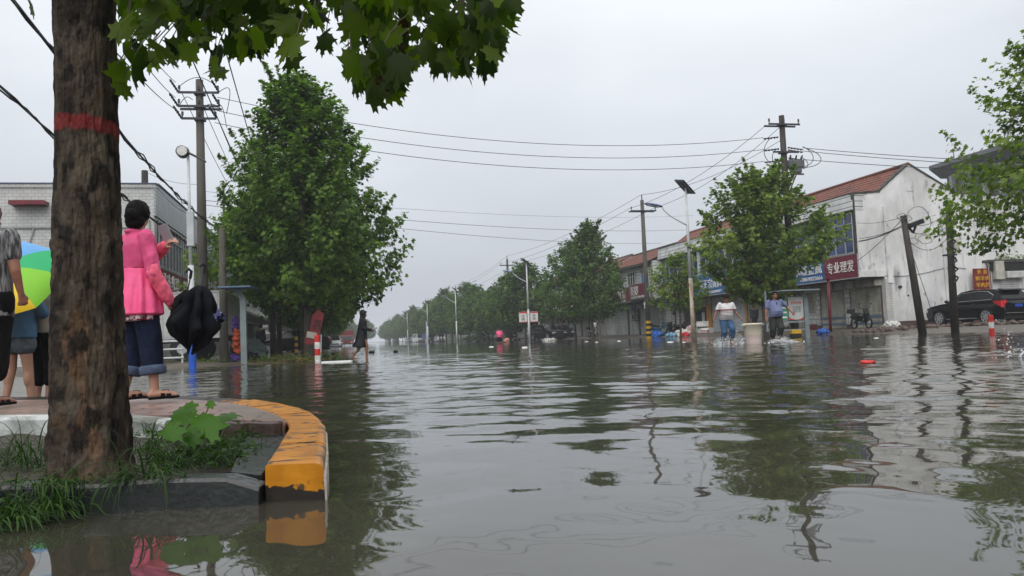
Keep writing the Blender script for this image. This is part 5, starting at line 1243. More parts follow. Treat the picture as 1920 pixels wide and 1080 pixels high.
def car(name, label, cat, p, heading, style, col, scale=1.0, group='parked cars', chrome=False, fog=False):
    S = STY[style]; t_ = thing(name, label, cat, (p[0], p[1], p[2] if len(p) > 2 else 0), heading, group); t_.scale = (scale,) * 3
    W = S['W'] / 2; xf, xr, wr = S['xf'], S['xr'], S['wr']; g_ = wr + .055; zb = S['deck'][-1][1] - .08
    out_ = list(S['deck']) + [(xr - g_, zb)] + arc(xr, wr, g_, 180, 0)[1:] + [(xr + g_, zb - .05), (xf - g_, zb - .05)] + arc(xf, wr, g_, 180, 0)[1:] + [(xf + g_, zb)]
    def hw(x, z): return (W - .10 * max(0, (abs(x) - S['L'] * .40)) / .45 - .07 * max(0, (z - .75)) - .05 * max(0, .5 - z))
    b = MB(); n = len(out_); rings = []
    cx, cz = 0, .75
    lay = [(-1, .955, .90), (-.985, .985, .97), (-.9, 1, 1), (0, 1, 1), (.9, 1, 1), (.985, .985, .97), (1, .955, .90)]
    for (q, sx, sz) in lay: rings.append([V(cx + (x - cx) * (sx if abs(x) > .4 * S['L'] else 1), q * hw(x, z), cz + (z - cz) * (sz if z > .8 or z < .3 else 1)) for x, z in out_])
    b.loft(rings); b.build('body', col, t_, smooth=False, bevel=0)
    def hc(x, z): zb_ = S['cab'][0][1]; return W - .09 - .30 * max(0, z - zb_)
    b = MB(); b.prism(S['cab'], lambda x, z: -hc(x, z), hc); b.build('cabin', col, t_, bevel=.03)
    for s in (-1, 1):
        b = MB(); b.prism(S['win'], (lambda x, z: s * (hc(x, z) + .004)), (lambda x, z: s * (hc(x, z) + .012))); wn = b.build('side_window', MCGL, t_)
        if chrome:
            b = MB(); w_ = S['win']; b.tube([V(x, s * (hc(x, z) + .016), z) for x, z in w_ + [w_[0]]], .013, 5); b.build('chrome_trim', MCHR, wn)
        b = MB(); xm = (S['win'][0][0] + S['win'][-1][0]) / 2 - .02; zt = max(z for x, z in S['win']); z0_ = S['win'][0][1]
        b.prism([(xm - .04, z0_), (xm + .04, z0_), (xm + .02, zt), (xm - .06, zt)], (lambda x, z: s * (hc(x, z) + .013)), (lambda x, z: s * (hc(x, z) + .017))); b.build('pillar', MBLK, t_)
        b = MB(); b.ell((S['win'][0][0] - .02, s * (W + .08), S['win'][0][1] + .05), (.10, .11, .075), 10, 6); b.build('mirror', col, t_, smooth=True)
        for hx in (.25, -.75): b = MB(); b.cbox((hx, s * (hw(hx, .9) + .012), S['win'][0][1] - .14), (.2, .02, .028)); b.build('door_handle', MCHR if chrome else col, t_)
        b = MB(); b.box(xr + g_ + .05, xf - g_ - .05, min(s * (W - .03), s * (W + .012)), max(s * (W - .03), s * (W + .012)), zb - .03, zb + .02); b.build('side_skirt', MCHR if chrome else MBLK, t_)
    for (a, q, nm, m_) in ((S['ws'], 1, 'windscreen', MCGL), (S['rw'], -1, 'rear_window', MCGL)):
        (x0, z0), (x1, z1) = a; w0, w1 = hc(x0, z0) - .06, hc(x1, z1) - .05; nx = (z1 - z0); nz_ = -(x1 - x0) if q > 0 else (x1 - x0); l_ = math.hypot(nx, nz_); o_ = V(q * abs(nx) / l_, 0, abs(nz_) / l_) * .014
        b = MB(); P_ = [V(x0, -w0, z0), V(x0, w0, z0), V(x1, w1, z1), V(x1, -w1, z1)]; b.loft([[p_ - o_ * .5 for p_ in P_], [p_ + o_ for p_ in P_]]); b.build(nm, m_, t_)
    for x in (xf, xr):
        for s in (-1, 1):
            b = MB(); y0, y1 = s * (W - .24), s * (W - .005)
            b.loft([[V(x + r_ * math.cos(a), y, wr + r_ * math.sin(a)) for a in [2 * math.pi * j / 24 for j in range(24)]] for (r_, y) in ((wr * .9, y0), (wr, y0 + s * .03), (wr, y1 - s * .03), (wr * .93, y1), (wr * .70, y1 - s * .01))])
            wh = b.build('wheel', MTYR, t_, smooth=True)
            b = MB(); b.cyl((x, y1 - s * .03, wr), (x, y1 - s * .004, wr), wr * .18, wr * .14, 12)
            for k in range(8):
                a = k * math.pi / 4; d_ = V(math.cos(a), 0, math.sin(a)); e_ = V(-math.sin(a), 0, math.cos(a)); c0_ = V(x, y1 - s * .018, wr)
                b.loft([[c0_ + d_ * .03 - e_ * .035 + V(0, s * .012, 0), c0_ + d_ * .03 + e_ * .035 + V(0, s * .012, 0), c0_ + d_ * .03 + e_ * .035 - V(0, s * .01, 0), c0_ + d_ * .03 - e_ * .035 - V(0, s * .01, 0)],
                        [c0_ + d_ * wr * .70 - e_ * .05 + V(0, s * .012, 0), c0_ + d_ * wr * .70 + e_ * .05 + V(0, s * .012, 0), c0_ + d_ * wr * .70 + e_ * .05 - V(0, s * .01, 0), c0_ + d_ * wr * .70 - e_ * .05 - V(0, s * .01, 0)]])
            b.tube([V(x + wr * .70 * math.cos(a), y1 - s * .010, wr + wr * .70 * math.sin(a)) for a in [2 * math.pi * j / 24 for j in range(25)]], .018, 5); b.build('rim', MRIM, wh)
    L = S['L'] / 2
    for s in (-1, 1):
        zl = S['deck'][1][1]; b = MB(); b.cbox((L - .16, s * (W - .26), zl + (.04 if style != 'van' else -.02)), (.30, .34, .14), Matrix.Identity(4)); b.build('headlight', MHDL, t_, bevel=.03)
        if style == 'suv':
            b = MB(); b.loft([[V(-L + .02, s * (W - .30), 1.10), V(-L + .02, s * (W - .30), .98), V(-L - .01, s * (W - .16), .95), V(-L + .01, s * (W - .16), 1.10)], [V(-L + .10, s * (W - .03), 1.09), V(-L + .10, s * (W - .03), .78), V(-L + .03, s * (W - .12), .76), V(-L + .03, s * (W - .13), 1.09)], [V(-L + .48, s * (W + .008), 1.08), V(-L + .48, s * (W + .008), 1.02), V(-L + .44, s * (W - .06), 1.02), V(-L + .44, s * (W - .06), 1.08)]]); b.build('tail_light', MTLR, t_)
        else: b = MB(); b.cbox((-L + .05, s * (W - .2), S['deck'][5][1] - .16), (.12, .3, .15)); b.build('tail_light', MTLR, t_, bevel=.02)
    b = MB(); b.cbox((L - .01, 0, .55), (.05, .9, .22)); b.build('grille', MBLK, t_)
    b = MB(); b.cbox((-L - .012, 0, .84 if style == 'suv' else .62), (.02, .44, .14)); b.build('number_plate', MPLT, t_)
    if chrome: b = MB(); b.cbox((-L - .006, 0, .50), (.03, 1.5, .03)); b.cbox((-L - .004, 0, .96), (.03, .9, .025)); b.each('chrome_strip', MCHR, t_); b = MB(); b.loft([[V(-1.93, -.62, 1.60), V(-1.93, .62, 1.60), V(-1.93, .62, 1.66), V(-1.93, -.62, 1.66)], [V(-2.22, -.60, 1.55), V(-2.22, .60, 1.55), V(-2.22, .60, 1.59), V(-2.22, -.60, 1.59)]]); b.build('spoiler', col, t_)
    b = MB(); b.box(-L + .1, L - .1, -W + .15, W - .15, zb - .10, zb + .2); b.build('underbody', MBLK, t_)
    return t_
PBK = mat('black_car_paint', (.003, .003, .004), .3, .06, 2, spec=.2, coat=.1); PWH = paint('white_car_paint', (.55, .56, .56)); PBR = paint('brown_car_paint', (.035, .025, .018)); PSL = paint('silver_car_paint', (.32, .33, .34)); PDB = paint('deep_blue_paint', (.015, .04, .14)); PRD = paint('dark_red_paint_truck', (.14, .015, .015))
HD = math.atan2
p = atY(1820, 600, 30.9); car('parked_car', 'black estate car with chrome window trim and red tail lamps parked before the white gable', 'car', (p.x + .35, 30.9, .20), R(92), 'suv', PBK, .94, chrome=True)
p = atY(1944, 600, 29.6); car('parked_car', 'second black car cut off by the picture edge behind the estate car', 'car', (p.x + .9, 30.2, .2), R(96), 'suv', PBK, .92)
def far_car(label, px, X, heading, style, col, z=.0, **k):
    y = colX(px, X, .5); return car('parked_car', label, 'car', (X, y, z), R(heading), style, col, **k)
far_car('dark sports utility car parked behind the banner lamp post', 1026, 21.6, -72, 'suv', PBK, -.05)
far_car('small white car half hidden by the banner lamp post', 991, 22.0, -85, 'sedan', PWH, 0)
far_car('brown car parked behind the pink shirted wader', 961, 21.5, 75, 'suv', PBR, 0)
far_car('dark car peeking out behind the parked sports utility car', 1052, 23.4, -90, 'sedan', PBK, .1)
far_car('white car behind the third white lamp post', 870, 20.5, -88, 'suv', PWH, -.1)
far_car('pale car under fallen branches between the trees', 912, 20.6, -60, 'sedan', PWH, -.1)
far_car('white van parked with its nose out beside the blue truck', 823, 20.2, -84, 'van', PWH, -.1, scale=1.1)
far_car('boxy white van far left of the blue truck', 784, 17.8, -80, 'van', PWH, -.2, scale=1.15)
far_car('tiny white car in the haze at the row end', 768, 20, -80, 'sedan', PWH, -.2); far_car('tiny dark car in the haze at the row end', 742, 20, -85, 'suv', PBK, -.2); far_car('tiny pale van farthest along the row', 729, 20, -85, 'van', PSL, -.2)
def truck(label, p, heading, cabc, boxc, L=6.0, W=2.1, boxz=(.85, 2.5), open_=False, wr=.42, group='trucks'):
    t_ = thing('truck', label, 'truck', p, heading, group)
    b = MB(); b.prism([(L / 2, .5), (L / 2 + .02, 1.2), (L / 2 - .15, 2.05), (L / 2 - 1.3, 2.1), (L / 2 - 1.35, .5)], -W / 2 + .05, W / 2 - .05); b.build('cab', cabc, t_, bevel=.05)
    b = MB(); b.prism([(L / 2 + .04, 1.25), (L / 2 - .11, 1.95), (L / 2 - .13, 1.95), (L / 2 + .02, 1.25)], -W / 2 + .2, W / 2 - .2); b.build('windscreen', MCGL, t_)
    for s in (-1, 1):
        b = MB(); b.prism([(L / 2 - .15, 1.3), (L / 2 - .28, 1.9), (L / 2 - 1.0, 1.92), (L / 2 - 1.0, 1.3)], s * (W / 2 - .06), s * (W / 2 - .035)); b.build('side_window', MCGL, t_)
        b = MB(); b.cbox((L / 2 + .02, s * (W / 2 - .35), .82), (.06, .3, .18)); b.build('headlight', MHDL, t_)
        for x in (L / 2 - .8, -L / 2 + 1.3):
            b = MB(); b.cyl((x, s * (W / 2 - .28), wr), (x, s * (W / 2 - .02), wr), wr, wr, 22); wh = b.build('wheel', MTYR, t_, bevel=.03); b = MB(); b.cyl((x, s * (W / 2 - .1), wr), (x, s * (W / 2 - .012), wr), wr * .5, wr * .42, 14); b.build('rim', MRIM, wh)
        b = MB(); b.box(-L / 2, L / 2 - 1.4, s * .35 - .06, s * .35 + .06, .62, .80); b.build('chassis_rail', MBLK, t_)
    b = MB(); b.box(-L / 2, L / 2 - 1.45, -W / 2, W / 2, *boxz); bx_ = b.build('cargo_box', boxc, t_, bevel=.02)
    b = MB()
    for s in (-1, 1): b.box(-L / 2, L / 2 - 1.45, s * W / 2 - .02, s * W / 2 + .02, boxz[1] + .001, boxz[1] + .06); b.box(-L / 2, L / 2 - 1.45, s * W / 2 - .025, s * W / 2 + .025, boxz[0] - .08, boxz[0] - .001)
    b.each('box_rail', MALU, bx_)
    b = MB(); b.cbox((L / 2 + .05, 0, .55), (.12, W - .1, .22)); b.build('bumper', MBLK, t_)
    return t_
MBOX = mat('cream_truck_panel', (.43, .44, .42), .4, .08, 2); overlay(MBOX, (.25, .25, .24), bricks('xz', .30, 9, .014, 0))
p = atD(352, 640, 27.0); truck('white box truck parked behind the held umbrellas', (-6.2, 29.0, .15), R(168), PWH, MBOX, L=5.6, W=2.0, boxz=(.82, 2.24))
y = colX(806, 18.8, .5); truck('blue truck parked under the street trees', (18.8, y, -.1), R(-84), PDB, mat('blue_truck_panel', (.02, .07, .25), .45, .1, 2), boxz=(.8, 2.6))
p = G(650, 650); y = 150; truck('dark red truck driving toward the camera far down the flooded street', (1.9 + (650 - 649) * .1, y, -.2), R(-91), PRD, PRD, L=7.5, W=2.4, boxz=(1.0, 3.0), group='trucks')
t_ = car('parked_car', 'small white pickup-like van at the road end beside the median trees', 'van', (-.2, 118, -.15), R(-88), 'van', PWH, 1.1)
def left_car(label, px, D, heading, style, col): q = colD(px, D); return car('parked_car', label, 'car', (q.x, q.y, .02), R(heading), style, col)
left_car('silver car beyond the dark trunk-like posts', 506, 52, 178, 'sedan', PSL); left_car('black car on the flooded forecourt behind the big tree', 549, 49, 176, 'sedan', PBK); left_car('white car behind the black car on the forecourt', 545, 66, 175, 'sedan', PWH)
# motorcycles
def moto(label, p, heading, col, scale=1.0):
    t_ = thing('motorcycle', label, 'motorcycle', p, heading, 'motorcycles at the shop fronts'); t_.scale = (scale,) * 3
    for x in (-.62, .62):
        b = MB(); b.tube([V(x + .25 * math.cos(a), 0, .28 + .25 * math.sin(a)) for a in [2 * math.pi * j / 20 for j in range(21)]], .045, 8, cap=False); w_ = b.build('wheel', MTYR, t_, smooth=True)
        b = MB(); b.cyl((x, -.04, .28), (x, .04, .28), .07, .07, 10); b.build('hub', MRIM, w_)
    b = MB(); b.tube([(.62, 0, .28), (.45, 0, .75), (.38, 0, .95)], .035, 7); b.tube([(.42, 0, .80), (.0, 0, .40), (-.40, 0, .42), (-.62, 0, .28)], .05, 7); b.each('frame', MBLK, t_)
    b = MB(); b.prism([(.50, .30), (.56, .72), (.45, .98), (.38, .96), (.40, .45), (.1, .32)], -.12, .12); b.build('front_fairing', col, t_, bevel=.03)
    b = MB(); b.prism([(-.05, .45), (.0, .62), (-.55, .70), (-.78, .62), (-.55, .45)], -.14, .14); b.build('body', col, t_, bevel=.04)
    b = MB(); b.prism([(.05, .66), (.0, .74), (-.4, .80), (-.72, .84), (-.74, .74), (-.3, .68)], -.12, .12); b.build('saddle', MBLK, t_, bevel=.03)
    b = MB(); b.tube([(.30, -.30, 1.02), (.38, -.1, .97), (.38, .1, .97), (.30, .30, 1.02)], .018, 6); b.build('handlebar', MSTL, t_)
    for s in (-1, 1): b = MB(); b.tube([(.36, s * .25, 1.0), (.42, s * .3, 1.18)], .008, 5); b.ell((.42, s * .3, 1.2), (.02, .05, .035), 8, 6); b.each('mirror', MBLK, t_)
    b = MB(); b.cbox((-.85, 0, .88), (.26, .30, .22)); b.build('top_box', MBLK, t_, bevel=.03); return t_
MNAVY = paint('navy_scooter', (.02, .03, .06)); MTEAL = paint('teal_scooter', (.03, .10, .16))
y = colX(1608, 24.7, .6); moto('black electric scooter parked before the blue striped shutter', (24.9, y, .2), R(-95), PBK)
for k, (px, X, h, c, lb) in enumerate(((1236, 23.0, 20, MTEAL, 'teal scooter leaning among the heaped junk next to the banded pole'), (1254, 23.3, 70, MNAVY, 'dark scooter in the middle of the heaped junk'), (1268, 23.5, 120, PBK, 'black scooter at the junk heap nearest the white lamp post'))):
    y = colX(px, X, .5); moto(lb, (X, y, .1), R(h), c)
y = colX(1112, 23.4, .5); moto('scooter standing before the shops behind the street trees', (23.4, y, .1), R(40), PSL)
# white pipe rail by the truck
t_ = thing('guard_rail', 'short white pipe guard rail in front of the box truck', 'railing', (-5.2, 26.4, .12)); b = MB()
for z in (.18, .45, .70): b.tube([(-1.1, 0, z), (.55, 0, z)], .03, 6)
b.each('rail', MWP, t_); b = MB()
for x in (-1.05, -.25, .5): b.tube([(x, .032, 0), (x, .032, .74)], .03, 6)
b.each('post', MWP, t_)
# ================================================================ PEOPLE
MSK = mat('skin', (.40, .215, .145), .5, .08, 6, spec=.4); MSKD = mat('tanned_skin', (.25, .115, .070), .5, .1, 6, spec=.4)
MHAIR = mat('black_hair', (.004, .003, .003), .7, .3, 30, bump=.5, bscale=60, stretch=(1, 1, .3), spec=.12); MHRB = mat('reddish_hair', (.10, .035, .018), .45, .3, 30, bump=.6, bscale=60, stretch=(1, 1, .3))
MLIP = mat('lips', (.25, .07, .06), .5, .05, 5); MEYE = mat('eye_dark', (.02, .015, .012), .3, .05, 5)
def caps(m, a, b, ra, rb, n=14):
    a, b = Vector(a), Vector(b); d = b - a; L = d.length
    if L < 1e-5: m.ell(a, max(ra, rb), n, 8); return
    d /= L; pts = []; rs = []
    for i in range(5): q = -math.pi / 2 + i * math.pi / 8 * .98; pts.append(a + d * ra * math.sin(q)); rs.append(max(ra * math.cos(q), .0012))
    for i in range(5): q = i * math.pi / 8 * .98; pts.append(b + d * rb * math.sin(q)); rs.append(max(rb * math.cos(q), .0012))
    m.tube(pts, rs, n)
def chain(m, P, rr, n=14):
    for i in range(len(P) - 1): caps(m, P[i], P[i + 1], rr[i], rr[i + 1], n)
def hand(m, w, d, nrm, s, k=1.0, curl=.5, spread=.12):
    """w wrist, d pointing direction, nrm palm normal, s = +1 when the thumb leaves on the +cross side"""
    d = Vector(d).normalized(); nrm = Vector(nrm); nrm = (nrm - d * nrm.dot(d)).normalized(); c = d.cross(nrm) * s
    pe = w + d * .085 * k
    for o in (-1.0, -.33, .33, 1.0): caps(m, w + c * o * .016 * k, pe + c * o * .029 * k, .014 * k, .013 * k, 8)
    for i, (o, L) in enumerate(((1.0, .068), (.33, .078), (-.33, .072), (-1.0, .056))):
        p = pe + c * o * .029 * k; dd = (d + c * o * spread).normalized(); a = 0
        for j, f in enumerate((.45, .32, .25)):
            a += curl * (1 + .12 * i); q = dd * math.cos(a) + nrm * math.sin(a); e = p + q * L * f * k; caps(m, p, e, (.0095 - .001 * j) * k, (.009 - .001 * j) * k, 8); p = e
    p = w + d * .022 * k + c * .026 * k; dd = (d * .72 + c * .75 + nrm * .35).normalized()
    caps(m, p, p + dd * .042 * k, .013 * k, .011 * k, 8); e = p + dd * .042 * k; dd2 = (d * .9 + c * .2 + nrm * (.2 + curl * .6)).normalized(); caps(m, e, e + dd2 * .032 * k, .0105 * k, .009 * k, 8)
def headmat(c, yaw=0, pitch=0, roll=0): return Matrix.Translation(c) @ Matrix.Rotation(yaw, 4, 'Z') @ Matrix.Rotation(pitch, 4, 'X') @ Matrix.Rotation(roll, 4, 'Y')
def torso(m, J, prof, k=1.0, n=26, fold=None):
    """prof: (t along the spine 0 pelvis..1 neck base, rx, ry, dy)"""
    P0, P1, P2 = J['pelvis'], J['chest'], J['neck']; sx = (J['shR'] - J['shL']); sx.z *= .6; sx.normalize(); hx = (J['hipR'] - J['hipL']).normalized(); rings = []
    for (t, rx, ry, dy) in prof:
        if t < .55: c = P0.lerp(P1, t / .55)
        else: c = P1.lerp(P2, (t - .55) / .45)
        ax = hx.lerp(sx, min(1, max(0, t * 1.4))).normalized(); up_ = (P1 - P0).normalized() if t < .55 else (P2 - P1).normalized(); fy = up_.cross(ax).normalized(); 
        ring = []
        for j in range(n):
            a = 2 * math.pi * j / n; r_ = 1 + (fold(a, t) if fold else 0); ring.append(c + ax * math.cos(a) * rx * k * r_ + fy * (math.sin(a) * ry * r_ + dy) * k)
        rings.append(ring)
    m.loft(rings)
BODYP = [(-.12, .13, .10, 0), (0, .165, .115, -.01), (.2, .15, .105, 0), (.5, .155, .115, .01), (.8, .165, .10, 0), (.93, .13, .08, 0), (1.0, .06, .055, 0)]
def person(label, loc, rz, k=1.0, J=None, skin=None, voxel=.012, hair=None, hairstyle='short', head=(0, 0, 0), hands=((0, .4), (0, .4)), clothes=(), face=False, name='person', bodyp=None, fat=1.0, group=None, body_extra=None, handdir=None):
    t_ = thing(name, label, 'person', loc, rz, group)
    D = dict(pelvis=V(0, 0, .94), chest=V(0, .0, 1.20), neck=V(0, -.01, 1.43), head=V(0, .02, 1.585), shR=V(.175, 0, 1.375), shL=V(-.175, 0, 1.375), hipR=V(.085, 0, .90), hipL=V(-.085, 0, .90),
             elR=V(.225, -.03, 1.10), elL=V(-.225, -.03, 1.10), wrR=V(.235, .04, .86), wrL=V(-.235, .04, .86), knR=V(.095, .015, .49), knL=V(-.095, .015, .49), anR=V(.095, -.03, .085), anL=V(-.095, -.03, .085), tR=V(.11, .14, .025), tL=V(-.11, .14, .025))
    for a, b in (J or {}).items(): D[a] = Vector(b)
    J = {a: b * k for a, b in D.items()}; sk = skin or MSK; m = MB()
    torso(m, J, bodyp or BODYP, k * fat)
    for s in 'RL':
        chain(m, [J['hip' + s], J['kn' + s], J['an' + s]], [.085 * k * fat, .056 * k, .037 * k])
        cf = J['kn' + s].lerp(J['an' + s], .3) + V(0, -.018, 0) * k; m.ell(cf, (.050 * k, .052 * k, .11 * k), 12, 8)
        he = J['an' + s] + V(0, -.03, -.045) * k; caps(m, J['an' + s], he, .034 * k, .032 * k); chain(m, [he, J['an' + s].lerp(J['t' + s], .6) + V(0, 0, -.008) * k, J['t' + s]], [.032 * k, .034 * k, .024 * k])
        chain(m, [J['sh' + s], J['el' + s], J['wr' + s]], [.050 * k * fat, .038 * k * fat, .025 * k])
        m.ell(J['el' + s].lerp(J['wr' + s], .25), (.036 * k * fat, .036 * k * fat, .05 * k), 10, 8)
        sg = 1 if s == 'R' else -1; tw, cu = hands[0 if s == 'R' else 1]
        d = (J['wr' + s] - J['el' + s]).normalized()
        if handdir and handdir.get(s): d = Vector(handdir[s]).normalized()
        nr = Matrix.Rotation(tw, 3, d) @ V(-sg, .1, 0); hand(m, J['wr' + s], d, nr, 1 if sg > 0 else -1, k * 1.03, cu)
    HM = headmat(J['head'], *head); kk = k
    caps(m, J['neck'] - V(0, 0, .03) * k, HM @ (V(0, -.015, -.06) * k), .054 * k, .050 * k)
    def he(c, r): m.ell(HM @ (Vector(c) * kk), tuple(x * kk for x in r), 14, 10, HM.to_3x3())
    he((0, -.008, .022), (.074, .094, .098)); he((0, .022, -.045), (.056, .068, .068)); he((0, .052, -.085), (.030, .034, .026)); he((0, .096, -.018), (.013, .020, .026)); he((0, .106, -.032), (.016, .012, .011))
    for s in (-1, 1): he((s * .075, -.005, -.012), (.011, .023, .033)); he((s * .032, .066, -.035), (.024, .022, .022)); he((s * .03, .078, .028), (.024, .014, .010))
    he((0, .086, -.062), (.024, .012, .010))
    if body_extra: body_extra(m, J, k)
    remesh(m, 'body', sk, t_, voxel, 2)
    if face:
        for s in (-1, 1):
            b = MB(); b.ell(HM @ (V(s * .031, .083, .004) * kk), (.013 * kk, .007 * kk, .006 * kk), 10, 6); b.build('eye', MEYE, t_, smooth=True)
            b = MB(); b.ell(HM @ (V(s * .032, .090, .030) * kk), (.020 * kk, .006 * kk, .005 * kk), 10, 6); b.build('eyebrow', MHAIR, t_, smooth=True)
        b = MB(); b.ell(HM @ (V(0, .098, -.062) * kk), (.024 * kk, .006 * kk, .006 * kk), 10, 6); b.build('mouth', MLIP, t_, smooth=True)
    hm = MB(); hr = hair or MHAIR
    def hh(c, r): hm.ell(HM @ (Vector(c) * kk), tuple(x * kk for x in r), 16, 12, HM.to_3x3())
    if hairstyle != 'none':
        hh((0, -.022, .042), (.082, .088, .088)); hh((0, -.045, .0), (.078, .065, .085)); hh((0, .045, .084), (.066, .052, .036)); hh((.05, .02, .05), (.032, .05, .045)); hh((-.05, .02, .05), (.032, .05, .045))
    if hairstyle == 'bun': hh((0, -.02, .035), (.100, .112, .108)); hh((0, -.105, -.01), (.066, .055, .06)); hh((0, -.06, -.06), (.085, .065, .07)); hh((.055, -.01, -.0), (.04, .06, .05)); hh((-.055, -.01, -.0), (.04, .06, .05))
    if hairstyle == 'long': hh((0, -.055, -.07), (.085, .05, .13)); hh((.06, -.04, -.08), (.035, .05, .10)); hh((0, -.02, .03), (.09, .10, .10))
    if hm.v: remesh(hm, 'hair', hr, t_, max(.006, voxel * .7) * 1.0, 1, fold=(.006 * k, 30, 30, 18))
    for c in clothes:
        c(t_, J, k, voxel, HM)
    return t_
def garment(name, mt, fn, fold=(.006, 9, 9, 4), vs=1.0, smooth=2):
    def f(t_, J, k, vx, HM):
        m = MB(); fn(m, J, k, HM); return remesh(m, name, mt, t_, vx * vs, smooth, fold=fold)
    return f
def shirt(mt, hem=-.10, grow=.018, sleeve=.75, belly=0.0, loose=1.0, name='shirt', fold=(.010, 7, 7, 5), extra=None, srad=.066):
    def fn(m, J, k, HM):
        pr = [(hem, .172 + grow, .122 + grow + belly * .3, belly * .3), (.1, .168 + grow, .118 + grow + belly * .8, belly * .6), (.3, .165 + grow, .115 + grow + belly, belly * .8), (.55, .170 + grow, .118 + grow + belly * .4, belly * .3), (.80, .178 + grow, .106 + grow, 0), (.92, .150 + grow * .6, .088 + grow * .6, 0), (1.0, .066, .066, 0)]
        torso(m, J, pr, k * loose)
        for s in 'RL':
            e = J['sh' + s].lerp(J['el' + s], min(1, sleeve)); P_ = [J['sh' + s], e]; r_ = [(srad + .002) * k, (srad - (.004 if sleeve < 1 else .012)) * k]
            if sleeve > 1: P_.append(J['el' + s].lerp(J['wr' + s], sleeve - 1)); r_.append((srad - .020) * k)
            chain(m, P_, r_)
        if extra: extra(m, J, k)
    return garment(name, mt, fn, fold)
def trousers(mt, to=1.8, r0=.105, r1=.075, r2=.062, name='trousers', cuff=None, fold=(.008, 8, 8, 5), flare=0.0):
    """to: 1 = knee, 2 = ankle"""
    def fn(m, J, k, HM):
        torso(m, J, [(-.20, .10, .09, 0), (-.10, .165, .12, -.005), (.0, .180, .128, -.012), (.12, .168, .118, 0)], k)
        for s in 'RL':
            P_ = [J['hip' + s] + V(0, 0, -.01)]; r_ = [r0 * k]
            if to <= 1: P_.append(J['hip' + s].lerp(J['kn' + s], to)); r_.append((r0 + (r1 - r0) * to + flare) * k)
            else: P_.append(J['kn' + s]); r_.append(r1 * k); P_.append(J['kn' + s].lerp(J['an' + s], to - 1)); r_.append((r2 + flare) * k)
            chain(m, P_, r_)
    f1 = garment(name, mt, fn, fold)
    if not cuff: return f1
    def f(t_, J, k, vx, HM):
        f1(t_, J, k, vx, HM)
        for s in 'RL':
            m = MB(); a, b = (J['kn' + s].lerp(J['an' + s], to - 1 - .02), J['kn' + s].lerp(J['an' + s], to - 1 + .17)); m.tube([a, a.lerp(b, .15), a.lerp(b, .85), b], [(r2 + .012) * k, (r2 + .022) * k, (r2 + .022) * k, (r2 + .008) * k], 20); m.build('cuff', cuff, t_, smooth=True)
    return f
def sandals(mt):
    def f(t_, J, k, vx, HM):
        for s in 'RL':
            a, b = J['an' + s] + V(0, -.055, -.085) * k, J['t' + s] + V(0, .035, -.018) * k; mid = a.lerp(b, .5); d = (b - a).normalized(); c = V(d.y, -d.x, 0); m = MB(); pts = []
            rings = []
            for q, wd in ((0, .022), (.06, .032), (.3, .036), (.55, .040), (.8, .046), (.94, .038), (1, .018)):
                p = a.lerp(b, q); rings.append([p + c * wd * k + V(0, 0, -.004), p + c * wd * k + V(0, 0, .016), p - c * wd * k + V(0, 0, .016), p - c * wd * k + V(0, 0, -.004)])
            m.loft(rings); o = m.build('sandal', mt, t_, bevel=.003)
            for (q0, q1) in ((.44, .62), (.66, .48)):
                p0, p1 = a.lerp(b, q0) + c * .042 * k + V(0, 0, .012), a.lerp(b, q1) - c * .042 * k + V(0, 0, .012); up_ = (a.lerp(b, (q0 + q1) / 2) + V(0, 0, .078) * k)
                mm = MB(); pp_ = [p0.lerp(up_, t) .lerp(up_.lerp(p1, t), t) + V(0, 0, .02 * math.sin(t * math.pi)) for t in [i / 8 for i in range(9)]]
                mm.loft([[p + d * .016, p + d * .016 + V(0, 0, .005), p - d * .016 + V(0, 0, .005), p - d * .016] for p in pp_]); mm.build('strap', mt, o)
    return f
MBLT = mat('black_cloth', (.006, .006, .007), .9, .3, 12, spec=.15); MJEAN = mat('dark_navy_denim', (.008, .014, .038), .85, .3, 18, bump=.3, bscale=80, spec=.2); MCUFF = mat('faded_denim_cuff', (.07, .10, .17), .8, .2, 18)
MPNK = mat('bright_pink_cloth', (.80, .075, .23), .55, .08, 6, bump=.25, bscale=30, col2=(.92, .13, .31), fac=(.3, .7))
MCOR = mat('coral_pink_sleeve', (.84, .13, .22), .55, .08, 6, bump=.15, bscale=30)
MPNK2 = mat('sheer_pink_cloth', (.66, .075, .21), .6, .12, 7, bump=.15, bscale=30)
MLACE = mat('white_lace_over_maroon', (.16, .02, .05), .8, .1, 20); overlay(MLACE, (.60, .50, .52), blotch(34, .47, .52, detail=2))
def awayvec(a): 
    """heading: a = 0 faces the picture's right, 90 faces away from the camera"""
    d = V(math.cos(YAW), -math.sin(YAW), 0) * math.cos(R(a)) + V(math.sin(YAW), math.cos(YAW), 0) * math.sin(R(a)); return math.atan2(-d.x, d.y)

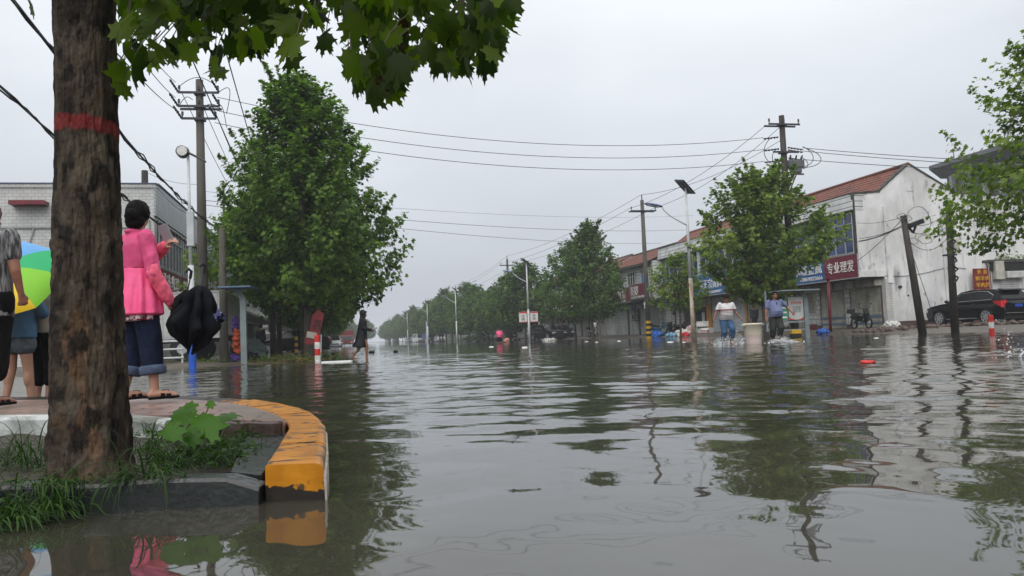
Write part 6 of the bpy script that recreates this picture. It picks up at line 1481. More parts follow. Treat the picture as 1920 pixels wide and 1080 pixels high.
# --- woman in pink
h = awayvec(50); q = G(290, 751, PT); k2 = .935
rot = Matrix.Rotation(h, 3, 'Z'); an = rot @ (V(.16, .06, .085) * k2); PWL = V(q.x - an.x, q.y - an.y, PT + .012); DH = proj(PWL)[2] + .16
def local_w(px, py, D): return (rot.transposed() @ (atD(px, py, D) - PWL)) / k2
Jp = dict(shR=(.165, .0, 1.40), shL=(-.165, 0, 1.40), elR=(.25, .02, 1.08), wrR=(.245, .15, .86), elL=(-.19, .12, 1.15), wrL=tuple(local_w(308, 462, DH)), anR=(.16, .06, .085), tR=(.25, .20, .025), knR=(.12, .05, .49), hipR=(.085, 0, .90), anL=(-.10, -.08, .085), tL=(-.06, .09, .025), head=(.0, .015, 1.60), neck=(0, -.01, 1.45))
def peplum(m, J, k, HM):
    def fo(a, t): return .06 * math.sin(a * 11 + .6 * math.sin(a * 3)) * max(0, min(1, (.42 - t) / .4)) + .02 * math.sin(a * 17 + 2) * max(0, min(1, (.42 - t) / .3))
    torso(m, J, [(-.46, .222, .180, -.01), (-.44, .256, .210, -.01), (-.20, .236, .190, -.005), (.05, .205, .160, 0), (.28, .186, .140, 0), (.40, .172, .128, 0), (.44, .16, .12, 0)], k, 66, fo)
def yoke(m, J, k, HM):
    torso(m, J, [(.40, .170, .126, 0), (.55, .182, .130, 0), (.80, .190, .120, 0), (.90, .165, .10, 0), (.97, .10, .082, 0), (1.04, .062, .066, .0)], k, 40)
    m.ell(J['neck'] + V(0, -.02, .01) * k, (.078 * k, .082 * k, .035 * k), 16, 8)
def sleeveup(m, J, k, HM):
    for s in 'RL': chain(m, [J['sh' + s], J['el' + s]], [.070 * k, .062 * k])
def sleevelo(m, J, k, HM):
    for s in 'RL': chain(m, [J['el' + s].lerp(J['sh' + s], .12), J['el' + s], J['wr' + s].lerp(J['el' + s], .10), J['wr' + s] + (J['wr' + s] - J['el' + s]).normalized() * (.035 if s == 'R' else 0)], [.062 * k, .064 * k, .058 * k, .046 * k])
def lace(m, J, k, HM):
    torso(m, J, [(-.56, .212, .172, -.01), (-.54, .218, .178, -.01), (-.40, .21, .168, -.01), (-.38, .2, .16, -.01)], k, 66, lambda a, t: .035 * math.sin(a * 11) + .012 * math.sin(a * 40))
def tighten(t_, J, k, vx, HM): pass
pw = person('woman in bright pink jacket with lace hem and rolled dark jeans holding umbrellas', (0, 0, PT), h, k2, Jp, MSK, .0075, MHAIR, 'bun', (R(38), R(-4), 0), ((.3, .9), (1.2, .55)),
    [trousers(MJEAN, 1.52, .118, .098, .088, cuff=MCUFF, fold=(.010, 7, 7, 4), name='jeans'), garment('lace_hem', MLACE, lace, (.002, 9, 9, 9), .8), garment('jacket_skirt', MPNK, peplum, (.006, 10, 10, 3), .9), garment('jacket_yoke', MPNK2, yoke, (.006, 8, 8, 8), .9), garment('sleeve', MPNK2, sleeveup, (.010, 14, 14, 9), .9), garment('forearm_sleeve', MCOR, sleevelo, (.010, 16, 16, 11), .9), sandals(MBLT)])
# right ankle over the pixel where the photograph shows it
pw.location = PWL
def onw(v): return PWL + rot @ (Vector(v) * k2)
# smartphone and hand
ph = thing('smartphone', 'pale smartphone raised by the woman in pink', 'phone', atD(314, 446, DH - .02), h + R(205))
b = MB(); M_ = Matrix.Rotation(R(-18), 4, 'X') @ Matrix.Rotation(R(10), 4, 'Y'); b.box(-.048, .048, -.005, .005, -.055, .115, M_); b.build('case', mat('pale_grey_phone', (.30, .31, .33), .3, .1, 3), ph, bevel=.003); b = MB(); b.box(-.044, .044, -.0075, -.0055, -.05, .11, M_); b.build('screen', MCGL, ph)
# umbrellas hanging from her hand
def umbrella(label, top, tip, rmax, mt, pleats=8, seed=0, shape=None, open_=.9):
    t_ = thing('folded_umbrella', label, 'umbrella', top, 0, 'umbrellas held by the woman in pink'); tip = Vector(tip) - Vector(top); L = tip.length; d = tip.normalized(); a_ = d.orthogonal().normalized(); b_ = d.cross(a_); m = MB(); rows_ = 26; n = 132; vs = []
    sh_ = shape or [(0, .18), (.06, .42), (.25, .66), (.5, .88), (.7, 1.0), (.84, .82), (.93, .5), (1, .2)]
    for i in range(rows_ + 1):
        t = i / rows_; r_ = rmax * np.interp(t, [s[0] for s in sh_], [s[1] for s in sh_])
        for j in range(n):
            a = 2 * math.pi * j / n; f = 1 + .36 * (abs(math.sin(a * pleats * .5 + 1.6 * t + seed)) * 2 - 1) * min(1, t * 3 + .2) + .34 * noise.noise(Vector((math.cos(a) * 2, math.sin(a) * 2 + seed, t * 4)))
            dz = (.16 * abs(math.sin(a * pleats * .5 + seed)) - .08 + .22 * noise.noise(Vector((math.cos(a) * 1.5, math.sin(a) * 1.5, seed + 7)))) * max(0, t - .5) * 2 * L
            vs.append(d * (t * L + dz) + (a_ * math.cos(a) + b_ * math.sin(a)) * r_ * f)
    m.add(vs, [(i * n + j, i * n + (j + 1) % n, (i + 1) * n + (j + 1) % n, (i + 1) * n + j) for i in range(rows_) for j in range(n)]); m.build('canopy', mt, t_, smooth=True, fixn=False)
    m = MB(); m.tube([-d * .10, d * (L * 1.0)], .006, 6); m.build('shaft', MSTL, t_)
    m = MB(); m.tube([-d * .10, -d * .16, -d * .18 + a_ * .03, -d * .15 + a_ * .05], .012, 8); m.build('handle', MBLK, t_); return t_
DU = proj(onw(Jp['wrR']))[2]
MUMB = mat('glossy_black_nylon', (.004, .005, .008), .75, .3, 6, bump=.5, bscale=25, spec=.12); MCHK = mat('navy_checked_cloth', (.018, .022, .10), .6, .15, 6); overlay(MCHK, (.14, .15, .30), bricks('xz', .022, .022, .0025, 0))
umbrella('loosely folded black umbrella hanging from the hand of the woman in pink', atD(378, 536, DU - .02), atD(357, 650, DU - .06), .150, MUMB, 7, 1.0)
umbrella('second limp black umbrella bunched under the pink sleeve', atD(352, 545, DU + .03), atD(338, 618, DU + .05), .085, MBLT, 5, 4.0, [(0, .3), (.2, .8), (.7, 1), (1, .9)])
umbrella('small navy checked umbrella poking out to the side of the black one', atD(366, 598, DU + .03), atD(408, 606, DU + .03), .085, MCHK, 5, 2.0, [(0, .5), (.3, .8), (.7, 1), (.9, .98), (1, .8)])

# --- woman with grey patterned top at the picture edge
MGRT = mat('grey_speckled_top', (.035, .035, .037), .8, .2, 40, stretch=(1, 1, .16), col2=(.22, .22, .225), fac=(.42, .6), detail=3)
h = awayvec(86); q = G(-22, 764, PT)
Jg = dict(elR=(.255, -.02, 1.12), wrR=(.27, .03, .93), shR=(.19, 0, 1.41), shL=(-.19, 0, 1.41), anR=(.04, -.02, .085), knR=(.06, .02, .49), anL=(-.12, -.02, .085))
person('woman seen from behind in a grey speckled top with dark trousers at the picture edge', (q.x, q.y, PT + .01), h, .96, Jg, MSKD, .009, MHRB, 'long', (R(8), 0, 0), ((.2, 1.1), (0, .5)),
    [trousers(MBLT, 1.5, .13, .10, .09, flare=.01), shirt(MGRT, hem=-.42, grow=.028, sleeve=.52, loose=1.02, name='top', srad=.074, fold=(.010, 7, 7, 3)), sandals(MBLT)], fat=1.12)
# --- girl in blue shirt and denim shorts, standing in the water past the kerb
MBSH = mat('blue_cotton', (.07, .15, .26), .8, .1, 6); MDEN = mat('grey_denim', (.10, .12, .14), .8, .2, 20); MBEI = mat('beige_cotton', (.38, .33, .27), .8, .1, 6)
h = awayvec(75); q = colD(32, 8.6)
J3 = dict(elR=(.26, .10, 1.12), wrR=(.10, .28, 1.18), elL=(-.24, .06, 1.1), wrL=(-.15, .22, 1.0), anR=(.13, .08, .085), knR=(.11, .05, .49), anL=(-.09, -.08, .085), knL=(-.08, 0, .49))
person('person in loose blue shirt and denim shorts with bare legs under the rainbow umbrella', (q.x, q.y, -.04), h, .94, J3, MSK, .012, MHAIR, 'long', (0, 0, 0), ((.2, .8), (0, .8)),
    [trousers(MDEN, .36, .125, .12, .1, name='shorts', fold=(.010, 12, 12, 9)), shirt(MBSH, hem=-.22, grow=.05, sleeve=1.1, loose=1.05, srad=.085)])
h = awayvec(70); q = colD(84, 8.9)
person('person in a beige blouse and black capri trousers half hidden by the big trunk', (q.x, q.y, -.04), h, .92, dict(elR=(.24, .05, 1.12), wrR=(.18, .26, 1.2), elL=(-.24, .05, 1.12), wrL=(-.12, .28, 1.15)), MSK, .012, MHAIR, 'short', (0, 0, 0), ((.2, .8), (0, .8)),
    [trousers(MBLT, 1.42, .11, .085, .072), shirt(MBEI, hem=-.06, grow=.045, sleeve=1.2, loose=1.02, srad=.075)])
# rainbow umbrella: hub behind the woman in grey, panels fanning out towards the trunk
cols = [('blue', (.10, .30, .58)), ('green', (.02, .36, .13)), ('lime', (.20, .50, .03)), ('yellow', (.74, .50, .02)), ('orange', (.78, .25, .02)), ('red', (.60, .03, .03)), ('violet', (.20, .05, .40)), ('navy', (.03, .06, .40))]
RU = atD(-4, 500, 8.2); t_ = thing('rainbow_umbrella', 'open rainbow striped umbrella behind the big trunk', 'umbrella', RU)
cr_ = V(math.cos(YAW), -math.sin(YAW), 0); ca_ = V(math.sin(YAW), math.cos(YAW), 0)
axd = (V(0, 0, 1) * .62 - ca_ * .72 + cr_ * .10).normalized(); ux = (cr_ - axd * cr_.dot(axd)).normalized(); uy = ux.cross(axd); uy = uy if uy.z < 0 else -uy
for k, (nm, c_) in enumerate(cols):
    m = MB(); a0, a1 = R(-95 + 45 * k), R(-50 + 45 * k)
    def uf(u, v):
        a = a0 + (a1 - a0) * u; sc_ = 1 - .07 * math.sin(u * math.pi) * v; r_ = .60 * math.sin(v * 1.2) / math.sin(1.2) * sc_; return (ux * math.cos(a) + uy * math.sin(a)) * r_ + axd * (.30 * (math.cos(v * 1.2) - 1))
    m.grid(uf, 8, 12); m.build('canopy_panel', mat('umbrella_' + nm, c_, .5, .05, 3), t_, smooth=True, fixn=False)
m = MB(); m.tube([axd * .05, -axd * .75], .007, 6); m.build('shaft', MSTL, t_); m = MB(); m.tube([-axd * .75, -axd * .86], .014, 8); m.build('handle', MBLK, t_)

# --- hooded walker in a black raincoat
MRC = mat('wet_black_raincoat', (.005, .006, .008), .5, .3, 5, bump=.4, bscale=12, spec=.3)
h = awayvec(8); q = colD(681, 26.4)
Jr = dict(anR=(.06, .12, .085), tR=(.06, .28, .02), knR=(.08, .14, .49), anL=(-.06, -.36, .14), tL=(-.06, -.22, .05), knL=(-.08, -.05, .50), elR=(.20, .02, 1.10), wrR=(.13, .26, 1.02), elL=(-.20, .04, 1.1), wrL=(-.10, .30, 1.02), pelvis=(0, 0, .94), chest=(0, .02, 1.2), neck=(0, .03, 1.43), head=(0, .06, 1.56))
def coat(m, J, k, HM):
    torso(m, J, [(-1.05, .205, .235, -.04), (-1.0, .215, .245, -.04), (-.5, .205, .20, -.02), (0, .20, .17, -.01), (.5, .205, .155, 0), (.8, .20, .135, 0), (.93, .15, .11, 0), (1.0, .08, .08, 0)], k, 40, lambda a, t: .05 * math.sin(a * 7) * max(0, .3 - t))
    for s in 'RL': chain(m, [J['sh' + s], J['el' + s], J['wr' + s]], [.085 * k, .078 * k, .058 * k])
    m.ell(HM @ (V(0, -.035, .03) * k), (.108 * k, .115 * k, .135 * k), 16, 12); m.ell(HM @ (V(0, -.03, -.10) * k), (.10 * k, .10 * k, .09 * k), 14, 10); m.ell(HM @ (V(0, .035, .085) * k), (.075 * k, .07 * k, .04 * k), 14, 10)
person('walker in a long black hooded raincoat wading in the middle of the street', (q.x, q.y, -.06), h, .985, Jr, MSKD, .012, MHAIR, 'none', (0, R(-8), 0), ((.5, 1.0), (.5, 1.0)), [garment('raincoat', MRC, coat, (.010, 6, 6, 3))])

# --- the two men with the tub
MSTR = mat('striped_white_tee', (.62, .61, .61), .8, .05, 6)
def stripes(t):
    c = N(t, 'ShaderNodeTexCoord'); s = N(t, 'ShaderNodeSeparateXYZ'); t.links.new(c.outputs['Object'], s.inputs[0])
    m1 = N(t, 'ShaderNodeMath', operation='MODULO'); t.links.new(s.outputs[2], m1.inputs[0]); m1.inputs[1].default_value = .042
    l1 = N(t, 'ShaderNodeMath', operation='LESS_THAN'); t.links.new(m1.outputs[0], l1.inputs[0]); l1.inputs[1].default_value = .018
    l2 = N(t, 'ShaderNodeMath', operation='LESS_THAN'); t.links.new(s.outputs[2], l2.inputs[0]); l2.inputs[1].default_value = 1.155
    l3 = N(t, 'ShaderNodeMath', operation='GREATER_THAN'); t.links.new(s.outputs[2], l3.inputs[0]); l3.inputs[1].default_value = .90
    a = N(t, 'ShaderNodeMath', operation='MULTIPLY'); t.links.new(l1.outputs[0], a.inputs[0]); t.links.new(l2.outputs[0], a.inputs[1]); a2 = N(t, 'ShaderNodeMath', operation='MULTIPLY'); t.links.new(a.outputs[0], a2.inputs[0]); t.links.new(l3.outputs[0], a2.inputs[1])
    return a2.outputs[0]
overlay(MSTR, (.10, .045, .06), stripes)
def chestband(t):
    c = N(t, 'ShaderNodeTexCoord'); s = N(t, 'ShaderNodeSeparateXYZ'); t.links.new(c.outputs['Object'], s.inputs[0]); d = N(t, 'ShaderNodeMath', operation='SUBTRACT'); t.links.new(s.outputs[2], d.inputs[0]); d.inputs[1].default_value = 1.185
    e = N(t, 'ShaderNodeMath', operation='ABSOLUTE'); t.links.new(d.outputs[0], e.inputs[0]); f_ = N(t, 'ShaderNodeMath', operation='LESS_THAN'); t.links.new(e.outputs[0], f_.inputs[0]); f_.inputs[1].default_value = .022; return f_.outputs[0]
overlay(MSTR, (.16, .02, .05), chestband)
MJB = mat('mid_blue_jeans', (.035, .085, .17), .8, .2, 12); MPOL = mat('slate_blue_polo', (.13, .155, .28), .8, .08, 6); MDKT = mat('dark_grey_trousers', (.022, .024, .022), .8, .2, 10); MCOL = mat('navy_collar', (.02, .03, .08), .8, .1, 8)
DM = 24.7; pm = 1480 / DM
h = awayvec(-88); q = colD(1364, DM)
J6 = dict(pelvis=(0, 0, .93), chest=(.0, .06, 1.19), neck=(.0, .09, 1.41), head=(.0, .17, 1.535), shR=(.19, .07, 1.36), shL=(-.19, .07, 1.35), hipR=(.09, 0, .90), hipL=(-.09, 0, .90), elR=(.31, .05, 1.12), wrR=(.40, .08, .90), elL=(-.30, .05, 1.10), wrL=(-.42, .10, .92), knR=(.11, .12, .50), knL=(-.10, .26, .58), anR=(.12, -.12, .12), anL=(-.09, .12, .18), tR=(.13, .02, .04), tL=(-.1, .28, .10))
person('man in striped white tee and blue jeans wading, gripping one side of the tub', (q.x, q.y, -.10), h, 1.0, J6, MSKD, .011, MHAIR, 'short', (0, R(-28), 0), ((.3, .7), (.3, 1.1)), [trousers(MJB, 1.55, .125, .098, .085, name='jeans'), shirt(MSTR, hem=-.04, grow=.03, sleeve=.62, belly=.045, loose=1.04, srad=.070)], face=True, fat=1.12)
h = awayvec(-84); q = colD(1457, DM)
J7 = dict(pelvis=(0, 0, .94), chest=(.0, -.01, 1.2), neck=(.0, -.01, 1.43), head=(.0, .02, 1.585), shR=(.20, 0, 1.385), shL=(-.20, 0, 1.385), elR=(.30, .02, 1.12), wrR=(.345, .08, .88), elL=(-.40, .0, 1.20), wrL=(-.48, .16, 1.02), knR=(.13, .06, .50), knL=(-.06, .22, .56), anR=(.15, -.05, .085), anL=(-.03, .05, .14), tL=(-.03, .22, .08), tR=(.17, .12, .03))
def collar(t_, J, k, vx, HM):
    m = MB(); m.tube([J['neck'] + V(math.cos(a) * .070, math.sin(a) * .072 + .0, .005 - .02 * math.sin(a)) * 1 for a in [2 * math.pi * j / 20 for j in range(21)]], .014, 8); m.build('collar', MCOL, t_, smooth=True)
    m = MB(); c0_ = J['chest'] + V(0, .165, .11); m.cbox(c0_, (.028, .012, .13)); m.build('placket', MCOL, t_, bevel=.004)
person('smiling man in a slate blue polo shirt with rolled dark trousers steadying the tub', (q.x, q.y, -.10), h, 1.0, J7, MSKD, .011, MHAIR, 'short', (R(6), R(2), R(6)), ((.3, 1.1), (-.6, .7)), [trousers(MDKT, 1.42, .13, .105, .088), shirt(MPOL, hem=-.08, grow=.032, sleeve=.66, belly=.075, loose=1.06, srad=.072), collar], face=True, fat=1.15)
# the tub
MTUB = mat('translucent_cream_plastic', (.80, .74, .58), .35, .05, 3)
def tubpink(t):
    c = N(t, 'ShaderNodeTexCoord'); s = N(t, 'ShaderNodeSeparateXYZ'); t.links.new(c.outputs['Object'], s.inputs[0]); n = N(t, 'ShaderNodeTexNoise'); n.inputs['Scale'].default_value = 5; t.links.new(c.outputs['Object'], n.inputs['Vector'])
    a = N(t, 'ShaderNodeMath', operation='MULTIPLY_ADD'); t.links.new(n.outputs['Fac'], a.inputs[0]); a.inputs[1].default_value = .12; t.links.new(s.outputs[2], a.inputs[2]); r_ = N(t, 'ShaderNodeMapRange'); r_.inputs['From Min'].default_value = .40; r_.inputs['From Max'].default_value = .30; r_.inputs['To Max'].default_value = .85; t.links.new(a.outputs[0], r_.inputs['Value']); return r_.outputs[0]
overlay(MTUB, (.56, .44, .43), tubpink)
q = colD(1413, DM - .1); zt = zat(q.x, q.y, 606); tbx = thing('plastic_tub', 'big cream plastic tub carried between the two wading men', 'tub', (q.x, q.y, 0))
m = MB(); n = 48; prof = [(-.12, .225), (-.10, .235), (.1, .248), (zt - .07, .282), (zt - .065, .298), (zt - .03, .302), (zt - .01, .308), (zt, .298), (zt - .01, .275), (zt - .3, .258), (-.08, .22)]
m.loft([[V(math.cos(a) * r_ * (1 + (.006 * math.sin(a * 24) if i in (1, 2) else 0)), math.sin(a) * r_ * (1 + (.006 * math.sin(a * 24) if i in (1, 2) else 0)), z) for a in [2 * math.pi * j / n for j in range(n)]] for i, (z, r_) in enumerate(prof)]); m.build('tub_wall', MTUB, tbx, smooth=True)
for s in (-1, 1): m = MB(); m.tube([V(s * .295, -.09, zt - .05), V(s * .37, -.06, zt - .05), V(s * .37, .06, zt - .05), V(s * .295, .09, zt - .05)], .014, 8); m.build('handle', MTUB, tbx, smooth=True)
# splashes: torn sheets and droplets of thrown water
MSPL = mat('white_splash_water', (.62, .64, .66), .15, .1, 8, spec=.8)
def splash(label, p, rx, h_, n, seed, dirx=0, fine=1.0):
    g = random.Random(seed); t_ = MB()
    for i in range(n):
        a = max(-1.5, min(1.5, g.gauss(0, .62))) * rx + dirx * g.random() * rx; b_ = g.gauss(0, .35) * rx; top = h_ * math.exp(-(a / rx / 1.3) ** 2) ; z = top * g.uniform(.5, 1.35) * g.random() ** 1.1; r_ = (.006 + .020 * g.random() ** 3 * (1 - z / (h_ + .01) * .7)) * fine
        M_ = Matrix.Rotation(g.uniform(0, 3), 3, 'Y'); t_.ell((a, b_, z), (r_ * g.uniform(.7, 2.2), r_, r_ * g.uniform(.6, 1.6)), 6, 4, M_)
    for i in range(n // 26):
        a = g.gauss(0, .8) * rx; b_ = g.gauss(0, .3) * rx; L = h_ * g.uniform(.3, .85) * math.exp(-(a / rx / 1.4) ** 2); lean = g.gauss(0, .4) + a / rx * .5
        pts = [V(a + lean * L * u + .02 * g.gauss(0, 1), b_, L * u - .02) for u in (0, .3, .6, .85, 1)]; t_.tube(pts, [.02 * fine, .024 * fine, .016 * fine, .010 * fine, .003], 6)
    o = t_.build('splash', MSPL, None, smooth=True, fixn=False); o.location = p; tag(o, label, 'splash', kind='stuff'); o.rotation_euler.z = -YAW; return o
q = colD(1362, DM - .15); splash('white water thrown up around the legs of the man in striped tee', (q.x, q.y, 0), .34, .30, 420, 1, 0, .75); q = colD(1382, DM - .05); splash('spray beside the tub', (q.x, q.y, 0), .14, .42, 150, 2)
q = colD(1462, DM - .25); splash('white water kicked up by the man in the blue polo shirt', (q.x, q.y, 0), .32, .18, 320, 3, .7)
q = G(1893, 672); splash('thin arcs of water splashing at the picture edge', (q.x, q.y, 0), .16, .36, 70, 4, 0, .55)
# --- bystanders
yv = colX(1415, 25.4, .9); person('man in a dark jacket with pale shirt standing at the shutters behind the tub', (25.4, yv, .2), awayvec(-120), .97, None, MSKD, .016, MHAIR, 'short', (R(40), 0, 0), ((0, .5), (0, .5)), [trousers(MDKT, 1.9), shirt(MBSH, -.02, .012, .6), shirt(mat('dark_jacket', (.02, .025, .035), .8), -.15, .03, 1.9, name='jacket', srad=.07)])
q = colD(937, 69); person('wading person in a bright pink shirt and black shorts far down the street', (q.x, q.y, -.40), awayvec(-90), 1.0, dict(elR=(.27, .02, 1.12), wrR=(.33, .05, .9), elL=(-.27, .02, 1.12), wrL=(-.34, .04, .88)), MSKD, .018, MHAIR, 'short', (0, 0, 0), ((0, .6), (0, .6)), [trousers(MBLT, .8, .12, .1), shirt(MPNK, -.12, .03, .7, .03, 1.05, srad=.08)], fat=1.1)
b = MB(); b.ell((0, 0, .12), (.30, .25, .26), 12, 8); o = remesh(b, 'carrier_bag', mat('pale_orange_plastic', (.45, .20, .15), .4, .15, 6), None, .02, 1, fold=(.05, 5, 5, 5)); qq = colD(950, 68.5); o.location = (qq.x, qq.y, .02); tag(o, 'pale orange carrier bag beside the pink shirted wader', 'bag')
q = colD(490, 39); person('dark clothed figure standing on the forecourt by the trunk-like posts', (q.x, q.y, .03), awayvec(80), .94, None, MSKD, .016, MHAIR, 'short', (0, 0, 0), ((0, .5), (0, .5)), [trousers(MBLT, 1.3), shirt(MBLT, -.2, .03, 1.8, srad=.07)])
yv = colX(1115, 24.3, .9); person('person in a white top and teal trousers in front of the tree-shaded shops', (24.3, yv, .15), awayvec(-100), .95, None, MSKD, .018, MHAIR, 'short', (0, 0, 0), ((0, .5), (0, .5)), [trousers(mat('teal_cloth', (.02, .07, .07), .8), 1.9), shirt(MWHB, -.1, .02, .7)])
# ================================================================ PLANTS, DEBRIS, LITTER
MGRS = leafmat('wet_grass', (.010, .026, .009), (.045, .098, .018), .25, .5)
g = np.random.default_rng(5)
def blades(specs, name, label):
    Vv, Ff, Tt = [], [], []; nseg = 7
    for (p, d, L, w_, droop, tint) in specs:
        p = np.array(p); d = np.array(d, dtype=float); d /= np.linalg.norm(d); side = np.cross(d, [0, 0, 1]); side /= np.linalg.norm(side) + 1e-9; cur = p.copy(); b0 = len(Vv); dd = d.copy()
        for i in range(nseg + 1):
            u = i / nseg; ww = w_ * (1 - u ** 1.8) * (.6 + .8 * min(1, u * 4)) + .0003
            Vv.append(cur + side * ww + np.array([0, 0, ww * .5])); Vv.append(cur.copy()); Vv.append(cur - side * ww + np.array([0, 0, ww * .5])); Tt += [tint] * 3
            dd = dd + np.array([0, 0, -droop / nseg * (.5 + 1.6 * u)]); dd /= np.linalg.norm(dd); nx = cur + dd * L / nseg
            fl = floor_z(nx[0], nx[1]) 
            if nx[2] < fl: nx[2] = fl; dd[2] = max(dd[2], -.02)
            cur = nx
        for i in range(nseg):
            a = b0 + 3 * i; Ff += [(a, a + 1, a + 4, a + 3), (a + 1, a + 2, a + 5, a + 4)]
    o = npmesh(name, np.array(Vv), 4, MGRS, tint=Tt, faces=Ff); tag(o, label, 'grass', kind='stuff'); return o
ED0, ED1 = G(-900, 955, .10), G(484, 893, .10)
def floor_z(x, y):
    # in front of the edging the blades may hang down to the mud
    e = (ED1 - ED0); n_ = V(e.y, -e.x, 0).normalized(); n_ = n_ if n_.dot(EYE - ED0) > 0 else -n_
    s = n_.dot(V(x, y, 0) - V(ED0.x, ED0.y, 0))
    return .012 if s > .015 else (.108 if s > -.12 else .06)
RX = np.array([math.cos(YAW), -math.sin(YAW), 0]); AW = np.array([math.sin(YAW), math.cos(YAW), 0])
S = []
def tuft(px, py, z, n, L, lean, spread, w_=.0024, droop=1.5, jit=.05, tint=(.45, .2)):
    c = G(px, py, z)
    for _ in range(n):
        o_ = RX * g.normal(0, jit) + AW * g.normal(0, jit); d = RX * (lean[0] + g.normal(0, spread)) + AW * (lean[1] + g.normal(0, spread)) + np.array([0, 0, 1.0])
        S.append(((c.x + o_[0], c.y + o_[1], z), d, L * g.uniform(.5, 1.25), w_ * g.uniform(.6, 1.3), droop * g.uniform(.6, 1.5), np.clip(g.normal(*tint), 0, 1)))
for px, py, n, L in ((20, 872, 55, .24), (70, 880, 60, .26), (120, 884, 45, .20), (-60, 870, 60, .28), (40, 850, 40, .25), (175, 892, 25, .14), (-160, 880, 60, .25), (-300, 880, 60, .25)):
    tuft(px, py, .06, n, L, (-.1, -.1), .7, droop=1.7, tint=(.35, .25))
for px, py, n, L, ln in ((275, 850, 50, .17, (.2, -.1)), (300, 870, 70, .2, (.6, -.2)), (340, 860, 80, .2, (.8, -.1)), (380, 850, 90, .2, (.9, 0)), (420, 838, 90, .18, (.9, 0)), (450, 826, 70, .15, (.7, 0)), (320, 830, 60, .18, (.5, 0)), (360, 822, 60, .18, (.6, .1)), (410, 815, 50, .16, (.7, .1)), (290, 815, 40, .16, (.1, 0)), (400, 865, 60, .17, (.9, -.3)), (460, 850, 40, .12, (.5, -.2)), (350, 880, 50, .17, (.6, -.3)), (430, 868, 40, .13, (.4, -.3))):
    tuft(px, py, .06, n, L, ln, .5, w_=.0021, droop=2.2, jit=.05, tint=(.45, .25))
for px, py, n, L in ((255, 895, 24, .24), (290, 893, 26, .26), (335, 890, 14, .18), (75, 900, 10, .16)):
    tuft(px, py, .10, n, L, (-.35, -.9), .55, w_=.0026, droop=2.3, jit=.05, tint=(.55, .25))
blades(S, 'grass', 'long wet grass growing in the planting pit around the big trunk and hanging over the edging')
S = []
for px, py, n in ((15, 975, 90), (60, 962, 90), (95, 958, 60), (-60, 970, 90)): tuft(px, py, .02, n, .17, (.5, -.4), .5, w_=.0026, droop=2.4, jit=.055, tint=(.7, .25))
blades(S, 'grass', 'bright flattened grass clump on the mud in front of the stone edging')
# broad leaved weeds matted among the grass beside the trunk
Pw = []
for _ in range(420):
    c = G(g.uniform(265, 470), g.uniform(805, 880), .07); Pw.append((c.x + g.normal(0, .02), c.y + g.normal(0, .02), .075 + abs(g.normal(0, .035))))
o = npmesh('weeds', leaf_cloud(np.array(Pw), .017, g, np.array([(0, 1.3), (.45, .4), (.35, -.6), (0, -1.0), (-.35, -.6), (-.45, .4)]), up=.8, droop=.1), 6, MGRS, tint=np.repeat(np.clip(g.normal(.75, .25, 420), 0, 1), 6)); tag(o, 'small broad leaved weeds mixed into the wet grass beside the big trunk', 'weeds', kind='stuff')
# seedling with large lobed leaves
MSDL = leafmat('seedling_leaf', (.015, .055, .008), (.06, .16, .012), .3, .38)
base_ = G(372, 845, .06); sd_t = thing('plane_seedling', 'young seedling with broad lobed bright green leaves among the wet grass', 'seedling', base_)
for k, (px, py, sz_, rot_, tilt, tt, D_) in enumerate(((385, 795, .098, 20, 55, .75, 3.15), (338, 778, .075, -60, 40, .55, 3.2), (322, 812, .06, 200, 65, .7, 3.05), (425, 782, .065, 70, 25, .45, 3.2), (352, 765, .05, 100, 50, .9, 3.3), (395, 757, .028, 10, 60, .95, 3.3), (360, 822, .05, 160, 70, .4, 3.1))):
    c = atD(px, py, D_) - base_; n_ = Vector((-fwd.x * math.sin(R(tilt)) , -fwd.y * math.sin(R(tilt)), math.cos(R(tilt)))); u_ = (Matrix.Rotation(R(rot_), 3, n_) @ n_.orthogonal()).normalized(); s_ = n_.cross(u_)
    pts = [c + (s_ * x + u_ * y) * sz_ - n_ * sz_ * (.25 * x * x + .15 * y * y) for x, y in LVF]; cc = c + n_ * .004
    me = np.array([list(p) for p in pts] + [list(cc)]); kk = len(LVF); o = npmesh('leaf', me, 3, MSDL, sd_t, tint=[tt] * (kk + 1), faces=[(i, (i + 1) % kk, kk) for i in range(kk)], smooth=True)
    m = MB(); m.tube([V(0, 0, 0), V(c.x * .3, c.y * .3, c.z * .6), c - u_ * sz_ * .45], [.004, .003, .0018], 5); m.build('stem', MTWIG, sd_t)
# weeds and debris at the foot of the big tree
g2 = random.Random(8)
def twigs(label, centre, rx, ry, n, L, mt, seed, r=.012, z=.02):
    q = random.Random(seed); m = MB()
    for _ in range(n):
        a = q.uniform(0, 6.3); x, y = q.gauss(0, rx), q.gauss(0, ry); l_ = L * q.uniform(.4, 1.2); up_ = q.uniform(-.05, .35)
        m.tube([V(x, y, z), V(x + math.cos(a) * l_ * .5, y + math.sin(a) * l_ * .5, z + up_ * l_ + .02), V(x + math.cos(a) * l_, y + math.sin(a) * l_, z + up_ * l_ * .6)], [r, r * .7, r * .25], 5)
    o = m.build('twig_litter', mt, None, fixn=False); o.location = centre; tag(o, label, 'twigs', kind='stuff'); return o
q = colD(555, 25.6); twigs('yellowish broken branches lying at the foot of the big tree', (q.x, q.y, .0), .6, .2, 26, .75, mat('yellow_straw', (.22, .15, .05), .7, .3, 8), 1, .012)
q = colD(480, 25.6); twigs('dark twigs and roots strewn along the waterline left of the tree', (q.x, q.y, .02), 1.2, .35, 70, .35, MTWIG, 2, .009)
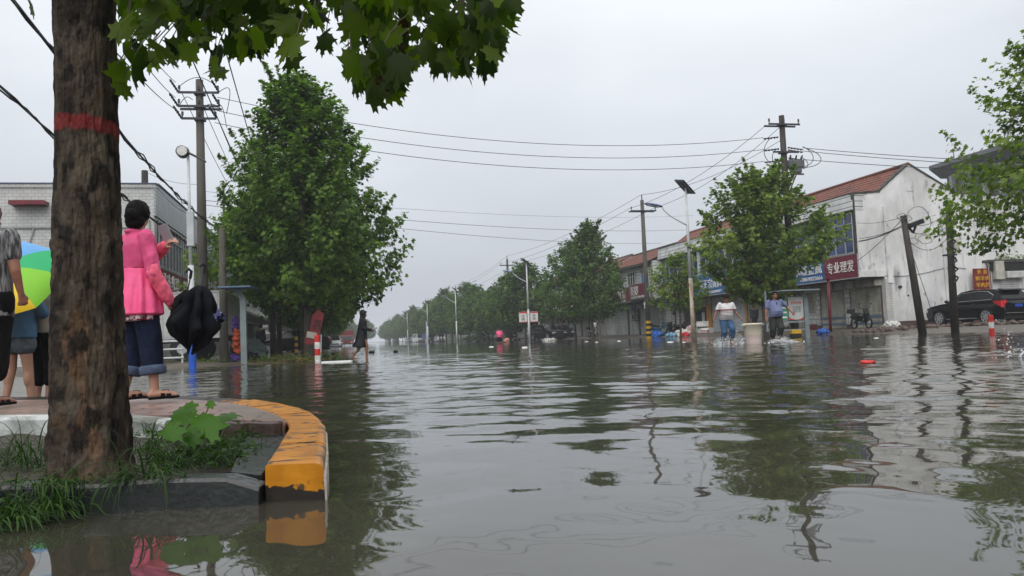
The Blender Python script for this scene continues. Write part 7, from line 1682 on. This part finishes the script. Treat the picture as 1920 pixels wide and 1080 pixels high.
def litter_leaves(label, c, rx, ry, n, sz, mt, seed, z=.03, h=.12):
    g3 = np.random.default_rng(seed); P = np.stack([g3.normal(0, rx, n), g3.normal(0, ry, n), z + np.abs(g3.normal(0, h, n))], -1)
    o = npmesh('foliage', leaf_cloud(P, sz, g3, STAR, up=.9), len(STAR), mt, tint=g3.uniform(0, 1, n * len(STAR))); o.location = c; tag(o, label, 'foliage', kind='stuff')
q = colD(470, 25.8); litter_leaves('low weeds along the waterline under the big tree', (q.x, q.y, 0), 1.7, .4, 1500, .05, MLF, 3)
q = (19.9, colX(905, 19.9, .3), 0); litter_leaves('fallen leafy branch covering the pale car near the pink shirted wader', q, 1.9, 1.2, 2600, .13, MLFAR, 4, .2, .75)
# brush heap with leaves over the near bank by the gable, rubble
MRUB = mat('rubble_brown', (.06, .045, .035), .7, .4, 6, bump=.6, col2=(.16, .12, .10), fac=(.3, .7))
def rubble(label, pts, n, s0, seed, mt=MRUB, z=.1):
    q = random.Random(seed); m = MB()
    for _ in range(n):
        px, py_, X = pts[q.randrange(len(pts))]; x = X + q.gauss(0, .45); y = colX(px, X, .2) + q.gauss(0, .9); s = s0 * q.uniform(.3, 1.3); M_ = Matrix.Rotation(q.uniform(0, 3), 3, Vector((q.random(), q.random(), 1)).normalized())
        m.ell((x, y, gh(x, y) + s * .2), (s * q.uniform(.7, 1.6), s * q.uniform(.6, 1.1), s * .5), 6, 4, M_)
    o = m.build('rubble', mt, None); tag(o, label, 'rubble', kind='stuff')
rubble('broken bricks and mud lumps on the bank below the white gable', [(1680, 0, 24), (1720, 0, 24.5), (1760, 0, 25), (1640, 0, 23.6), (1800, 0, 25), (1860, 0, 26)], 150, .14, 1)
rubble('reddish rubble strip on the bank beside the parked black car', [(1880, 0, 26), (1840, 0, 25.5), (1910, 0, 26)], 70, .13, 2, MBK)
def lump(name, label, cat, px, X, size, mt, seed=0, z=None, group=None, D=None, fold=.25, crum=4):
    if D is not None: p = colD(px, D); x, y = p.x, p.y
    else: x, y = X, colX(px, X, .2)
    m = MB(); m.ell((0, 0, size[2] * .45), size, 18, 12); o = remesh(m, name, mt, None, max(size) / 16, 1, fold=(max(size) * fold, crum / max(size), crum / max(size), crum / max(size)))
    for v in o.data.vertices: v.co += Vector((seed * .0, 0, 0))
    o.location = (x, y, (gh(x, y) if z is None else z)); o.rotation_euler.z = seed; tag(o, label, cat, group); return o
MBAGB = mat('blue_plastic_sack', (.02, .10, .42), .35, .25, 8); MBAGW = mat('white_plastic_sack', (.55, .54, .52), .5, .1, 8); MBAGR = mat('red_plastic_bag', (.55, .03, .04), .4, .1, 8); MFOAM = mat('white_foam', (.70, .70, .68), .8, .06, 8); MPNB = mat('pale_pink_sack', (.48, .34, .33), .6, .15, 8)
lump('plastic_sack', 'crumpled blue plastic sack lying at the waterline before the shutters', 'sack', 1543, 22.7, (.42, .28, .16), MBAGB, 1)
lump('plastic_sack', 'crumpled white sack with dark print lying against the white gable foot', 'sack', 1673, 26.0, (.38, .25, .2), MBAGW, 2)
lump('plastic_bag', 'red plastic bag among the junk beside the small street tree', 'bag', 1285, 23.0, (.30, .22, .2), MBAGR, 3)
lump('plastic_sheet', 'pale sheet spread over junk behind the red bag', 'sheet', 1280, 23.6, (.75, .5, .28), MBAGW, 4)
lump('plastic_sack', 'pale pink sack leaning near the rust-streaked lamp post', 'sack', 1296, 24.2, (.42, .3, .42), MPNB, 5)
lump('plastic_sheet', 'blue sheet thrown over the scooters beside the banded pole', 'sheet', 1228, 22.6, (.55, .4, .35), MBAGB, 6)
lump('plastic_sheet', 'grey tarpaulin heap between the scooters', 'sheet', 1246, 23.6, (.8, .5, .42), mat('grey_tarpaulin', (.09, .12, .12), .4, .2, 4), 7)
lump('plastic_sack', 'light blue sack in front of the grey tarpaulin heap', 'sack', 1257, 22.7, (.45, .3, .18), mat('light_blue_sack', (.14, .30, .42), .5, .2, 6), 8)
lump('plastic_sack', 'white torn sack floating in front of the dark parked sports utility car', 'sack', 1030, None, (.6, .4, .16), MBAGW, 9, D=66, z=-.03)
for k, (px, py, s) in enumerate(((1257, 641, .24), (1282, 641, .16), (1643, 633, .14), (1620, 660, .07), (984, 651, .3), (921, 650, .3), (1100, 640, .2), (1119, 641, .2), (1161, 639, .25))):
    q = G(px, py + 1); lump('foam_piece', ['long white foam piece floating left of the lamp post foot', 'short white foam piece floating at the lamp post foot', 'small white foam piece floating before the striped shutter', 'tiny white scrap floating in front of the red rag', 'white scrap floating near the lamp post with banners', 'white scrap floating left of the pink shirted wader', 'white scrap floating below the dark street tree, the farther one', 'white scrap floating below the dark street tree trunks', 'pinkish white scrap floating below the crimson signs'][k], 'foam', px, None, (s * .62, s * .4, s * .12), MFOAM, k, z=-.01, D=q.dot(fwd) if False else proj(q)[2], group='scraps floating on the flood', fold=.12)
q = G(632, 680); D_ = proj(q)[2]; o = MB(); o.box(-.42, .42, -.12, .12, -.03, .05); o = o.build('foam_board', MFOAM, None, bevel=.02); p = colD(632, D_); o.location = (p.x, p.y, 0); o.rotation_euler.z = -YAW; tag(o, 'long white foam board floating beside the red and white bollard', 'foam board')
for k, (px, py) in enumerate(((697, 662), (742, 661), (737, 661), (626, 665), (666, 659))):
    q = G(px, py); 
    if k == 2: continue
    lump('floating_clod', ['dark clod floating just behind the hooded walker', 'dark clod floating to the side of the hooded walker in open water', '', 'dark clod floating under the big crown near the foam board', 'pale clod floating before the hooded walker'][k], 'debris', px, None, (.14, .1, .07), MFOAM if k == 4 else MBLK, k, D=proj(q)[2], z=0, group='clods floating on the flood')
q = G(1627, 679); lump('red_rag', 'bright red cloth rag floating in open water before the gable', 'rag', 1627, None, (.2, .1, .010), mat('bright_red_cloth', (.55, .035, .03), .6, .1, 8), 1, D=proj(q)[2], z=.0, fold=.12)
# foam boxes and stools outside the open shop
fb = [(1312, 24.9, .0, .45), (1318, 24.9, .46, .5), (1326, 24.9, .0, .5), (1322, 24.6, 0, .35)]
for k, (px, X, z, s) in enumerate(fb):
    y = colX(px, X, .4); t_ = thing('foam_box', ['white foam box on the step at the orange pillar', 'flat white foam box lying atop the other foam boxes', 'white foam box nearest the pale shutter', 'small pinkish foam box in front of the others'][k], 'box', (X, y, .20 + z), R(12 * k), 'foam boxes at the orange pillar')
    b = MB(); b.box(-s / 2, s / 2, -s * .7, s * .7, 0, s * .62); b.build('box_body', MFOAM if k != 3 else MPNB, t_, bevel=.02); b = MB(); b.box(-s / 2 - .015, s / 2 + .015, -s * .7 - .015, s * .7 + .015, s * .625, s * .72); b.build('lid', MFOAM, t_, bevel=.015)
y = colX(1309, 24.8, .5); t_ = thing('stool', 'pale square stool at the dark open doorway', 'stool', (24.8, y, .2), 0); b = MB(); b.box(-.2, .2, -.2, .2, .62, .68); b.build('seat', MWP, t_, bevel=.01)
for sx in (-1, 1):
    for sy in (-1, 1): b = MB(); b.box(sx * .17 - .02, sx * .17 + .02, sy * .17 - .02, sy * .17 + .02, 0, .619); b.build('leg', MWP, t_)
# air conditioner units on the red roofed building
for k, z in enumerate((1.5, 2.25)):
    y = colX(1192, 26.2, 2); t_ = thing('air_conditioner', ['lower wall air conditioner unit between the pale shutters', 'upper wall air conditioner unit between the pale shutters'][k], 'air conditioner', (26.05, y, z), 0, 'air conditioners on the red roofed building')
    b = MB(); b.box(-.18, .18, -.42, .42, 0, .58); b.build('casing', MSH, t_, bevel=.02); b = MB(); b.cyl((-.185, -.1, .29), (-.20, -.1, .29), .23, .23, 20); b.build('fan_grille', MBLK, t_); b = MB(); b.box(-.15, .3, -.4, -.36, -.06, -.003); b.box(-.15, .3, .36, .40, -.06, -.003); b.each('bracket', MSTL, t_)
# red board with a black character leaning on the tree trunk, paper below
p = colD(590, 26.2); z0 = zat(p.x, p.y, 636); t_ = thing('fortune_board', 'tilted red board with a black brush character tied to the big tree trunk', 'board', (p.x, p.y, z0), -YAW)
M_ = Matrix.Rotation(R(9), 4, 'Y'); b = MB(); b.prism([(-.18, 0), (.14, -.05), (.22, .85), (.02, 1.02), (-.16, .78)], -.015, .01, M_); b.build('board', mat('faded_red_board', (.20, .022, .03), .6, .15, 4), t_)
textmesh('福', MBLK, t_, M_ @ frameM((.03, -.02, .48), (1, 0, 0), (0, 0, 1)), fit=(.26, .38), ext=.003, bold=.015)
b = MB(); b.box(-.26, .06, -.045, -.03, .02, .22, M_ @ Matrix.Rotation(R(4), 4, 'Y')); b.build('paper', mat('wet_paper', (.40, .38, .33), .8, .1, 5), t_)
b = MB(); b.tube([(.20, 0, -.8), (.24, 0, .15)], .018, 6); b.build('stake', MWP, t_)
b = MB(); b.box(-.30, .05, -.03, -.02, -.18, .0, M_); b.build('lower_panel', MSGD, t_)
# cloths hanging on the grey post
p = colD(446, 25.6)
lump('hanging_cloth', 'orange red cloth hanging behind the grey post with the blue roof plate', 'cloth', 445, None, (.16, .12, .42), mat('orange_red_cloth', (.40, .07, .02), .7, .2, 6), 1, D=25.6, z=.55, fold=.2)
lump('hanging_cloth', 'purple cloth above the orange red cloth behind the grey post', 'cloth', 443, None, (.11, .1, .30), mat('purple_cloth', (.08, .03, .22), .7, .2, 6), 2, D=25.8, z=1.15, fold=.2)
lump('hanging_cloth', 'purple bundle on the ground below the orange red cloth', 'cloth', 440, None, (.28, .2, .16), MATS['purple_cloth'], 3, D=25.7, z=.1, fold=.2)
lump('plastic_sack', 'dark bin bag heap beside the grey post', 'sack', 470, None, (.3, .25, .25), MBLT, 3, D=26.0, z=.0, fold=.25)
lump('plastic_sheet', 'grey tarpaulin over a low heap left of the dark figure', 'sheet', 474, None, (.7, .5, .55), MATS['grey_tarpaulin'], 5, D=28.5, z=.0, fold=.2)
# drain cover seen through the water: none; weeds on the annex roof
P = np.stack([rng.uniform(33, 38, 700), rng.uniform(GY - .3, GY + .6, 700), 3.42 + np.abs(rng.normal(0, .16, 700))], -1)
o = npmesh('weeds', leaf_cloud(P, .06, rng, KITE, up=.2), len(KITE), MLF2, tint=rng.uniform(0, 1, 700 * len(KITE))); tag(o, 'weeds growing along the edge of the annex roof', 'weeds', kind='stuff')

# ================================================================ HAZE
hb = MB(); hb.box(-1520, 1520, -1520, 1520, -1.5, 19.0)
MHZ = bpy.data.materials.new('damp_air'); MHZ.use_nodes = True; t = MHZ.node_tree; t.nodes.clear(); o_ = N(t, 'ShaderNodeOutputMaterial'); pv_ = N(t, 'ShaderNodeVolumePrincipled')
pv_.inputs['Color'].default_value = (.90, .94, 1.0, 1); pv_.inputs['Density'].default_value = .0008; pv_.inputs['Anisotropy'].default_value = 0; t.links.new(pv_.outputs[0], o_.inputs['Volume'])
hz_ = hb.build('haze', MHZ, None); tag(hz_, kind='stuff'); hz_.display_type = 'WIRE'
